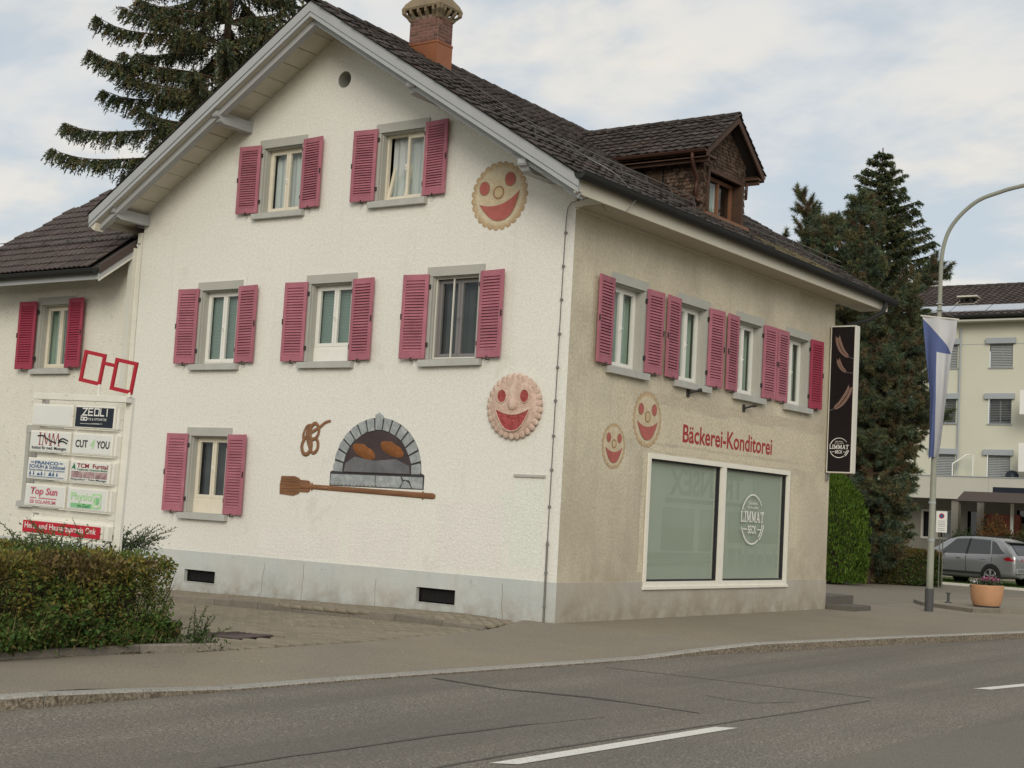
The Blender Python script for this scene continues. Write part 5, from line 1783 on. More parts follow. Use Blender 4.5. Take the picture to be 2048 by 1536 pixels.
while xx < -10.4:
    b = MB()
    yv = 0.02
    b.tube([(xx + 12.5, yv, za(yv) + 0.27), (xx + 12.5, yv - 0.02, za(yv) + 0.03), (xx + 12.5, yv - 0.26, za(yv - 0.26) + 0.06)], 0.010, 5)
    b.tube([(xx + 12.5, yv, za(yv) + 0.2), (xx + 12.62, yv + 0.12, za(yv + 0.12) + 0.05)], 0.008, 5)
    b.build("snow_rail_bracket", m_bracket, annex)
    xx += 0.78
b = MB()
b.box(-10.30 + 12.5, -10.16 + 12.5, -0.07, 0.045, -0.3, 6.30)
b.build("downpipe", m_pipe, annex)
MB().box(-10.155 + 12.5, -10.02 + 12.5, -0.005, 0.045, -0.3, 6.6).build("corner_strip", m_annex, annex)
MB().box(-15.6 + 12.5, -10.02 + 12.5, 0.03, 0.05, -0.5, 0.56).build("plinth", m_plinth, annex)
# ================================================================== THINGS ON THE HOUSE
# relief cookie hung on the gable
pl = empty("cookie_plaque", (-0.925, -0.002, 3.245))
tag(pl, "carved smiling cookie plaque with red mouth, hung on the white gable beside the lightning wire", "plaque")
RX, RY = 0.455, 0.445
n, rg = 64, [(1.0, 0.0), (1.0, 0.05), (0.96, 0.075), (0.90, 0.085), (0.5, 0.095), (0.0, 0.098)]
b = MB()
vs, fs = [], []
for (f, d) in rg:
    for k in range(n):
        t = 2 * math.pi * k / n
        vs.append((RX * f * math.cos(t), -d, RY * f * math.sin(t)))
for i in range(len(rg) - 1):
    for k in range(n):
        k2 = (k + 1) % n
        fs.append((i * n + k, (i + 1) * n + k, (i + 1) * n + k2, i * n + k2))
b.add(vs, fs)
b.build("biscuit", m_relief, pl, smooth=True)
nsc = 29
sb = bmesh.new()
bmesh.ops.create_uvsphere(sb, u_segments=12, v_segments=8, radius=1.0)
sme = bpy.data.meshes.new("scallop")
sb.to_mesh(sme); sb.free()
sme.polygons.foreach_set("use_smooth", [True] * len(sme.polygons))
sme.materials.append(m_relief)
for k in range(nsc):
    t = 2 * math.pi * (k + 0.5) / nsc
    inst("scallop", sme, pl, (RX * 0.97 * math.cos(t), -0.045, RY * 0.97 * math.sin(t)), (0, -t, 0), (0.095, 0.034, 0.064))
for sx in (-1, 1):
    e = ellipse(sx * 0.215, 0.155, 0.088, 0.105, 24)
    o = flat_poly("eye", e, 0.1, m_reliefjam, pl, (0, 0, 0), GROT)
    bb = MB()
    bb.tube([(p[0], -0.1, p[1]) for p in e + e[:1]], 0.010, 6)
    bb.build("eye_rim", m_relief, pl, smooth=True)
inst("nose", sme, pl, (0.0, -0.10, 0.03), (0, 0, 0), (0.088, 0.05, 0.095)).name = "nose"
sm_ = smile(0, -0.03, 0.335, 0.36, 0.10, 22)
flat_poly("mouth", sm_, 0.102, m_reliefjam, pl, (0, 0, 0), GROT)
bb = MB()
bb.tube([(p[0], -0.102, p[1]) for p in sm_ + sm_[:1]], 0.011, 6)
bb.build("mouth_rim", m_relief, pl, smooth=True)

# projecting lightbox sign at the far corner of the street side
sg = empty("projecting_sign", (0.04, 9.72, 2.77))
tag(sg, "tall black projecting bakery lightbox with wheat ears and white round emblem", "sign")
SW_, SH_ = 0.55, 3.04
b = MB()
b.bbox(0, SW_, 0.0, 0.21, 0, SH_, 0.006)
b.build("casing", m_pipe, sg)
MB().box(0.028, SW_ - 0.028, -0.006, 0.01, 0.028, SH_ - 0.028).build("sign_face", m_signblack, sg)
bakery_logo(sg, (SW_ / 2 - 0.005, -0.009, 0.515), GROT, 0.40, m_print, (1, 0, 0))
def wheat(pts, size, w):
    segs = []
    P = spline([(x, z, 0) for x, z in pts], 5)
    k = len(P)
    for i in range(0, k - 1):
        a = P[i]
        d = (P[min(i + 1, k - 1)] - P[max(i - 1, 0)]).normalized()
        nn = Vector((-d.y, d.x, 0))
        ww = w * (0.6 + 0.5 * math.sin(math.pi * (i + 1) / (k + 1)))
        for s_ in (-1, 1):
            a2 = a + nn * s_ * ww * 0.35
            e = a2 + d * size + nn * s_ * ww * 0.75
            segs.append((a2.x, a2.y, e.x, e.y, ww * 0.85))
            e2 = e + d * size * 0.7 + nn * s_ * ww * 0.25
            segs.append((e.x, e.y, e2.x, e2.y, ww * 0.16))
    return segs
def zpx(u, v):      # fraction of the face: u across, v down
    return (u * SW_, SH_ * (1 - v))
W1_ = [zpx(0.72, 0.215), zpx(0.50, 0.175), zpx(0.36, 0.125), zpx(0.31, 0.09)]
W2_ = [zpx(0.66, 0.318), zpx(0.50, 0.292), zpx(0.40, 0.262), zpx(0.36, 0.24)]
W3_ = [zpx(0.26, 0.565), zpx(0.50, 0.53), zpx(0.72, 0.475), zpx(0.83, 0.43)]
bars("wheat_ear", wheat(W1_, 0.05, 0.042), m_wheat, sg, (0, -0.009, 0), GROT)
bars("wheat_ear", wheat(W2_, 0.04, 0.030), m_wheat, sg, (0, -0.009, 0), GROT)
bars("wheat_ear", wheat(W3_, 0.055, 0.046), m_wheat, sg, (0, -0.009, 0), GROT)
bars("wheat_stalk", [(*zpx(0.72, 0.215), *zpx(0.95, 0.228), 0.008), (*zpx(0.68, 0.320), *zpx(0.95, 0.326), 0.007), (*zpx(0.26, 0.565), *zpx(0.06, 0.58), 0.008)], m_greyfr, sg, (0, -0.009, 0), GROT)
for z in (0.25, 0.42, 2.45, 2.62):
    MB().tube([(-0.04, 0.1, z), (0.01, 0.1, z)], 0.022, 8).build("bracket", m_iron, sg)
MB().box(-0.10, 0.0, 0.06, 0.15, -0.16, 0.0).build("junction_box", m_greyfr, sg)

# ================================================================== BUSINESS SIGN STAND
PX0, PY0 = -0.7015, -7.8072
st = empty("business_sign", (PX0, PY0, -0.1), R(5))
st.rotation_euler = (0, R(1.2), R(5))
tag(st, "weathered white stand of company name panels topped by red spectacle frames", "sign")
ZB = 0.1
def stbox(name, mat, x0, x1, y0, y1, z0, z1, bev=0.004):
    return MB().bbox(x0, x1, y0, y1, z0 + ZB, z1 + ZB, bev).build(name, mat, st)
stbox("post", m_signfr, -0.055, 0.040, 0.0, 0.05, -0.1, 2.64)
stbox("post", m_signfr, -1.42, -1.36, 0.02, 0.09, -0.1, 2.64)
stbox("top_beam", m_signfr, -1.425, 0.045, -0.10, 0.0, 2.575, 2.645)
for z in (2.235, 1.935, 1.625, 1.31, 1.23):
    stbox("cross_rail", m_signfr, -1.36, -0.055, -0.02, 0.02, z - 0.04, z + 0.018, 0.002)
ROWS = [(2.265, 2.52), (1.965, 2.213), (1.655, 1.90), (1.345, 1.60)]
CO = [(-1.405, -0.75), (-0.715, -0.093)]
FY = -0.118
def spanel(x0, x1, z0, z1, face=None):
    o = MB().bbox(x0, x1, -0.11, 0.0, z0 + ZB, z1 + ZB, 0.006).build("panel_box", m_signfr, st)
    MB().box(x0 + 0.018, x1 - 0.018, -0.115, -0.10, z0 + 0.018 + ZB, z1 - 0.018 + ZB).build("panel_face", face or m_panel, o)
    return o
def T(par, body, mat, x, z, w=None, h=None, lvl=0.0, **k):
    text("lettering", body, mat, par, (x, FY - lvl, z + ZB), GROT, w=w, h=h, **k)
def rectp(par, name, mat, x0, x1, z0, z1, lvl=0.0):
    MB().quad((x0, FY + 0.001 - lvl, z0 + ZB), (x1, FY + 0.001 - lvl, z0 + ZB), (x1, FY + 0.001 - lvl, z1 + ZB), (x0, FY + 0.001 - lvl, z1 + ZB)).build(name, mat, par)
P = {}
for r_ in range(4):
    for c in range(2):
        P[r_, c] = spanel(CO[c][0], CO[c][1], ROWS[r_][0], ROWS[r_][1], m_navy if (r_, c) == (0, 1) else None)
x0, x1 = CO[1]; z0, z1 = ROWS[0]
q = P[0, 1]
# square lettering of the optician panel from bars
def barword(par, word, x, z, w, h, th, mat):
    G = {"Z": [(0, 1, 1, 1), (1, 1, 0, 0), (0, 0, 1, 0)], "E": [(0, 0, 0, 1), (0, 1, .9, 1), (0, .5, .8, .5), (0, 0, .9, 0)], "O": [(0, 0, 0, 1), (0, 1, 1, 1), (1, 1, 1, 0), (1, 0, 0, 0)],
         "L": [(0, 1, 0, 0), (0, 0, .72, 0)], "I": [(.12, 0, .12, 1)], "b": [(0, 0, 0, 1.35), (0, .85, 1, .85), (1, .85, 1, 0), (1, 0, 0, 0)], "o": [(0, 0, 0, .85), (0, .85, 1, .85), (1, .85, 1, 0), (1, 0, 0, 0)]}
    cw = w / (len(word) * 1.35 - 0.35)
    segs = []
    for i, ch_ in enumerate(word):
        for (a, e, c, d) in G[ch_]:
            dx, dz = c - a, d - e
            ex = th / 2
            L = math.hypot(dx * cw, dz * h) or 1
            ux, uz = dx * cw / L * ex, dz * h / L * ex
            segs.append((i * cw * 1.35 + a * cw - ux, e * h - uz, i * cw * 1.35 + c * cw + ux, d * h + uz, th))
    bars("lettering", segs, mat, par, (x, FY, z + ZB), GROT)
barword(q, "ZEOLI", x0 + 0.13, z1 - 0.105, 0.44, 0.075, 0.014, m_print)
barword(q, "bo", x0 + 0.11, z1 - 0.162, 0.09, 0.036, 0.011, m_print)
T(q, "PTIK & OPTOMETRIE", m_print, x0 + 0.21, z1 - 0.162, w=0.30, h=0.026)
rectp(q, "rule", m_print, x0 + 0.10, x0 + 0.40, z1 - 0.203, z1 - 0.199)
T(q, "optometrie", m_print, x0 + 0.28, z1 - 0.206, w=0.17, h=0.016, lvl=0.001)
x0, x1 = CO[0]; z0, z1 = ROWS[1]
q = P[1, 0]
segs = []
xx, zz, hh = x0 + 0.17, z0 + 0.085, 0.14
for ox, sc in ((0.0, 0.0),):
    segs += [(xx, zz, xx, zz + hh, .014), (xx - .02, zz, xx + .02, zz, .006), (xx - .02, zz + hh, xx + .02, zz + hh, .006)]
for ox in (0.045, 0.185):
    a = xx + ox
    segs += [(a, zz, a + .025, zz + hh, .008), (a + .025, zz + hh, a + .065, zz + .01, .014), (a + .065, zz + .01, a + .105, zz + hh, .008), (a + .105, zz + hh, a + .13, zz, .014), (a - .02, zz, a + .02, zz, .006), (a + .11, zz, a + .15, zz, .006)]
bars("lettering", segs, m_dred, q, (0, FY, ZB), GROT)
sw1 = []
P1 = spline([(xx - 0.04, zz + .10, 0), (xx + .05, zz + .105, 0), (xx + .15, zz + .06, 0), (xx + .27, zz + 0.03, 0)], 5)
P2 = spline([(xx + .30, zz + .03, 0), (xx + .36, zz + .055, 0), (xx + .45, zz + .03, 0)], 5)
P3 = spline([(xx + .30, zz + .05, 0), (xx + .37, zz + .085, 0), (xx + .46, zz + .06, 0)], 5)
for PP in (P1, P2, P3):
    for a, c in zip(PP[:-1], PP[1:]):
        sw1.append((a.x, a.y, c.x, c.y, 0.016))
bars("swoosh", sw1, m_black, q, (0, FY - 0.003, ZB), GROT)
T(q, "Institut für med. Massagen", m_black, x0 + 0.05, z0 + 0.025, w=0.56, h=0.048, bold=0.015)
x0, x1 = CO[1]
q = P[1, 1]
T(q, "CUT", m_black, x0 + 0.06, z0 + 0.085, w=0.19, h=0.085, bold=0.02)
T(q, "4", m_lgreen, x0 + 0.285, z0 + 0.075, w=0.075, h=0.105, shear=0.2)
T(q, "YOU", m_black, x0 + 0.39, z0 + 0.085, w=0.20, h=0.085, bold=0.02)
x0, x1 = CO[0]; z0, z1 = ROWS[2]
q = P[2, 0]
T(q, "FRANCO", m_blue, x0 + 0.13, z1 - 0.072, w=0.38, h=0.038, bold=0.03)
rectp(q, "rule", m_blue, x0 + 0.06, x0 + 0.115, z1 - 0.058, z1 - 0.045)
rectp(q, "rule", m_blue, x0 + 0.525, x0 + 0.58, z1 - 0.058, z1 - 0.045)
T(q, "SCHUH & Schlüssel", m_blue, x0 + 0.04, z1 - 0.118, w=0.58, h=0.042, bold=0.02)
T(q, "Stempel Schilder Gravuren Drucksachen", m_blue, x0 + 0.04, z1 - 0.152, w=0.58, h=0.026, bold=0.012)
for i, (w_, h_) in enumerate([(.035, .045), (.025, .05), (.06, .03), (.035, .045), (.012, .05), (.06, .045), (.035, .05), (.03, .045)]):
    xx = x0 + 0.045 + i * 0.063
    flat_poly("pictogram", [(xx, z0 + .048 + ZB), (xx + w_, z0 + .048 + ZB), (xx + w_ * .8, z0 + .048 + h_ * .5 + ZB), (xx + w_ * .55, z0 + .048 + h_ + ZB), (xx + w_ * .2, z0 + .048 + h_ * .7 + ZB)], -FY, m_blue, q, (0, 0, 0), GROT)
rectp(q, "rule", m_blue, x0 + 0.04, x0 + 0.61, z0 + 0.028, z0 + 0.036)
x0, x1 = CO[1]
q = P[2, 1]
T(q, "TCM  Furttal", m_dred, x0 + 0.12, z1 - 0.078, w=0.48, h=0.05, bold=0.02)
T(q, "Traditionelle Chinesische Medizin", m_dgreen, x0 + 0.12, z1 - 0.108, w=0.48, h=0.024, bold=0.015)
flat_poly("pictogram", [(x0 + .03, z1 - .10 + ZB), (x0 + .06, z1 - .085 + ZB), (x0 + .10, z1 - .105 + ZB), (x0 + .085, z1 - .06 + ZB), (x0 + .075, z1 - .025 + ZB), (x0 + .055, z1 - .06 + ZB)], -FY, m_dgreen, q, (0, 0, 0), GROT)
for i in range(3):
    rectp(q, "picture", m_photo, x0 + 0.035 + i * 0.19, x0 + 0.215 + i * 0.19, z0 + 0.055, z0 + 0.128)
T(q, "Akupunktur • Tuina-Massage", m_black, x0 + 0.03, z0 + 0.022, w=0.56, h=0.028, bold=0.015)
x0, x1 = CO[0]; z0, z1 = ROWS[3]
q = P[3, 0]
T(q, "Top Sun", m_pink, x0 + 0.10, z0 + 0.115, w=0.44, h=0.105, bold=0.03, shear=0.15)
rectp(q, "rule", m_pink, x0 + 0.10, x0 + 0.20, z0 + 0.092, z0 + 0.104)
rectp(q, "rule", m_pink, x0 + 0.24, x0 + 0.53, z0 + 0.092, z0 + 0.104)
T(q, "SB SOLARIUM", m_pink, x0 + 0.10, z0 + 0.036, w=0.42, h=0.042, bold=0.012)
x0, x1 = CO[1]
q = P[3, 1]
T(q, "Physio", m_lgreen, x0 + 0.07, z0 + 0.088, w=0.33, h=0.115, bold=0.012)
rectp(q, "band", m_green, x0 + 0.07, x0 + 0.40, z0 + 0.03, z0 + 0.082)
T(q, "im Dorf", m_dgreen, x0 + 0.19, z0 + 0.036, w=0.19, h=0.04, lvl=0.003)
rectp(q, "band", m_lgreen, x0 + 0.40, x0 + 0.545, z0 + 0.03, z0 + 0.20)
bars("ring", [(a_, c_, e_, f_, .022) for a_, c_, e_, f_, g_ in arc_segs(x0 + 0.475, z0 + 0.115, 0.06, 40, 380, 1, 1, 20)], m_panel, q, (0, FY - 0.002, ZB), GROT)
flat_poly("leaf_mark", ellipse(x0 + 0.49, z0 + 0.12 + ZB, 0.03, 0.038, 14), -FY + 0.003, m_green, q, (0, 0, 0), GROT)
q = spanel(-1.40, -0.125, 1.03, 1.20, m_red)
T(q, "Herz- und Hausarztpraxis Onk", m_print, -1.345, 1.075, w=1.14, h=0.088, bold=0.008)
for (z0, z1) in ROWS + [(1.03, 1.20)]:
    stbox("side_plate", m_signfr, -0.090 if z0 > 1.1 else -0.12, -0.058, -0.08, -0.01, z0 + 0.005, z1 - 0.012, 0.003)
# spectacle frames on top
gl = MB()
def frame4(b, cx, cz, w, h, t, a):
    m = Matrix.Translation((cx, 0, cz + ZB)) @ Matrix.Rotation(a, 4, "Y")
    b.box(-w / 2, w / 2, -0.012, 0.012, h / 2 - t, h / 2, mat=m).box(-w / 2, w / 2, -0.012, 0.012, -h / 2, -h / 2 + t, mat=m)
    b.box(-w / 2, -w / 2 + t, -0.011, 0.011, -h / 2 + t, h / 2 - t, mat=m).box(w / 2 - t, w / 2, -0.011, 0.011, -h / 2 + t, h / 2 - t, mat=m)
GA = R(8.2)
go = empty("spectacle_frames", (0, -0.045, 0), 0, st)
for (cx, cz) in ((-0.575, 2.957), (-0.075, 2.873)):
    b = MB()
    frame4(b, cx, cz, 0.345, 0.365, 0.042, GA)
    b.build("spectacle_rim", m_glassesred, go)
b = MB()
b.box(-0.085, 0.085, -0.010, 0.010, -0.02, 0.02, mat=Matrix.Translation((-0.315, 0, 3.00 + ZB)) @ Matrix.Rotation(GA, 4, "Y"))
b.build("spectacle_bridge", m_glassesred, go)
for x, zt in ((-0.44, 2.77), (0.045, 2.69)):
    stbox("support_rod", m_signfr, x - 0.015, x + 0.015, -0.06, -0.035, 2.64, zt, 0.002)

# ================================================================== STREET LAMP AND BANNER
LX, LY = 1.24, 12.66
lp = empty("street_lamp", (LX, LY, -0.06))
tag(lp, "grey green curved street lamp post with dark foot, in front of the parking lot", "street lamp")
b = MB()
b.tube([(0, 0, 0), (0.005, 0, 1.0), (0.02, 0, 4.0), (0.04, 0, 7.1)] + [tuple(p) for p in spline([(0.04, 0, 7.1), (0.07, 0, 7.9), (0.27, 0, 8.46), (0.75, 0, 8.92), (1.29, 0, 9.11), (1.79, 0, 9.21), (3.2, 0, 9.42)], 6)[1:]],
       [0.075, 0.073, 0.058, 0.046] + [0.044] * 36, 14)
b.build("pole", m_pole, lp, smooth=True)
MB().lathe([(0.094, 0), (0.093, 0.52), (0.078, 0.525)], 16).build("pole_foot", m_polebase, lp, smooth=False)
b = MB()
b.bbox(3.15, 3.85, -0.12, 0.12, 9.36, 9.48, 0.03)
b.build("luminaire", m_greyfr, lp)
for z in (1.55, 2.35):
    MB().lathe([(0.080, 0), (0.0805, 0.05)], 14, (0.004, 0, z), cap=False).build("sticker", m_aptgrey, lp)
for z in (6.58, 6.72):
    MB().tube([(0.06 * math.cos(t) + 0.035, 0.06 * math.sin(t), z) for t in np.linspace(0, 6.28, 13)], 0.018, 6).build("clamp", m_chrome, lp)
bn = empty("banner_flag", (LX + 0.1, LY - 0.16, 6.33))
tag(bn, "long blue and white cloth banner hanging folded from the street lamp", "flag")
MB().tube([(-0.42, 0, 0.06), (0.43, 0, -0.055)], 0.018, 8).build("crossbar", m_pipe, bn)
b = MB()
for x, z in ((-0.40, 0.055), (0.40, -0.05)):
    b.tube([(x, 0, z), (-0.05, 0.10, 0.20)], 0.006, 5)
b.build("cord", m_zinc, bn)
vs, fs, mi = [], [], []
NU, NT, NBt = 26, 26, 60
rows = [0.02 + 0.235 * i / NT for i in range(NT + 1)]
rows = [0.0] + rows + [0.255 + 0.745 * (i + 1) / NBt for i in range(NBt)]
for v in rows:
    xl = np.interp(v, [0, 0.25, 0.6, 1.0], [-0.385, -0.31, -0.20, -0.17])
    xr = np.interp(v, [0, 0.12, 0.25, 0.6, 0.9, 1.0], [0.395, 0.38, 0.30, 0.22, 0.15, 0.10])
    for i in range(NU + 1):
        u = i / NU
        amp = 0.015 + 0.09 * min(1, v * 1.6)
        y = amp * math.sin(u * 9.5 + 0.6 + v * 1.5) + 0.04 * v * math.sin(u * 19 + v * 4)
        z = 0.055 - 0.105 * u - v * 2.98 - (0.22 * max(0, (v - 0.85) / 0.15) * abs(u - 0.75))
        vs.append((xl + (xr - xl) * u, y, z))
m = NU + 1
for j in range(len(rows) - 1):
    for i in range(NU):
        a, c, d, e = j * m + i, j * m + i + 1, (j + 1) * m + i + 1, (j + 1) * m + i
        if j == 0:
            fs.append((a, c, d, e)); mi.append(1)
        elif j <= NT:
            k = j - 1
            if k == i:
                fs.append((a, d, e)); mi.append(0)
                fs.append((a, c, d)); mi.append(1)
            else:
                fs.append((a, c, d, e)); mi.append(0 if k > i else 1)
        else:
            fs.append((a, c, d, e)); mi.append(0 if i < 12 else 1)
b = MB()
b.v, b.f, b.m = vs, fs, mi
b.build("cloth", [m_flagblue, m_flagwhite], bn, smooth=True)

# ================================================================== PLANTER, STUMP, SIGN
pp = empty("flower_planter", (1.66, 15.24, 0.055))
tag(pp, "round terracotta planter standing on the traffic island", "planter")
b = MB()
b.lathe([(0.27, 0.0), (0.29, 0.02), (0.335, 0.14), (0.365, 0.32), (0.372, 0.47), (0.372, 0.50), (0.335, 0.50), (0.325, 0.42), (0.0, 0.42)], 32, cap=False)
b.build("pot", m_terra, pp, smooth=True)
MB().lathe([(0.272, 0), (0.292, 0.018), (0.298, 0.035), (0.27, 0.035)], 32, cap=False).build("pot_foot", m_polebase, pp)
bs = MB()
bs.lathe([(0.09, 0), (0.085, 0.02), (0.035, 0.03), (0.03, 0.20), (0.055, 0.205), (0.055, 0.24), (0.02, 0.245)], 10)
o = bs.build("post_stump", m_polebase, None, (0.62, 15.7, 0.054))
tag(o, "short iron post stump near the edge of the traffic island", "post")
ns = empty("parking_sign", (-3.62, 27.3, -0.03), R(8))
tag(ns, "narrow white no parking notice on a thin post by the parked car", "sign")
for x in (-0.05, 0.05):
    MB().tube([(x, 0.02, 0), (x, 0.02, 1.95)], 0.018, 6).build("post", m_zinc, ns)
MB().bbox(-0.17, 0.17, -0.012, 0.008, 1.75, 2.42, 0.003).build("plate", m_print, ns)
flat_poly("symbol", ellipse(0, 2.27, 0.085, 0.085, 20), 0.015, m_signred, ns, (0, 0, 0), GROT)
flat_poly("symbol", ellipse(0, 2.27, 0.055, 0.055, 20), 0.017, m_blue, ns, (0, 0, 0), GROT)
b = MB()
for z in (2.10, 2.04, 1.99, 1.94, 1.86, 1.81):
    b.quad((-0.11, -0.0145, z), (0.11, -0.0145, z), (0.11, -0.0145, z + 0.018), (-0.11, -0.0145, z + 0.018))
b.build("print", m_aptgrey, ns)

# ================================================================== PARKED CAR
car = empty("parked_car", (-3.15, 32.75, -0.01), R(90 + 70))
tag(car, "silver grey hatchback SUV parked on the lawn behind the planter", "car")
XS = [-0.93, -0.90, -0.80, -0.66, -0.50, -0.2, 0.2, 0.7, 1.2, 1.6, 2.0, 2.3, 2.6, 3.0, 3.35, 3.55, 3.66]
ZT = [0.98, 1.05, 1.15, 1.29, 1.43, 1.57, 1.655, 1.675, 1.675, 1.655, 1.58, 1.40, 1.19, 1.12, 1.03, 0.92, 0.70]
ZBt = [0.42, 0.36, 0.33, 0.31, 0.30, 0.28, 0.26, 0.24, 0.24, 0.24, 0.24, 0.24, 0.24, 0.25, 0.27, 0.30, 0.40]
HWd = [0.80, 0.86, 0.90, 0.92, 0.93, 0.935, 0.935, 0.93, 0.93, 0.93, 0.93, 0.925, 0.92, 0.90, 0.86, 0.80, 0.66]
def C(arr, x):
    return float(np.interp(x, XS, arr))
def belt(x):
    return min(1.06 - 0.03 * (x - 0.5), C(ZT, x) - 0.02)
def rw(x):       # half width of the roof
    h = C(ZT, x)
    return C(HWd, x) - 0.04 - 0.42 * max(0, h - belt(x))
def section(x):
    w, zb, zt, bl_ = C(HWd, x), C(ZBt, x), C(ZT, x), belt(x)
    r_ = rw(x)
    return [(0, zb), (w * 0.86, zb), (w * 0.97, zb + 0.07), (w * 0.985, zb + 0.20), (w, 0.66 * (bl_ - zb) + zb), (w * 0.99, bl_ - 0.05), (w - 0.03, bl_), (r_ + 0.02, zt - 0.07 if zt - bl_ > 0.1 else bl_ + (zt - bl_) * 0.5), (r_ - 0.08, zt - 0.012), (r_ * 0.5, zt), (0, zt + 0.004)]
xs_ = sorted(set(XS + [-0.35, 0.45, 0.95, 1.4, 1.8, 2.15, 2.45, 2.8, 3.2]))
b = MB()
vs, fs = [], []
for x in xs_:
    h = section(x)
    vs += [(x, p[0], p[1]) for p in h] + [(x, -p[0], p[1]) for p in h[-2:0:-1]]
m = 2 * len(section(0)) - 2
for i in range(len(xs_) - 1):
    for k in range(m):
        fs.append((i * m + k, i * m + (k + 1) % m, (i + 1) * m + (k + 1) % m, (i + 1) * m + k))
fs.append(tuple(range(m - 1, -1, -1)))
fs.append(tuple((len(xs_) - 1) * m + k for k in range(m)))
b.add(vs, fs)
fixnormals(b.build("body", m_carpaint, car, smooth=True))
def sidept(x, t, sgn, off=0.008):
    bl_, zt, r_ = belt(x), C(ZT, x), rw(x)
    y0_, z0_ = C(HWd, x) - 0.03, bl_
    y1_, z1_ = r_ + 0.02, zt - 0.07
    return (x, sgn * (y0_ + (y1_ - y0_) * t + off), z0_ + (z1_ - z0_) * t)
def sidepatch(name, outline, mat):
    for sgn in (1, -1):
        b = MB()
        k = len(outline)
        cx = sum(p[0] for p in outline) / k; ct = sum(p[1] for p in outline) / k
        pts = []
        for i in range(k):
            a, c = outline[i], outline[(i + 1) % k]
            for q_ in range(4):
                pts.append((a[0] + (c[0] - a[0]) * q_ / 4, a[1] + (c[1] - a[1]) * q_ / 4))
        b.add([sidept(p[0], p[1], sgn) for p in pts] + [sidept(cx, ct, sgn)], [(i, (i + 1) % len(pts), len(pts)) for i in range(len(pts))])
        b.build(name, mat, car)
sidepatch("side_window", [(1.08, 0.05), (2.28, 0.08), (1.66, 0.97), (1.08, 0.97)], m_carglass)
sidepatch("side_window", [(0.05, 0.05), (1.0, 0.05), (1.0, 0.97), (0.20, 0.97)], m_carglass)
sidepatch("side_window", [(-0.52, 0.20), (-0.30, 0.08), (0.0, 0.05), (0.14, 0.97), (-0.05, 0.93)], m_carglass)
sidepatch("pillar_trim", [(0.985, 0.03), (1.095, 0.03), (1.095, 0.99), (0.985, 0.99)], m_black)
b = MB()
for (xa, xb, n_) in ((-0.84, -0.42, 6),):
    vs = []
    for i in range(n_ + 1):
        x = xa + (xb - xa) * i / n_
        zt = C(ZT, x)
        for yv in (-0.62 + 0.02 * i, 0.62 - 0.02 * i):
            vs.append((x - 0.012, yv, zt + 0.012))
    b.add(vs, [(2 * i, 2 * i + 1, 2 * i + 3, 2 * i + 2) for i in range(n_)])
b.build("rear_window", m_carglass, car)
b = MB()
vs = []
for i in range(7):
    x = 2.58 + (1.80 - 2.58) * i / 6
    for yv in (-0.66 + 0.02 * i, 0.66 - 0.02 * i):
        vs.append((x + 0.01, yv, C(ZT, x) + 0.012))
b.add(vs, [(2 * i, 2 * i + 1, 2 * i + 3, 2 * i + 2) for i in range(6)])
b.build("windscreen", m_carglass, car)
MB().box(-0.50, -0.24, -0.56, 0.56, 1.52, 1.56).build("spoiler", m_carpaint, car)
for sgn in (1, -1):
    b = MB()
    o3 = [(-0.70, 1.035), (-0.50, 0.985), (-0.60, 0.90), (-0.86, 0.90)]
    b.add([(x, sgn * (C(HWd, x) + 0.012), z) for x, z in o3], [(0, 1, 2, 3)])
    b.add([(-0.915, sgn * 0.84, 0.90), (-0.895, sgn * 0.84, 1.02), (-0.925, sgn * 0.46, 1.0), (-0.945, sgn * 0.46, 0.91)], [(0, 1, 2, 3)])
    b.add([(-0.86, sgn * (C(HWd, -.86) + 0.012), 0.90), (-0.70, sgn * (C(HWd, -.7) + 0.012), 1.035), (-0.895, sgn * 0.84, 1.02), (-0.915, sgn * 0.84, 0.90)], [(0, 1, 2, 3)])
    b.build("tail_lamp", m_tail, car)
    MB().tube([(-0.3, sgn * 0.60, 1.66), (0.2, sgn * 0.61, 1.70), (1.3, sgn * 0.61, 1.715), (1.7, sgn * 0.60, 1.675)], 0.016, 6).build("roof_rail", m_black, car)
    for x in (0.22, 1.25):
        MB().bbox(x, x + 0.20, sgn * 0.935 - 0.015, sgn * 0.935 + 0.02, 0.90, 0.935, 0.008).build("door_handle", m_carpaint, car)
    MB().box(0.40, 2.30, sgn * 0.925 - 0.012, sgn * 0.925 + 0.012, 0.40, 0.47).build("door_trim", m_black, car)
    for x in (1.05, -0.02, 2.18):
        MB().box(x - 0.005, x + 0.005, sgn * 0.928 - 0.012, sgn * 0.928 + 0.008, 0.48, 1.0).build("door_gap", m_black, car)
    MB().bbox(2.05, 2.25, sgn * 0.93 if sgn > 0 else -1.13, 1.13 if sgn > 0 else -0.93, 1.02, 1.18, 0.03).build("wing_mirror", m_carpaint, car)
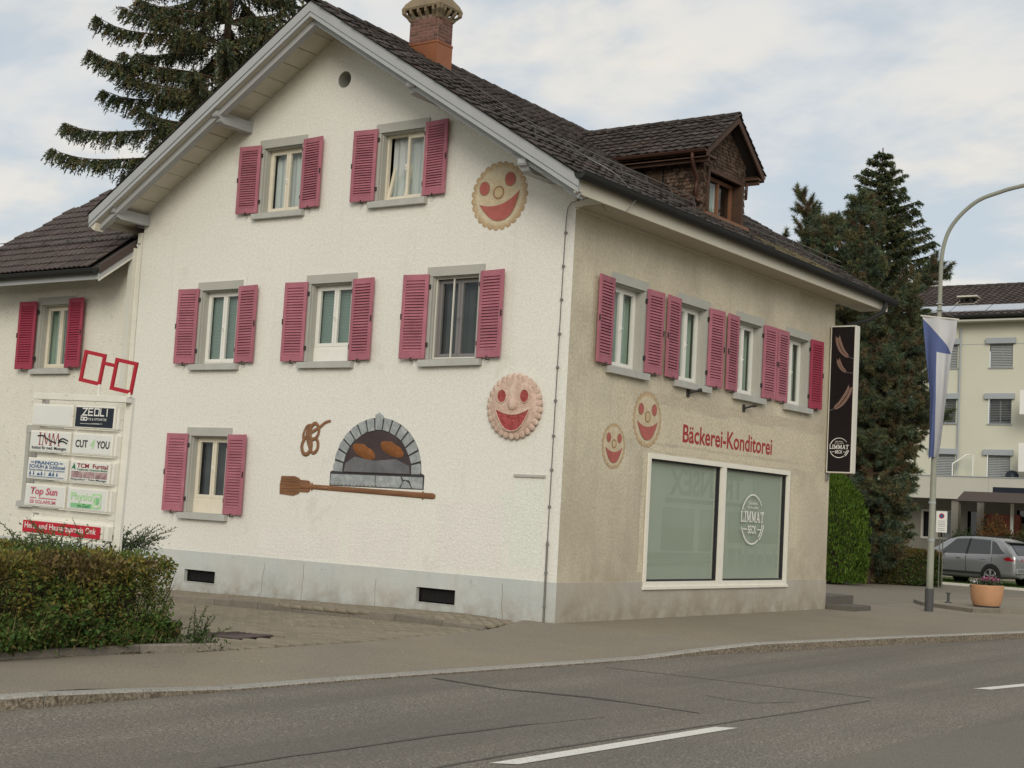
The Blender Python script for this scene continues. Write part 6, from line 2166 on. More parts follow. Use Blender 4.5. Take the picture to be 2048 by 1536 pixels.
for (x, sgn) in ((0, 1), (0, -1), (2.71, 1), (2.71, -1)):
    yw = sgn * 0.80
    n = 28
    b = MB()
    b.add([(x + 0.415 * math.cos(2 * math.pi * k / n), sgn * 0.938, 0.36 + 0.415 * math.sin(2 * math.pi * k / n)) for k in range(n)], [tuple(range(n))])
    b.build("wheel_arch", m_black, car)
    w_ = empty("wheel", (x, sgn * 0.945, 0.345), 0, car)
    def disc(prof, name, mat):
        bb = MB()
        bb.lathe(prof, 28, cap=False)
        bb.v = [(v[0], sgn * v[2], v[1]) for v in bb.v]
        return bb.build(name, mat, w_, smooth=False)
    disc([(0.24, -0.1), (0.34, -0.1), (0.35, -0.05), (0.345, 0.005), (0.325, 0.018), (0.25, 0.012), (0.24, -0.02)], "tyre", m_rubber)
    disc([(0.0, -0.05), (0.24, -0.05)], "brake_shadow", m_dark)
    bb = MB()
    for q_ in range(5):
        for d_ in (-0.13, 0.13):
            a = 2 * math.pi * q_ / 5 + 0.3
            bb.tube([(0.03 * math.cos(a), sgn * 0.0, 0.03 * math.sin(a)), (0.235 * math.cos(a + d_), sgn * 0.002, 0.235 * math.sin(a + d_))], 0.020, 5)
    bb.tube([(0.24 * math.cos(t), sgn * 0.004, 0.24 * math.sin(t)) for t in np.linspace(0, 6.2832, 29)], 0.016, 5)
    bb.build("rim", m_rim, w_)
b = MB()
b.bbox(-0.965, -0.90, -0.80, 0.80, 0.50, 0.66, 0.02)
b.build("bumper", m_carpaint, car)
MB().bbox(-0.968, -0.90, -0.62, 0.62, 0.34, 0.49, 0.02).build("bumper_skirt", m_greyfr, car)
MB().bbox(-0.985, -0.955, -0.82, 0.82, 0.475, 0.515, 0.01).build("chrome_strip", m_chrome, car)
for sgn in (1, -1):
    MB().tube([(-1.0, sgn * 0.62, 0.36), (-0.90, sgn * 0.62, 0.36)], 0.045, 10).build("exhaust", m_chrome, car)
MB().box(-0.962, -0.93, -0.26, 0.26, 0.755, 0.87).build("number_plate", m_print, car)

# ================================================================== APARTMENT BUILDING
AYF = 50.0
ap = empty("apartment_building", (-8, AYF, 0))
tag(ap, "pale green three storey apartment block with grey blinds and solar panels", "building")
def ax(x): return x + 8
mb = MB()
wins = []
for zt_, zb_ in ((10.74, 9.60), (8.13, 6.96), (5.50, 4.42)):
    for c in (-17.0, -14.2, -11.5, -8.90, -6.2, -3.4, -0.6):
        wins.append((c, zb_, zt_))
wm_ = wall_sheet(lambda u, v: (ax(u), 0.0, v), [-20.0, 8.0], [3.5, 11.75], [(c - 0.53, c + 0.53, zb_, zt_) for c, zb_, zt_ in wins], [])
wm_.add([(ax(8), 0, 3.5), (ax(8), 12, 3.5), (ax(8), 12, 11.75), (ax(8), 0, 11.75)], [(0, 1, 2, 3)])
wm_.build("wall", m_apt, ap)
for c, zb_, zt_ in wins:
    f = MB()
    sash(f, ax(c) - 0.53, ax(c) + 0.53, zb_, zt_, 0.10, 0.16, 0.06)
    f.box(ax(c) - 0.03, ax(c) + 0.03, 0.101, 0.159, zb_ + 0.05, zt_ - 0.05)
    f.box(ax(c) - 0.58, ax(c) + 0.58, -0.06, 0.16, zb_ - 0.05, zb_)
    w = f.build("window", m_aptgrey, ap)
    MB().quad((ax(c) - 0.5, 0.15, zb_), (ax(c) + 0.5, 0.15, zb_), (ax(c) + 0.5, 0.15, zt_), (ax(c) - 0.5, 0.15, zt_)).build("pane", m_carglass, w)
    MB().bbox(ax(c) - 0.70, ax(c) + 0.68, -0.16, 0.0, zt_ - 0.02, zt_ + 0.25, 0.01).build("blind_casing", m_aptgrey, w)
    closed = not (6.5 < zb_ < 7.5)
    bl_ = MB()
    zz = zb_ + 0.03
    while zz < zt_:
        bl_.quad((ax(c) - 0.49, 0.03, zz), (ax(c) + 0.49, 0.03, zz), (ax(c) + 0.49, 0.075, zz + (0.062 if closed else 0.02)), (ax(c) - 0.49, 0.075, zz + (0.062 if closed else 0.02)))
        zz += 0.078
    bl_.build("blind", m_slat, w)
MB().box(ax(-20), ax(8), -0.008, 0.004, 10.70, 10.73).build("facade_joint", m_aptgrey, ap)
for x, r_, mt in ((-13.1, 0.06, m_pipe), (-10.80, 0.05, m_aptgrey)):
    MB().tube([(ax(x), -0.10, 11.5), (ax(x), -0.10, 3.6)], r_, 8).build("downpipe", mt, ap)
# eaves and roof
MB().box(ax(-20.3), ax(8.3), -0.75, 0.1, 11.72, 11.80).build("eaves_soffit", m_apt2, ap)
gutter("gutter", (ax(-20.3), -0.82, 11.98), (ax(8.3), -0.82, 11.98), 0.10, m_gutter, ap)
RS = 0.40
def rz_(y): return 11.90 + RS * (y + 0.75)
b = MB()
b.add([(ax(-20.3), -0.75, rz_(-0.75)), (ax(8.3), -0.75, rz_(-0.75)), (ax(8.3), 5.6, rz_(5.6)), (ax(-20.3), 5.6, rz_(5.6)), (ax(8.3), 12, rz_(-0.75)), (ax(-20.3), 12, rz_(-0.75))], [(0, 1, 2, 3), (3, 2, 4, 5)])
ar = b.build("roof", m_sheet, ap)
ft = pan_tile(0.33, 0.42, [(0, 0.0), (0.3, 0.004), (0.5, 0.04), (0.75, 0.05), (1, 0.0)], 0.03, 0.05).mesh("tile", m_tile_far)
Vf = Vector((0, 1, RS)).normalized()
def ff(u, v):
    return Vector((ax(-20.3) + u, -0.80, rz_(-0.80))) + Vf * v, Vector((1, 0, 0)), Vf
def solo_far(u, v):
    return -14.0 < -20.3 + u < -6.0
lay_tiles(ar, None, ff, 86, 18, 0.333, 0.385, ft, m_tile_far, 300, solo=solo_far, keep=lambda u, v: not (1.05 < v < 1.75))
x = ax(-20.3)
while x < ax(8.2):
    inst("ridge_tile", drm, ar, (x, 5.6, rz_(5.6)), (0, 0, R(-90)), (1.7, 1.6, 1.7))
    x += 0.52
for i in range(16):
    x = ax(-20.2) + i * 1.75
    b = MB()
    p = [Vector((x, -0.80, rz_(-0.80))) + Vf * 1.08 + Vector((0, 0, 0.10)), Vector((x + 1.70, -0.80, rz_(-0.80))) + Vf * 1.08 + Vector((0, 0, 0.10))]
    p += [p[1] + Vf * 0.98 + Vector((0, 0, 0.03)), p[0] + Vf * 0.98 + Vector((0, 0, 0.03))]
    lo = [q_ - Vector((0, 0, 0.05)) for q_ in p]
    b.add(p + lo, [(0, 1, 2, 3), (7, 6, 5, 4), (0, 4, 5, 1), (1, 5, 6, 2), (2, 6, 7, 3), (3, 7, 4, 0)])
    fixnormals(b.build("solar_panel", m_solar, ar))
sk = empty("skylight", (ax(-11.2), -0.80, rz_(-0.80)), 0, ap)
b = MB()
o_ = Vf * 2.6 + Vector((-0.05, 0, 0.08))
pts = [(-0.45, 0), (0.45, 0), (0.45, 1.0), (-0.45, 1.0)]
def SP(x, v, h=0): return tuple(o_ + Vector((x, 0, h)) + Vf * v)
b.add([SP(-.5, -.02), SP(.5, -.02), SP(.5, .05), SP(-.5, .05), SP(-.5, .95), SP(.5, .95), SP(.5, 1.02), SP(-.5, 1.02), SP(-.42, .05), SP(-.42, .95), SP(.42, .05), SP(.42, .95)], [(0, 1, 2, 3), (4, 5, 6, 7), (3, 8, 9, 4), (10, 2, 5, 11)])
b.add([SP(-.5, 1.0, .03), SP(.5, 1.0, .03), SP(.55, 0.2, .38), SP(-.45, 0.2, .38), SP(-.5, 1.0, .0), SP(.5, 1.0, .0), SP(.55, 0.2, .31), SP(-.45, 0.2, .31)], [(0, 1, 2, 3), (4, 7, 6, 5), (3, 2, 6, 7), (0, 3, 7, 4), (1, 5, 6, 2)])
b.build("skylight_frame", m_fascia2, sk)
# balcony slab, ground floor
MB().box(ax(-20), ax(8), -1.0, 0.0, 3.48, 3.56).build("balcony_slab", m_apt2, ap)
MB().box(ax(-20), ax(8), -1.08, -0.98, 3.36, 4.40).build("balcony_parapet", m_apt2, ap)
MB().box(ax(-20), ax(8), -1.12, -0.94, 4.40, 4.44).build("parapet_cap", m_aptgrey, ap)
MB().box(ax(-9.0) - 0.01, ax(-9.0) + 0.01, -1.085, -1.0, 3.4, 4.4).build("parapet_joint", m_aptgrey, ap)
b = MB()
b.tube([(ax(-10.75), -0.9, 4.44), (ax(-10.75), -0.9, 5.0), (ax(-10.2), -0.6, 5.45), (ax(-9.95), -0.45, 5.45), (ax(-9.95), -0.45, 4.44)], 0.035, 6)
b.build("screen_frame", m_print, ap)
MB().quad((ax(-10.72), -0.88, 4.44), (ax(-9.96), -0.46, 4.44), (ax(-9.96), -0.46, 5.4), (ax(-10.25), -0.62, 5.4)).build("screen_pane", m_shopglass, ap)
b = MB()
b.lathe([(0.30, 0), (0.30, 0.22), (0.22, 0.38), (0.0, 0.44)], 14, (0, 0, 0), cap=False)
o = b.build("barbecue_cover", m_navy, ap, (ax(-8.1), -0.55, 4.35), smooth=True)
MB().box(ax(-7.6), ax(-5.5), -1.35, -1.25, 4.7, 6.0).build("balcony_screen", m_print, ap)
MB().box(ax(-7.6), ax(-5.5), -1.35, -1.25, 7.3, 8.4).build("balcony_screen", m_print, ap)
gf = wall_sheet(lambda u, v: (ax(u), 1.0, v), [-20, 8], [-0.3, 3.5], [(-12.85, -11.05, 1.45, 2.85), (-10.6, -9.75, 0.2, 2.85), (-8.3, -7.6, 2.4, 3.0)], [])
gf.build("ground_floor_wall", m_aptdark, ap)
MB().quad((ax(-14), 1.25, 0), (ax(-7), 1.25, 0), (ax(-7), 1.25, 3.3), (ax(-14), 1.25, 3.3)).build("shop_glass", m_carglass, ap)
b = MB()
sash(b, ax(-12.85), ax(-11.05), 1.45, 2.85, 0.95, 1.1, 0.09)
b.box(ax(-12.15), ax(-12.0), 0.96, 1.09, 1.5, 2.8)
b.build("shop_window_frame", m_apt2, ap)
b = MB()
for (x, z, w_, h_) in ((-12.55, 2.2, .25, .35), (-12.5, 1.75, .2, .25), (-11.6, 2.35, .35, .3), (-11.4, 1.8, .3, .4), (-11.75, 1.55, .3, .2)):
    b.box(ax(x), ax(x) + w_, 1.20, 1.21, z, z + h_)
b.build("window_poster", m_aptgrey, ap)
for x in (-13.4, -10.75, -9.55):
    MB().box(ax(x), ax(x) + 0.32, -0.9, -0.5, -0.3, 3.48).build("column", m_aptdark, ap)
brick_wall = MB().box(ax(-9.2), ax(-7.7), -0.6, -0.3, -0.3, 2.75).build("entrance_wall", m_redwall, ap)
b = MB()
for i in range(26):
    b.box(ax(-9.2), ax(-7.7), -0.612, -0.599, -0.2 + i * 0.112, -0.2 + i * 0.112 + 0.092)
o = b.build("brick_course", m_redwall, brick_wall)
o["kind"] = "stuff"
cp = MB()
cp.prism([(-6.2, 3.12), (-5.2, 3.50), (-0.6, 3.50), (-0.6, 3.58), (-5.2, 3.60), (-6.25, 3.16)], "x", ax(-8.75), ax(-3))
fixnormals(cp.build("canopy", m_brownmetal, ap))
MB().box(ax(-8.72), ax(-3), -5.0, -4.85, 3.30, 3.46).build("canopy_beam", m_apt2, ap)
MB().box(ax(-7.7), ax(-3), -4.6, -2.0, 3.60, 3.85).build("canopy_top", m_navy, ap)
MB().box(ax(-8.6), ax(-3), -4.9, -0.6, 3.42, 3.50).build("canopy_soffit", m_print, ap)
for x in (-7.02, -4.0):
    MB().tube([(ax(x), -4.0, -0.1), (ax(x), -4.0, 3.45)], 0.07, 10).build("canopy_post", m_print, ap)
fore = nmesh("forecourt", [(-30, 40, -0.005), (10, 40, -0.005), (10, 51, -0.005), (-30, 51, -0.005)], [(0, 1, 2, 3)], m_pave)
tag(fore, kind="structure")

# ================================================================== HOUSE ACROSS THE ROAD (seen only mirrored in the shop window)
op = empty("opposite_shop", (19.0, 38, 0))
tag(op, "pale shop across the road, mirrored in the large bakery window", "building")
MB().box(0, 8, -14, 12, -0.4, 4.6).build("wall", m_opp, op)
b = MB()
b.add([(-0.5, -14.5, 4.6), (8.5, -14.5, 4.6), (8.5, 12.5, 4.6), (-0.5, 12.5, 4.6), (4, -14.5, 7.0), (4, 12.5, 7.0)], [(0, 1, 4), (3, 5, 2), (0, 4, 5, 3), (1, 2, 5, 4), (0, 3, 2, 1)])
fixnormals(b.build("roof", m_tile, op))
text("sign_lettering", "TRANSEX", m_black, op, (-0.03, 6.3, 2.75), (R(90), 0, R(-90)), w=7.0, h=1.15, bold=0.03)
MB().box(-0.06, -0.005, -1.0, 6.6, 2.45, 2.62).build("sign_bar", m_black, op)
for (ya, yb, za_, zb_) in ((-1.2, 1.6, 0.35, 2.2), (2.2, 4.2, 0.35, 2.2), (5.0, 6.4, -0.2, 2.2), (7.4, 11.0, 0.5, 3.8), (-10, -3, 0.8, 2.3)):
    MB().box(-0.05, -0.002, ya, yb, za_, zb_).build("display_window", m_carglass, op)
MB().box(-0.35, -0.01, -13.8, 11.8, 4.15, 4.45).build("fascia", m_aptgrey, op)
MB().box(-0.10, -0.004, -13.8, 11.8, -0.3, 0.25).build("plinth", m_aptdark, op)
for q in range(14):
    MB().box(-3.6, -3.52, -3 + q * 0.9, -2.9 + q * 0.9, -0.1, 0.75).build("fence_post", m_aptgrey, op)
MB().box(-3.62, -3.50, -3.2, 9.2, 0.62, 0.85).build("fence_rail", m_apt2, op)
fp2 = nmesh("opposite_forecourt", [(10, 10, -0.06), (40, 10, -0.06), (40, 60, -0.06), (24, 60, -0.06)], [(0, 1, 2, 3)], m_lot)
tag(fp2, kind="structure")
# ================================================================== VEGETATION
def unit(v):
    return v / np.maximum(np.linalg.norm(v, axis=-1, keepdims=True), 1e-6)
def leaf_quads(P, D, Nn, L, Wd, fold=0.25):
    """diamond leaves: base P, direction D, normal Nn, length L, width Wd"""
    D = unit(D)
    Sd = unit(np.cross(D, Nn))
    N2 = np.cross(Sd, D)
    L = np.asarray(L).reshape(-1, 1) * np.ones((len(P), 1))
    Wd = np.asarray(Wd).reshape(-1, 1) * np.ones((len(P), 1))
    a = P
    m = P + D * L * 0.45
    b = m + Sd * Wd / 2 + N2 * Wd * fold
    c = P + D * L
    d = m - Sd * Wd / 2 + N2 * Wd * fold
    V = np.stack([a, b, c, d], 1).reshape(-1, 3)
    k = np.arange(len(P)) * 4
    F = np.stack([k, k + 1, k + 2, k, k + 2, k + 3], 1).reshape(-1, 3)
    return V, F
def pick(cols, n, w=None):
    c = np.array(cols)
    i = rng.choice(len(c), n, p=w)
    return c[i] * rng.uniform(0.75, 1.3, (n, 1))
def noise3(P, s, seed=0):
    r = np.random.default_rng(seed)
    o = np.zeros(len(P))
    for i in range(6):
        k = r.normal(size=3) * s * (1 + 0.5 * i)
        o += np.sin(P @ k + r.uniform(0, 6.28)) / (1 + 0.4 * i)
    return o / 2.6
# ---- conifers
def conifer(name, label, base, H, zlow, rad, nwh, nbr, seed, droop=0.32, hang=0.5, cols=None, tw=0.13, needle=0.10, group=None, twl=0.55, trunk_r=0.22, up=0.25, keep=None, nn=13, wr=0.26, tip=0.0):
    r = np.random.default_rng(seed)
    root = empty(name, (base[0], base[1], base[2]))
    tag(root, label, "tree", "conifers behind the bakery")
    t = MB()
    t.tube([(0, 0, -0.3), (0.04, 0.02, H * 0.3), (-0.03, 0.03, H * 0.6), (0, 0, H)], [trunk_r, trunk_r * 0.75, trunk_r * 0.45, 0.02], 9)
    lim = MB()
    VV, FF, CC = [], [], []
    off = 0
    for w in range(nwh):
        z = zlow + (H - zlow) * (w + r.uniform(0, 0.6)) / nwh
        n = nbr if z < H * 0.85 else max(3, nbr - 2)
        a0 = r.uniform(0, 6.28)
        for q in range(n):
            az_ = a0 + 6.283 * q / n + r.normal() * 0.25
            Lb = rad(z) * r.uniform(0.66, 1.14)
            if keep and not keep(z, az_):
                continue
            k = max(6, int(Lb / 0.12))
            s = np.linspace(0, 1, k)
            dr = np.array([math.cos(az_), math.sin(az_), 0.0])
            curve = up * s - droop * 2 * s ** 2 + droop * 1.25 * s ** 4
            bend = r.normal() * 0.12
            pth = np.stack([dr[0] * s * Lb - dr[1] * bend * s ** 2 * Lb, dr[1] * s * Lb + dr[0] * bend * s ** 2 * Lb, z + curve * Lb], 1)
            lim.tube([tuple(p) for p in pth[::3]] + [tuple(pth[-1])], [0.035 * (1 - 0.8 * i / (len(pth[::3]))) * min(1, Lb / 2 + .3) for i in range(len(pth[::3]) + 1)], 4)
            # twigs
            m = int(Lb / tw) * 2
            st = r.uniform(0.10, 1.0, m) ** 0.8
            pb = np.stack([np.interp(st, s, pth[:, i]) for i in range(3)], 1)
            side = np.where(r.random(m) < 0.5, 1, -1)[:, None] * np.array([-dr[1], dr[0], 0])
            hg = hang * r.uniform(0.4, 1.3, (m, 1))
            d = unit(side * r.uniform(0.25, 0.9, (m, 1)) + dr * r.uniform(0.2, 0.8, (m, 1)) + np.array([0, 0, -1]) * hg)
            ln = twl * r.uniform(0.5, 1.25, m) * (1 - 0.45 * st) * min(1.0, 0.35 + Lb / 3.5)
            tt = np.linspace(0.08, 1, nn)
            PP = pb[:, None, :] + d[:, None, :] * (tt[None, :, None] * ln[:, None, None]) + np.array([0, 0, -1])[None, None, :] * (hang * 0.25 * (tt ** 2)[None, :, None] * ln[:, None, None])
            DD = d[:, None, :] * 0.9 + r.normal(size=(m, nn, 3)) * 0.55 + np.array([0, 0, 0.1])
            PP = PP.reshape(-1, 3); DD = unit(DD.reshape(-1, 3))
            NNv = r.normal(size=PP.shape)
            Sd = unit(np.cross(DD, NNv))
            nl = needle * r.uniform(0.7, 1.3, (len(PP), 1))
            wd = nl * wr
            V = np.stack([PP - Sd * wd, PP + Sd * wd, PP + DD * nl], 1).reshape(-1, 3)
            kk = np.arange(len(PP)) * 3 + off
            F = np.stack([kk, kk + 1, kk + 2], 1)
            off += len(V)
            c = np.array(cols)[r.choice(len(cols), m)] * r.uniform(0.7, 1.35, (m, 1))
            c = np.repeat(c, nn * 3, axis=0)
            VV.append(V); FF.append(F); CC.append(c)
    t.build("trunk", m_bark, root, smooth=True)
    o = lim.build("branches", m_bark, root)
    o["kind"] = "stuff"
    nmesh("crown", np.concatenate(VV), np.concatenate(FF), m_needle, root, np.concatenate(CC))
    return root
GREENS = [(0.085, 0.105, 0.050), (0.068, 0.090, 0.052), (0.115, 0.115, 0.046), (0.060, 0.078, 0.050), (0.125, 0.095, 0.048)]
conifer("spruce_tree", "tall drooping spruce rising behind the left roof of the bakery", (-17.4, 8.5, 0), 21.5, 8.9, lambda z: 5.1 * max(0.03, 1 - ((z - 8.0) / 14.5)) ** 0.85, 16, 8, 11,
        droop=0.26, hang=1.0, cols=GREENS, tw=0.032, needle=0.09, twl=0.56, trunk_r=0.26, up=0.20, nn=20, wr=0.20, keep=lambda z, a: not (z < 10.4 and -0.81 * math.cos(a) - 0.58 * math.sin(a) > 0.35))
conifer("fir_tree", "slim pointed fir with the highest tip, behind the projecting black sign", (-6.45, 28.5, 0), 14.7, 0.8,
        lambda z: float(np.interp(z, [0.8, 3, 6, 9, 11, 12.8, 13.6, 14.7], [1.3, 1.5, 1.55, 1.6, 1.55, 1.0, 0.75, 0.10])), 42, 10, 12,
        droop=0.16, hang=0.35, cols=[(0.080, 0.112, 0.058), (0.098, 0.122, 0.050), (0.066, 0.092, 0.058), (0.120, 0.112, 0.046)], tw=0.05, needle=0.095, twl=0.50, trunk_r=0.2, up=0.42, nn=20, wr=0.17)
def pine(name, label, trunk, limbs, seed, cols, puff=0.17, per=1.0, fill=None, tr_=0.2):
    r = np.random.default_rng(seed)
    root = empty(name, (trunk[0][0], trunk[0][1], 0))
    o0 = np.array([trunk[0][0], trunk[0][1], 0.0])
    tag(root, label, "tree", "conifers behind the bakery")
    t = MB()
    t.tube([tuple(np.array(p) - o0) for p in trunk], [tr_ - tr_ * 0.7 * i / (len(trunk) - 1) for i in range(len(trunk))], 9)
    lim = MB()
    cen, dirs = [], []
    for a, e in limbs:
        a, e = np.array(a) - o0, np.array(e) - o0
        mid = (a + e) / 2 + r.normal(size=3) * 0.12 + np.array([0, 0, -0.15])
        pts = [a, (a * 2 + mid) / 3, mid, (mid + e) / 2 + r.normal(size=3) * 0.06, e]
        L = np.linalg.norm(e - a)
        lim.tube([tuple(p) for p in pts], [0.055, 0.05, 0.04, 0.03, 0.015], 5)
        nsub = int((5 + L * 7) * per)
        for q in range(nsub):
            s = r.uniform(0.3, 1.0)
            b = a + (e - a) * s + (mid - (a + e) / 2) * math.sin(math.pi * s)
            dv = unit(r.normal(size=3) * np.array([1, 1, 0.6]) + (e - a) / L * 0.9 + np.array([0, 0, 0.45]))
            ln = r.uniform(0.2, 0.55)
            tip = b + dv * ln
            lim.tube([tuple(b), tuple(tip)], [0.014, 0.008], 3)
            for f in (0.45, 0.75, 1.0):
                cen.append(b + dv * ln * f); dirs.append(unit(dv + np.array([0, 0, 0.35])))
    if fill is not None:
        for (c, rad_, nf) in fill:
            for q in range(nf):
                d = unit(r.normal(size=3))
                p = np.array(c) - o0 + d * np.array(rad_) * r.uniform(0.45, 1.0) ** 0.5
                cen.append(p); dirs.append(unit(d + np.array([0, 0, 0.5])))
    cen, dirs = np.array(cen), np.array(dirs)
    nn = 70
    D = unit(dirs[:, None, :] * 0.55 + r.normal(size=(len(cen), nn, 3)) * 0.75)
    P = cen[:, None, :] + dirs[:, None, :] * r.uniform(-0.09, 0.10, (len(cen), nn, 1))
    P, D = P.reshape(-1, 3), D.reshape(-1, 3)
    Sd = unit(np.cross(D, r.normal(size=D.shape)))
    nl = puff * r.uniform(0.7, 1.2, (len(P), 1))
    V = np.stack([P - Sd * nl * 0.07, P + Sd * nl * 0.07, P + D * nl], 1).reshape(-1, 3)
    k = np.arange(len(P)) * 3
    c = np.array(cols)[r.choice(len(cols), len(cen))] * r.uniform(0.7, 1.35, (len(cen), 1))
    t.build("trunk", m_bark, root, smooth=True)
    o = lim.build("branches", m_bark, root)
    o["kind"] = "stuff"
    nmesh("crown", V, np.stack([k, k + 1, k + 2], 1), m_needle, root, np.repeat(c, nn * 3, axis=0))
    return root
PCOL = [(0.080, 0.112, 0.066), (0.098, 0.122, 0.060), (0.066, 0.092, 0.062), (0.120, 0.118, 0.055), (0.125, 0.092, 0.050)]
rr_ = np.random.default_rng(5)
tA = (-7.9, 24.9, 0.0)
limbs = []
# left crown, lobes at measured places: (x, y, z)
for e in [(-7.75, 25.0, 12.35), (-7.35, 25.2, 11.6), (-6.9, 25.4, 11.5), (-8.35, 24.6, 10.9), (-8.6, 24.5, 10.3), (-8.45, 24.6, 9.9), (-9.2, 24.1, 9.55), (-9.7, 23.9, 9.35), (-8.8, 24.3, 9.2), (-8.2, 24.6, 9.0),
          (-7.3, 25.1, 10.6), (-6.9, 25.4, 11.4), (-7.6, 24.9, 11.2), (-6.8, 25.3, 9.8), (-7.2, 25.1, 9.0), (-6.6, 25.5, 8.6), (-6.3, 25.7, 10.6), (-6.1, 25.8, 9.3), (-7.0, 24.0, 8.4), (-7.5, 26.2, 8.8)]:
    z = max(6.6, e[2] - rr_.uniform(0.8, 1.6))
    limbs.append(((-7.55 + (z - 8) * 0.12, 24.95, z), e))
pine("pine_tree", "open tufted pine with bare limbs showing, just above the rear roof edge", [(-7.6, 24.9, -0.2), (-7.6, 24.9, 4), (-7.65, 24.95, 8), (-7.45, 25.0, 9.4), (-7.1, 25.15, 10.8)], limbs, 21, PCOL, per=2.0, tr_=0.17,
     fill=[((-5.75, 25.2, 11.9), (0.45, 0.4, 0.5), 70), ((-6.1, 24.8, 10.6), (0.85, 0.7, 0.6), 170), ((-6.6, 24.5, 11.0), (0.6, 0.5, 0.6), 90), ((-5.6, 25.0, 11.2), (0.6, 0.5, 0.6), 110), ((-5.7, 25.1, 10.0), (0.8, 0.7, 0.8), 170), ((-6.5, 24.6, 9.5), (0.6, 0.5, 0.5), 80), ((-7.2, 24.1, 10.2), (0.5, 0.4, 0.35), 40)])
limbs = []
for i in range(125):
    z = rr_.uniform(0.5, 9.2)
    a = rr_.uniform(0, 6.28)
    L = float(np.interp(z, [0.5, 3, 5.6, 7, 9.2], [0.85, 1.2, 1.75, 1.4, 1.3])) * rr_.uniform(0.75, 1.1)
    limbs.append(((-5.55, 26.2, z), (-5.55 + L * math.cos(a), 26.2 + L * math.sin(a), z + rr_.uniform(-0.1, 0.5))))
limbs += [((-5.6, 26.2, 9.0), (-3.95, 27.0, 10.2)), ((-5.0, 26.5, 9.3), (-3.75, 27.1, 10.05)), ((-5.0, 26.5, 9.3), (-4.3, 26.9, 9.75)), ((-5.5, 26.2, 5.0), (-3.85, 27.0, 5.95)), ((-5.2, 26.3, 5.2), (-3.75, 27.1, 5.4)),
          ((-5.2, 26.3, 6.6), (-4.2, 26.8, 7.4)), ((-5.2, 26.3, 6.9), (-4.5, 26.7, 7.75)), ((-5.4, 26.2, 7.6), (-3.7, 26.9, 7.75))]
pine("pine_tree", "dense dark pine standing right behind the black projecting sign, beside the flag", [(-5.6, 26.2, -0.2), (-5.6, 26.2, 4), (-5.5, 26.25, 8), (-5.45, 26.3, 9)], limbs, 22, PCOL, per=1.3, tr_=0.13, fill=[((-5.55, 26.2, 4.9), (1.15, 1.15, 4.8), 850)])
# ---- clipped thuja
def blob_leaves(n, fn, size, cols, seed, upb=0.8, w=0.45):
    r = np.random.default_rng(seed)
    P, N = fn(n, r)
    D = unit(N * 0.7 + np.array([0, 0, upb]) + r.normal(size=P.shape) * 0.45)
    V, F = leaf_quads(P, D, N + r.normal(size=P.shape) * 0.5, size * r.uniform(0.6, 1.3, len(P)), size * w * r.uniform(0.6, 1.2, len(P)))
    c = np.array(cols)[r.choice(len(cols), len(P))] * r.uniform(0.7, 1.3, (len(P), 1))
    return V, F, np.repeat(c, 4, axis=0)
def egg(h, rad):
    def fn(n, r):
        z = r.uniform(0.0, 1.0, n)
        a = r.uniform(0, 6.283, n)
        R_ = rad * np.interp(z, [0, 0.12, 0.35, 0.6, 0.8, 0.93, 1.0], [0.80, 0.95, 1.0, 0.90, 0.66, 0.36, 0.05])
        lump = 1 + 0.07 * np.sin(a * 5 + z * 9) + 0.05 * np.sin(a * 11 - z * 21) + 0.05 * np.sin(z * 40 + a * 3)
        dep = 1 - np.abs(r.normal(size=n)) * 0.10
        R_ = R_ * lump * dep
        P = np.stack([R_ * np.cos(a), R_ * np.sin(a), z * h], 1)
        N = np.stack([np.cos(a), np.sin(a), 0.3 * np.ones(n)], 1)
        return P, N
    return fn
th = empty("thuja_tree", (-5.80, 24.1, 0))
tag(th, "bright green egg shaped thuja below the black projecting sign", "tree")
MB().lathe([(0.15, -0.2), (0.55, 0.3), (0.62, 1.4), (0.5, 2.2), (0.2, 3.0), (0.02, 3.2)], 12).build("trunk", m_twig, th, smooth=True)
V, F, C_ = blob_leaves(15000, egg(3.30, 1.0), 0.13, [(0.105, 0.18, 0.02), (0.08, 0.145, 0.02), (0.13, 0.215, 0.026), (0.06, 0.115, 0.018)], 31, 1.3, 0.32)
nmesh("crown", V, F, m_leaf, th, C_)
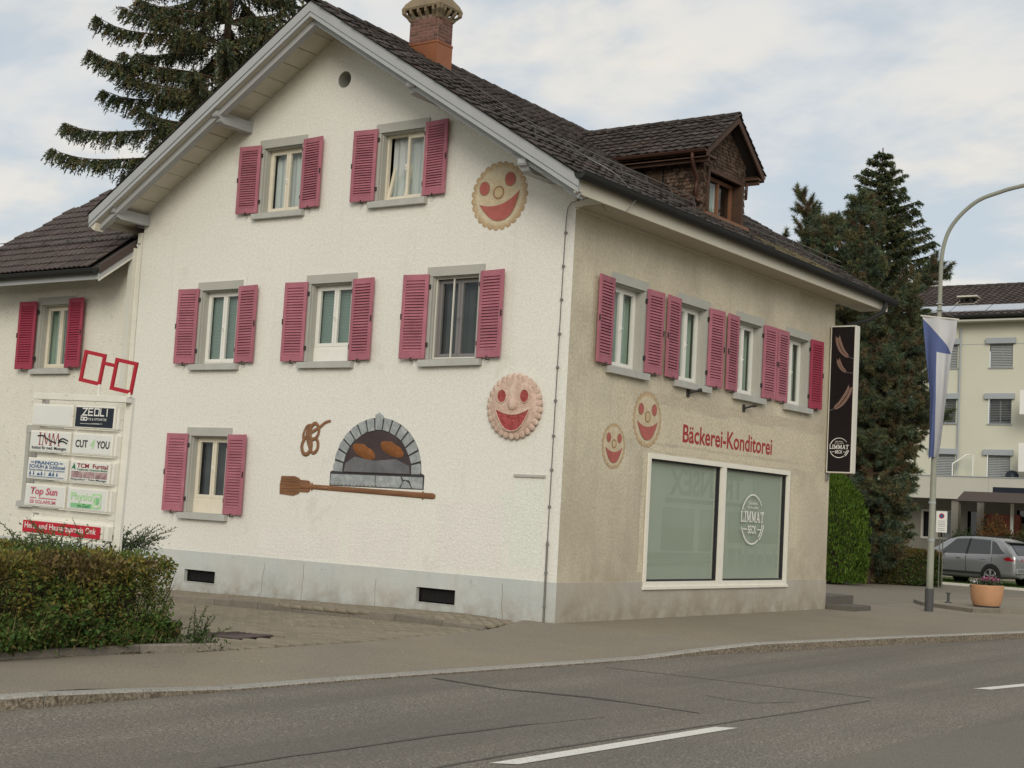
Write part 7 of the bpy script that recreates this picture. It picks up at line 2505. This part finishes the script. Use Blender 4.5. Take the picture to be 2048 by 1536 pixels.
# ---- hedges
def box_shell(x0, x1, y0, y1, z0, z1, rounding=0.12, depth=0.10, lump=0.06):
    def fn(n, r):
        ax_, ay_, az_ = (y1 - y0) * (z1 - z0), (x1 - x0) * (z1 - z0), (x1 - x0) * (y1 - y0)
        pr = np.array([ax_, ax_, ay_, ay_, az_ * 0.8])
        f = r.choice(5, n, p=pr / pr.sum())
        u, v = r.random(n), r.random(n)
        P = np.zeros((n, 3)); N = np.zeros((n, 3))
        for k in range(5):
            m = f == k
            if k < 2:
                P[m] = np.stack([np.full(m.sum(), (x0, x1)[k]), y0 + (y1 - y0) * u[m], z0 + (z1 - z0) * v[m]], 1); N[m] = ((-1, 0, 0), (1, 0, 0))[k]
            elif k < 4:
                P[m] = np.stack([x0 + (x1 - x0) * u[m], np.full(m.sum(), (y0, y1)[k - 2]), z0 + (z1 - z0) * v[m]], 1); N[m] = ((0, -1, 0), (0, 1, 0))[k - 2]
            else:
                P[m] = np.stack([x0 + (x1 - x0) * u[m], y0 + (y1 - y0) * v[m], np.full(m.sum(), z1)], 1); N[m] = (0, 0, 1)
        # round the upper edges
        c = np.array([(x0 + x1) / 2, (y0 + y1) / 2, (z0 + z1) / 2]); h = np.array([(x1 - x0) / 2, (y1 - y0) / 2, (z1 - z0) / 2])
        q = P - c
        inner = np.clip(q, -(h - rounding), h - rounding)
        inner[:, 2] = np.where(q[:, 2] < 0, q[:, 2], inner[:, 2])
        dd = q - inner
        L = np.linalg.norm(dd, axis=1, keepdims=True)
        q = inner + np.where(L > rounding, dd / np.maximum(L, 1e-6) * rounding, dd)
        N = unit(N + dd / max(rounding, 1e-6) * 0.6)
        P = c + q
        P = P + N * (lump * noise3(P, 5.0, 3)[:, None] + 0.5 * lump * noise3(P, 14.0, 4)[:, None]) - N * (np.abs(r.normal(size=(n, 1))) * depth)
        return P, N
    return fn
hd = empty("clipped_hedge", (0, 0, 0))
tag(hd, "broad brown and green clipped hedge around the foot of the company sign", "hedge")
HX0, HX1, HY0, HY1, HZ0, HZ1 = -3.3, 0.04, -13.5, -7.52, -0.1, 0.92
MB().bbox(HX0 + .26, HX1 - .26, HY0 + .26, HY1 - .26, HZ0, HZ1 - .22, 0.10).build("twig_core", m_twig, hd)
r = np.random.default_rng(41)
fn = box_shell(HX0, HX1, HY0, HY1, HZ0, HZ1, 0.14, 0.085, 0.055)
n = 95000
P, N = fn(n, r)
P2, N2_ = box_shell(HX0 + .15, HX1 - .15, HY0 + .15, HY1 - .15, HZ0, HZ1 - .13, 0.12, 0.07, 0.05)(60000, r)
k2 = (P2[:, 1] > -12.8) & ((P2[:, 0] > -1.5) | (P2[:, 2] > 0.65))
P2, N2_ = P2[k2], N2_[k2]
keepm = (noise3(P, 4.2, 77) + 0.5 * noise3(P, 9.0, 78) < 0.78 + r.normal(size=n) * 0.12) & (P[:, 1] > -12.8) & ((P[:, 0] > -2.2) | (P[:, 2] > 0.8))
P, N = np.concatenate([P[keepm], P2]), np.concatenate([N[keepm], N2_])
D = unit(N * 0.6 + np.array([0, 0, 0.25]) + r.normal(size=P.shape) * 0.75)
sz = 0.034 * r.uniform(0.5, 1.75, len(P)) * (1 + 0.25 * noise3(P, 3.0, 79))
V, F = leaf_quads(P, D, N + r.normal(size=P.shape) * 0.8, sz, sz * 0.55)
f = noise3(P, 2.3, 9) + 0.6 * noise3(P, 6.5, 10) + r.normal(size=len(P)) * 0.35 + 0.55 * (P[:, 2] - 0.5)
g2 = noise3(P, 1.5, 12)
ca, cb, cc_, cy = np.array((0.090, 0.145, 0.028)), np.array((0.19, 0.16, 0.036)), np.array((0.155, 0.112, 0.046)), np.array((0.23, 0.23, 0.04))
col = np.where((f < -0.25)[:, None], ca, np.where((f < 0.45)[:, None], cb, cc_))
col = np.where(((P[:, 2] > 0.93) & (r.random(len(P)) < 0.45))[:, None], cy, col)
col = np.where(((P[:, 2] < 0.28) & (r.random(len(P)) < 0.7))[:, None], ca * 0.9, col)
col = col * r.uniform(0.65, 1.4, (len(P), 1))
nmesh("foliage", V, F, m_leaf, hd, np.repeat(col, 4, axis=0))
tw_ = MB()
for q in range(170):
    y0_ = rnd.uniform(-12.0, -7.6); z0_ = rnd.uniform(-0.05, 0.5)
    p0 = Vector((HX1 - rnd.uniform(0.10, 0.25), y0_, z0_))
    p1 = p0 + Vector((rnd.uniform(0.02, 0.16), rnd.uniform(-0.12, 0.12), rnd.uniform(0.12, 0.45)))
    tw_.tube([p0, (p0 + p1) / 2 + Vector((rnd.uniform(-.02, .02), rnd.uniform(-.03, .03), 0)), p1], [0.006, 0.005, 0.003], 4)
tw_.build("twigs", m_twig, hd)["kind"] = "stuff"
# kerb of the planted bed
for (ya, yb) in ((-13.5, -12.4), (-12.39, -11.3), (-11.29, -10.2), (-10.19, -9.1), (-9.09, -8.1), (-8.09, -7.18)):
    b = MB()
    xa, xb = [float(np.interp(v, [-13.5, -8.2, -7.2], [0.12, 0.15, 0.40])) for v in (ya, yb)]
    vs = []
    for x, yv in ((xa, ya), (xb, yb)):
        vs += [(x - 0.10, yv, -0.4), (x, yv, -0.4), (x, yv, -0.01), (x - 0.015, yv, 0.005), (x - 0.10, yv, 0.005)]
    b.add(vs, [(0, 1, 2, 3, 4), (9, 8, 7, 6, 5), (0, 5, 6, 1), (1, 6, 7, 2), (2, 7, 8, 3), (3, 8, 9, 4), (4, 9, 5, 0)])
    fixnormals(b.build("edging_stone", m_kerb, drv))
b = MB()
b.add([(-14, -13.5, -0.02), (0.03, -13.5, -0.02), (0.06, -8.2, -0.02), (0.31, -7.2, -0.02), (-14, -7.2, -0.02)], [(0, 1, 2, 3, 4)])
tag(b.build("planting_bed", m_ground), kind="structure")
# low weeds and grass at the hedge foot
r = np.random.default_rng(43)
n = 15000
P = np.stack([r.uniform(-0.16, 0.17, n), r.uniform(-12.5, -7.45, n), np.zeros(n)], 1)
hgt = 0.08 + 0.26 * np.clip(noise3(P, 2.4, 14) + 0.4, 0, 1.3) + np.where(P[:, 1] < -9.2, 0.10, 0.0)
P[:, 0] -= np.where(P[:, 1] > -8.6, 0.05, 0.0)
P[:, 2] = hgt * r.random(n) ** 0.7
P[:, 0] += 0.11 * (P[:, 1] < -8.3) + 0.10 * np.clip(noise3(P, 3.0, 15), -1, 1) * (P[:, 1] < -8.3)
D = unit(r.normal(size=P.shape) + np.array([0.5, 0, 0.5]))
V, F = leaf_quads(P, D, np.array([0.2, 0, 1.0]) + r.normal(size=P.shape) * 0.6, 0.05 * r.uniform(0.5, 1.6, n), 0.034 * r.uniform(0.5, 1.4, n))
c = pick([(0.06, 0.125, 0.025), (0.08, 0.14, 0.03), (0.045, 0.10, 0.025), (0.12, 0.14, 0.035), (0.13, 0.10, 0.04)], n)
n2 = 650
Pb = np.stack([r.uniform(-0.10, 0.28, n2), np.where(r.random(n2) < 0.8, r.uniform(-12.5, -9.0, n2), r.uniform(-9.0, -7.4, n2)), np.zeros(n2)], 1)
Db = unit(r.normal(size=Pb.shape) * np.array([0.35, 0.35, 0]) + np.array([0.18, 0, 1.0]))
Lb = r.uniform(0.10, 0.42, n2) * np.where(Pb[:, 1] < -9.0, 1.2, 0.7)
V2, F2 = leaf_quads(Pb, Db, r.normal(size=Pb.shape), Lb, 0.008)
c2 = pick([(0.08, 0.12, 0.03), (0.13, 0.13, 0.05), (0.06, 0.11, 0.025), (0.17, 0.15, 0.07)], n2)
o = nmesh("weeds", np.concatenate([V, V2]), np.concatenate([F, F2 + len(V)]), m_leaf, None, np.concatenate([np.repeat(c, 4, 0), np.repeat(c2, 4, 0)]))
tag(o, "low green weeds and long grass along the foot of the clipped hedge", "weeds", kind="stuff")
# feathery shoots growing out of the hedge
def shoots(name, label, loc, stems, seed, leaf, cols, dense=0, rad=0.3, cat="shrub", group=None):
    r = np.random.default_rng(seed)
    root = empty(name, loc)
    tag(root, label, cat, "feathery shrubs growing through the hedge" if cat == "shrub" else None)
    b = MB()
    PP, DD, NN_, LL, CC = [], [], [], [], []
    for (dx, dy, h, lean) in stems:
        a = np.array([dx, dy, 0.0])
        e = a + np.array([lean[0], lean[1], h])
        mid = (a + e) / 2 + np.array([-lean[0] * 0.25, -lean[1] * 0.25, 0.08 * h])
        pts = [(1 - t) ** 2 * a + 2 * t * (1 - t) * mid + t * t * e for t in np.linspace(0, 1, 9)]
        b.tube([tuple(p) for p in pts], [0.006 * (1 - 0.7 * i / 8) for i in range(9)], 4)
        k = max(8, int(h / 0.022))
        for i in range(k):
            t = 0.18 + 0.82 * i / k
            p = (1 - t) ** 2 * a + 2 * t * (1 - t) * mid + t * t * e
            d = unit(np.array([2 * (1 - t) * (mid - a) + 2 * t * (e - mid)]))[0]
            for s in (-1, 1):
                sd = unit(np.array([np.cross(d, np.array([0.5, 0.6, 0.2]) + r.normal(size=3) * 0.3)]))[0] * s
                PP.append(p); DD.append(sd + d * 0.7 + r.normal(size=3) * 0.2); NN_.append(np.cross(d, sd) + r.normal(size=3) * 0.2); LL.append(leaf * r.uniform(0.7, 1.2) * (1 - 0.4 * t))
                CC.append(np.array(cols)[r.integers(len(cols))] * r.uniform(0.75, 1.3))
    if dense:
        q = r.normal(size=(dense, 3)) * np.array([rad, rad, rad * 0.42]) + np.array([0, 0, rad * 0.25])
        PP += list(q); DD += list(unit(r.normal(size=(dense, 3)) + np.array([0, 0, 0.5]))); NN_ += list(r.normal(size=(dense, 3))); LL += list(leaf * 0.9 * r.uniform(0.6, 1.2, dense))
        CC += list(np.array(cols)[r.integers(len(cols), size=dense)] * r.uniform(0.65, 1.3, (dense, 1)))
    b.build("stem", m_twig, root)
    V, F = leaf_quads(np.array(PP), np.array(DD), np.array(NN_), np.array(LL), np.array(LL) * 0.36)
    nmesh("foliage", V, F, m_leaf, root, np.repeat(np.array(CC), 4, 0))
    return root
LG = [(0.09, 0.15, 0.045), (0.11, 0.17, 0.05), (0.075, 0.125, 0.042), (0.14, 0.17, 0.055)]
rs = np.random.default_rng(51)
shoots("feathery_shrub", "feathery green shrub sprouting in front of the red panel of the company sign", (-0.55, -8.85, 0.88),
       [(rs.normal() * 0.14, rs.normal() * 0.20, rs.uniform(0.16, 0.40), (rs.normal() * 0.12, rs.normal() * 0.22)) for _ in range(22)], 52, 0.056, LG, 900, 0.24)
shoots("feathery_shrub", "feathery shrub with long arching twigs, right of the sign post above the hedge", (-1.1, -7.25, 0.95),
       [(rs.normal() * 0.08, rs.normal() * 0.10, rs.uniform(0.12, 0.30), (0.22 + rs.normal() * 0.22, 0.18 + rs.normal() * 0.18)) for _ in range(16)], 53, 0.056,
       [(0.10, 0.135, 0.07), (0.12, 0.155, 0.07), (0.08, 0.115, 0.06)], 650, 0.15)
shoots("tall_weed", "tall spindly weed at the right end of the hedge beside the pavers", (0.20, -7.30, -0.05),
       [(rs.normal() * 0.06, rs.normal() * 0.06, rs.uniform(0.2, 0.48), (0.10 + rs.normal() * 0.10, 0.03 + rs.normal() * 0.10)) for _ in range(9)], 54, 0.075,
       [(0.07, 0.12, 0.035), (0.085, 0.13, 0.05), (0.05, 0.09, 0.03)], 260, 0.13, "weed")
shoots("feathery_shrub", "thin twigs leaning over the hedge at the left picture edge", (-0.6, -10.3, 0.9),
       [(rs.normal() * 0.1, rs.normal() * 0.25, rs.uniform(0.10, 0.34), (rs.normal() * 0.15, 0.05 + rs.normal() * 0.25)) for _ in range(11)], 55, 0.056, LG, 420, 0.2)
# far hedge along the parking lot
h2 = empty("low_hedge", (-5.7, 27.3, 0), R(34))
tag(h2, "low dark hedge beside the parking lot, in front of the grey car", "hedge")
MB().bbox(-1.7, 1.75, -0.45, 0.55, 0, 0.92, 0.08).build("twig_core", m_twig, h2)
r = np.random.default_rng(61)
P, N = box_shell(-1.85, 1.95, -0.58, 0.65, 0.0, 1.10, 0.14, 0.07, 0.06)(17000, r)
D = unit(N * 0.7 + np.array([0, 0, 0.3]) + r.normal(size=P.shape) * 0.7)
V, F = leaf_quads(P, D, N + r.normal(size=P.shape) * 0.7, 0.075 * r.uniform(0.6, 1.4, len(P)), 0.042 * r.uniform(0.6, 1.4, len(P)))
f = noise3(P, 2.0, 17) + r.normal(size=len(P)) * 0.4
c = np.where((f > 0.2)[:, None], np.array((0.120, 0.105, 0.026)), np.array((0.065, 0.105, 0.024)))
c = np.where(((P[:, 2] > 0.9) & (r.random(len(P)) < 0.5))[:, None], np.array((0.19, 0.115, 0.032)), c) * r.uniform(0.6, 1.35, (len(P), 1))
nmesh("foliage", V, F, m_leaf, h2, np.repeat(c, 4, 0))
def ball(rad, h):
    def fn(n, r):
        d = unit(r.normal(size=(n, 3)))
        P = d * np.array([rad, rad, h / 2]) * (r.random((n, 1)) ** 0.33) * (1 + 0.15 * np.sin(d[:, :1] * 9) + 0.12 * np.sin(d[:, 1:2] * 11))
        return P + np.array([0, 0, h / 2]), d
    return fn
for (nm, lb, loc, rad, h, cols, n) in (
        ("autumn_shrub", "rust coloured autumn shrub in front of the red entrance wall", (-7.2, 44.2, 0), 0.85, 2.5, [(0.17, 0.075, 0.03), (0.13, 0.085, 0.03), (0.21, 0.09, 0.03), (0.09, 0.075, 0.025)], 2600),
        ("green_shrub", "loose green shrub beside the dark entrance of the apartment block", (-8.6, 44.6, 0), 0.6, 1.9, [(0.04, 0.07, 0.025), (0.06, 0.085, 0.03)], 1300),
        ("green_shrub", "olive shrub wrapped around the white canopy post", (-6.1, 44.2, 0), 0.8, 2.0, [(0.075, 0.08, 0.025), (0.05, 0.07, 0.022), (0.11, 0.09, 0.03)], 2200),
        ("green_shrub", "dark bush at the foot of the fir, between hedge and apartment window", (-6.9, 31.0, 0), 0.9, 1.4, [(0.04, 0.06, 0.028), (0.055, 0.075, 0.03)], 2000)):
    ro = empty(nm, loc)
    tag(ro, lb, "shrub", "shrubs in front of the apartment block")
    V, F, C_ = blob_leaves(n, ball(rad, h), 0.14, cols, len(lb), 0.3, 0.5)
    nmesh("foliage", V, F, m_leaf, ro, C_)
    b = MB()
    for q in range(5):
        b.tube([(0, 0, -0.05), (rnd.uniform(-.3, .3), rnd.uniform(-.3, .3), h * 0.7)], [0.02, 0.008], 4)
    b.build("stem", m_twig, ro)
# flowers in the planter
fl = empty("planter_flowers", (1.66, 15.24, 0.475))
tag(fl, "pink and white flowers with grey green leaves growing in the terracotta planter", "flowers")
r = np.random.default_rng(71)
P = np.stack([r.normal(size=900) * 0.16, r.normal(size=900) * 0.16, np.abs(r.normal(size=900)) * 0.07 + 0.02], 1)
P[:, 2] += 0.10 * np.exp(-((P[:, 0] - 0.16) ** 2) / 0.01)
ok = np.hypot(P[:, 0], P[:, 1]) < 0.37
P = P[ok]
V, F = leaf_quads(P, unit(r.normal(size=P.shape) + np.array([0, 0, 0.6])), r.normal(size=P.shape), 0.06 * r.uniform(0.6, 1.3, len(P)), 0.035)
nmesh("foliage", V, F, m_leaf, fl, np.repeat(pick([(0.055, 0.085, 0.04), (0.09, 0.115, 0.075), (0.04, 0.065, 0.03)], len(P)), 4, 0))
n = 150
P = np.concatenate([r.normal(size=(n, 3)) * np.array([0.10, 0.07, 0.02]) + np.array([0.05, -0.03, 0.21]), r.normal(size=(30, 3)) * np.array([0.05, 0.05, 0.015]) + np.array([-0.22, -0.1, 0.14])])
V, F = leaf_quads(P, unit(r.normal(size=P.shape) + np.array([0, 0, 0.4])), r.normal(size=P.shape), 0.045, 0.04)
c = np.concatenate([pick([(0.55, 0.12, 0.30), (0.60, 0.18, 0.36)], n), pick([(0.6, 0.6, 0.58)], 30)])
nmesh("blossoms", V, F, m_leaf, fl, np.repeat(c, 4, 0))
# grass of the lawn
r = np.random.default_rng(81)
n = 22000
P = np.stack([r.uniform(-8.0, 1.5, n), r.uniform(31.0, 36.0, n), np.full(n, -0.03)], 1)
P = P[P[:, 1] > 31.3 + 0 * P[:, 0]]
V, F = leaf_quads(P, unit(r.normal(size=P.shape) * 0.4 + np.array([0, 0, 1.0])), r.normal(size=P.shape), r.uniform(0.05, 0.12, len(P)), 0.03)
o = nmesh("grass", V, F, m_leaf, None, np.repeat(pick([(0.07, 0.12, 0.02), (0.10, 0.15, 0.03), (0.05, 0.09, 0.02)], len(P)), 4, 0))
tag(o, "short green grass of the lawn under the parked car", "grass", kind="stuff")
# litter: dry leaves and pale scraps on the pavement and pavers
r = np.random.default_rng(91)
V, F, C_ = [], [], []
def scrap(x, y, z, s, c):
    k = len(V)
    a = r.uniform(0, 6.28)
    for q in range(4):
        t = a + q * 1.57
        rr2 = s * (1.0 if q % 2 else 0.55)
        V.append((x + rr2 * math.cos(t), y + rr2 * math.sin(t), z + r.uniform(0.002, 0.012)))
        C_.append(c)
    F.append((k, k + 1, k + 2)); F.append((k, k + 2, k + 3))
for i in range(60):
    y = r.uniform(-11.5, -7.2); x = 0.16 + abs(r.normal()) * 0.07 + (0.18 if y > -7.8 else 0)
    scrap(x, y, -0.072, r.uniform(0.015, 0.04), [(0.25, 0.13, 0.06), (0.5, 0.42, 0.32), (0.30, 0.20, 0.10), (0.16, 0.09, 0.05)][r.integers(4)])
for i in range(26):
    y = r.uniform(-9, 8); x = r.uniform(0.2, 2.3)
    scrap(x, y, -0.055 if y < 0 else -0.03, r.uniform(0.008, 0.022), [(0.6, 0.58, 0.52), (0.25, 0.15, 0.08), (0.12, 0.08, 0.05)][r.integers(3)])
for i in range(30):
    x = r.uniform(-6, 0); y = r.uniform(-7, -1.6)
    scrap(x, y, zdrive(x) + 0.004, r.uniform(0.006, 0.018), [(0.6, 0.58, 0.52), (0.25, 0.15, 0.08)][r.integers(2)])
for i in range(40):
    y = r.uniform(-10, 9); x = kx(y) + 0.03 + abs(r.normal()) * 0.08
    scrap(x, y, ROADZ + 0.003, r.uniform(0.008, 0.022), [(0.20, 0.13, 0.08), (0.35, 0.30, 0.24), (0.10, 0.07, 0.05)][r.integers(3)])
o = nmesh("litter", V, F, m_leaf, None, C_)
tag(o, "scattered dry leaves and pale scraps on the pavement and driveway", "litter", kind="stuff")
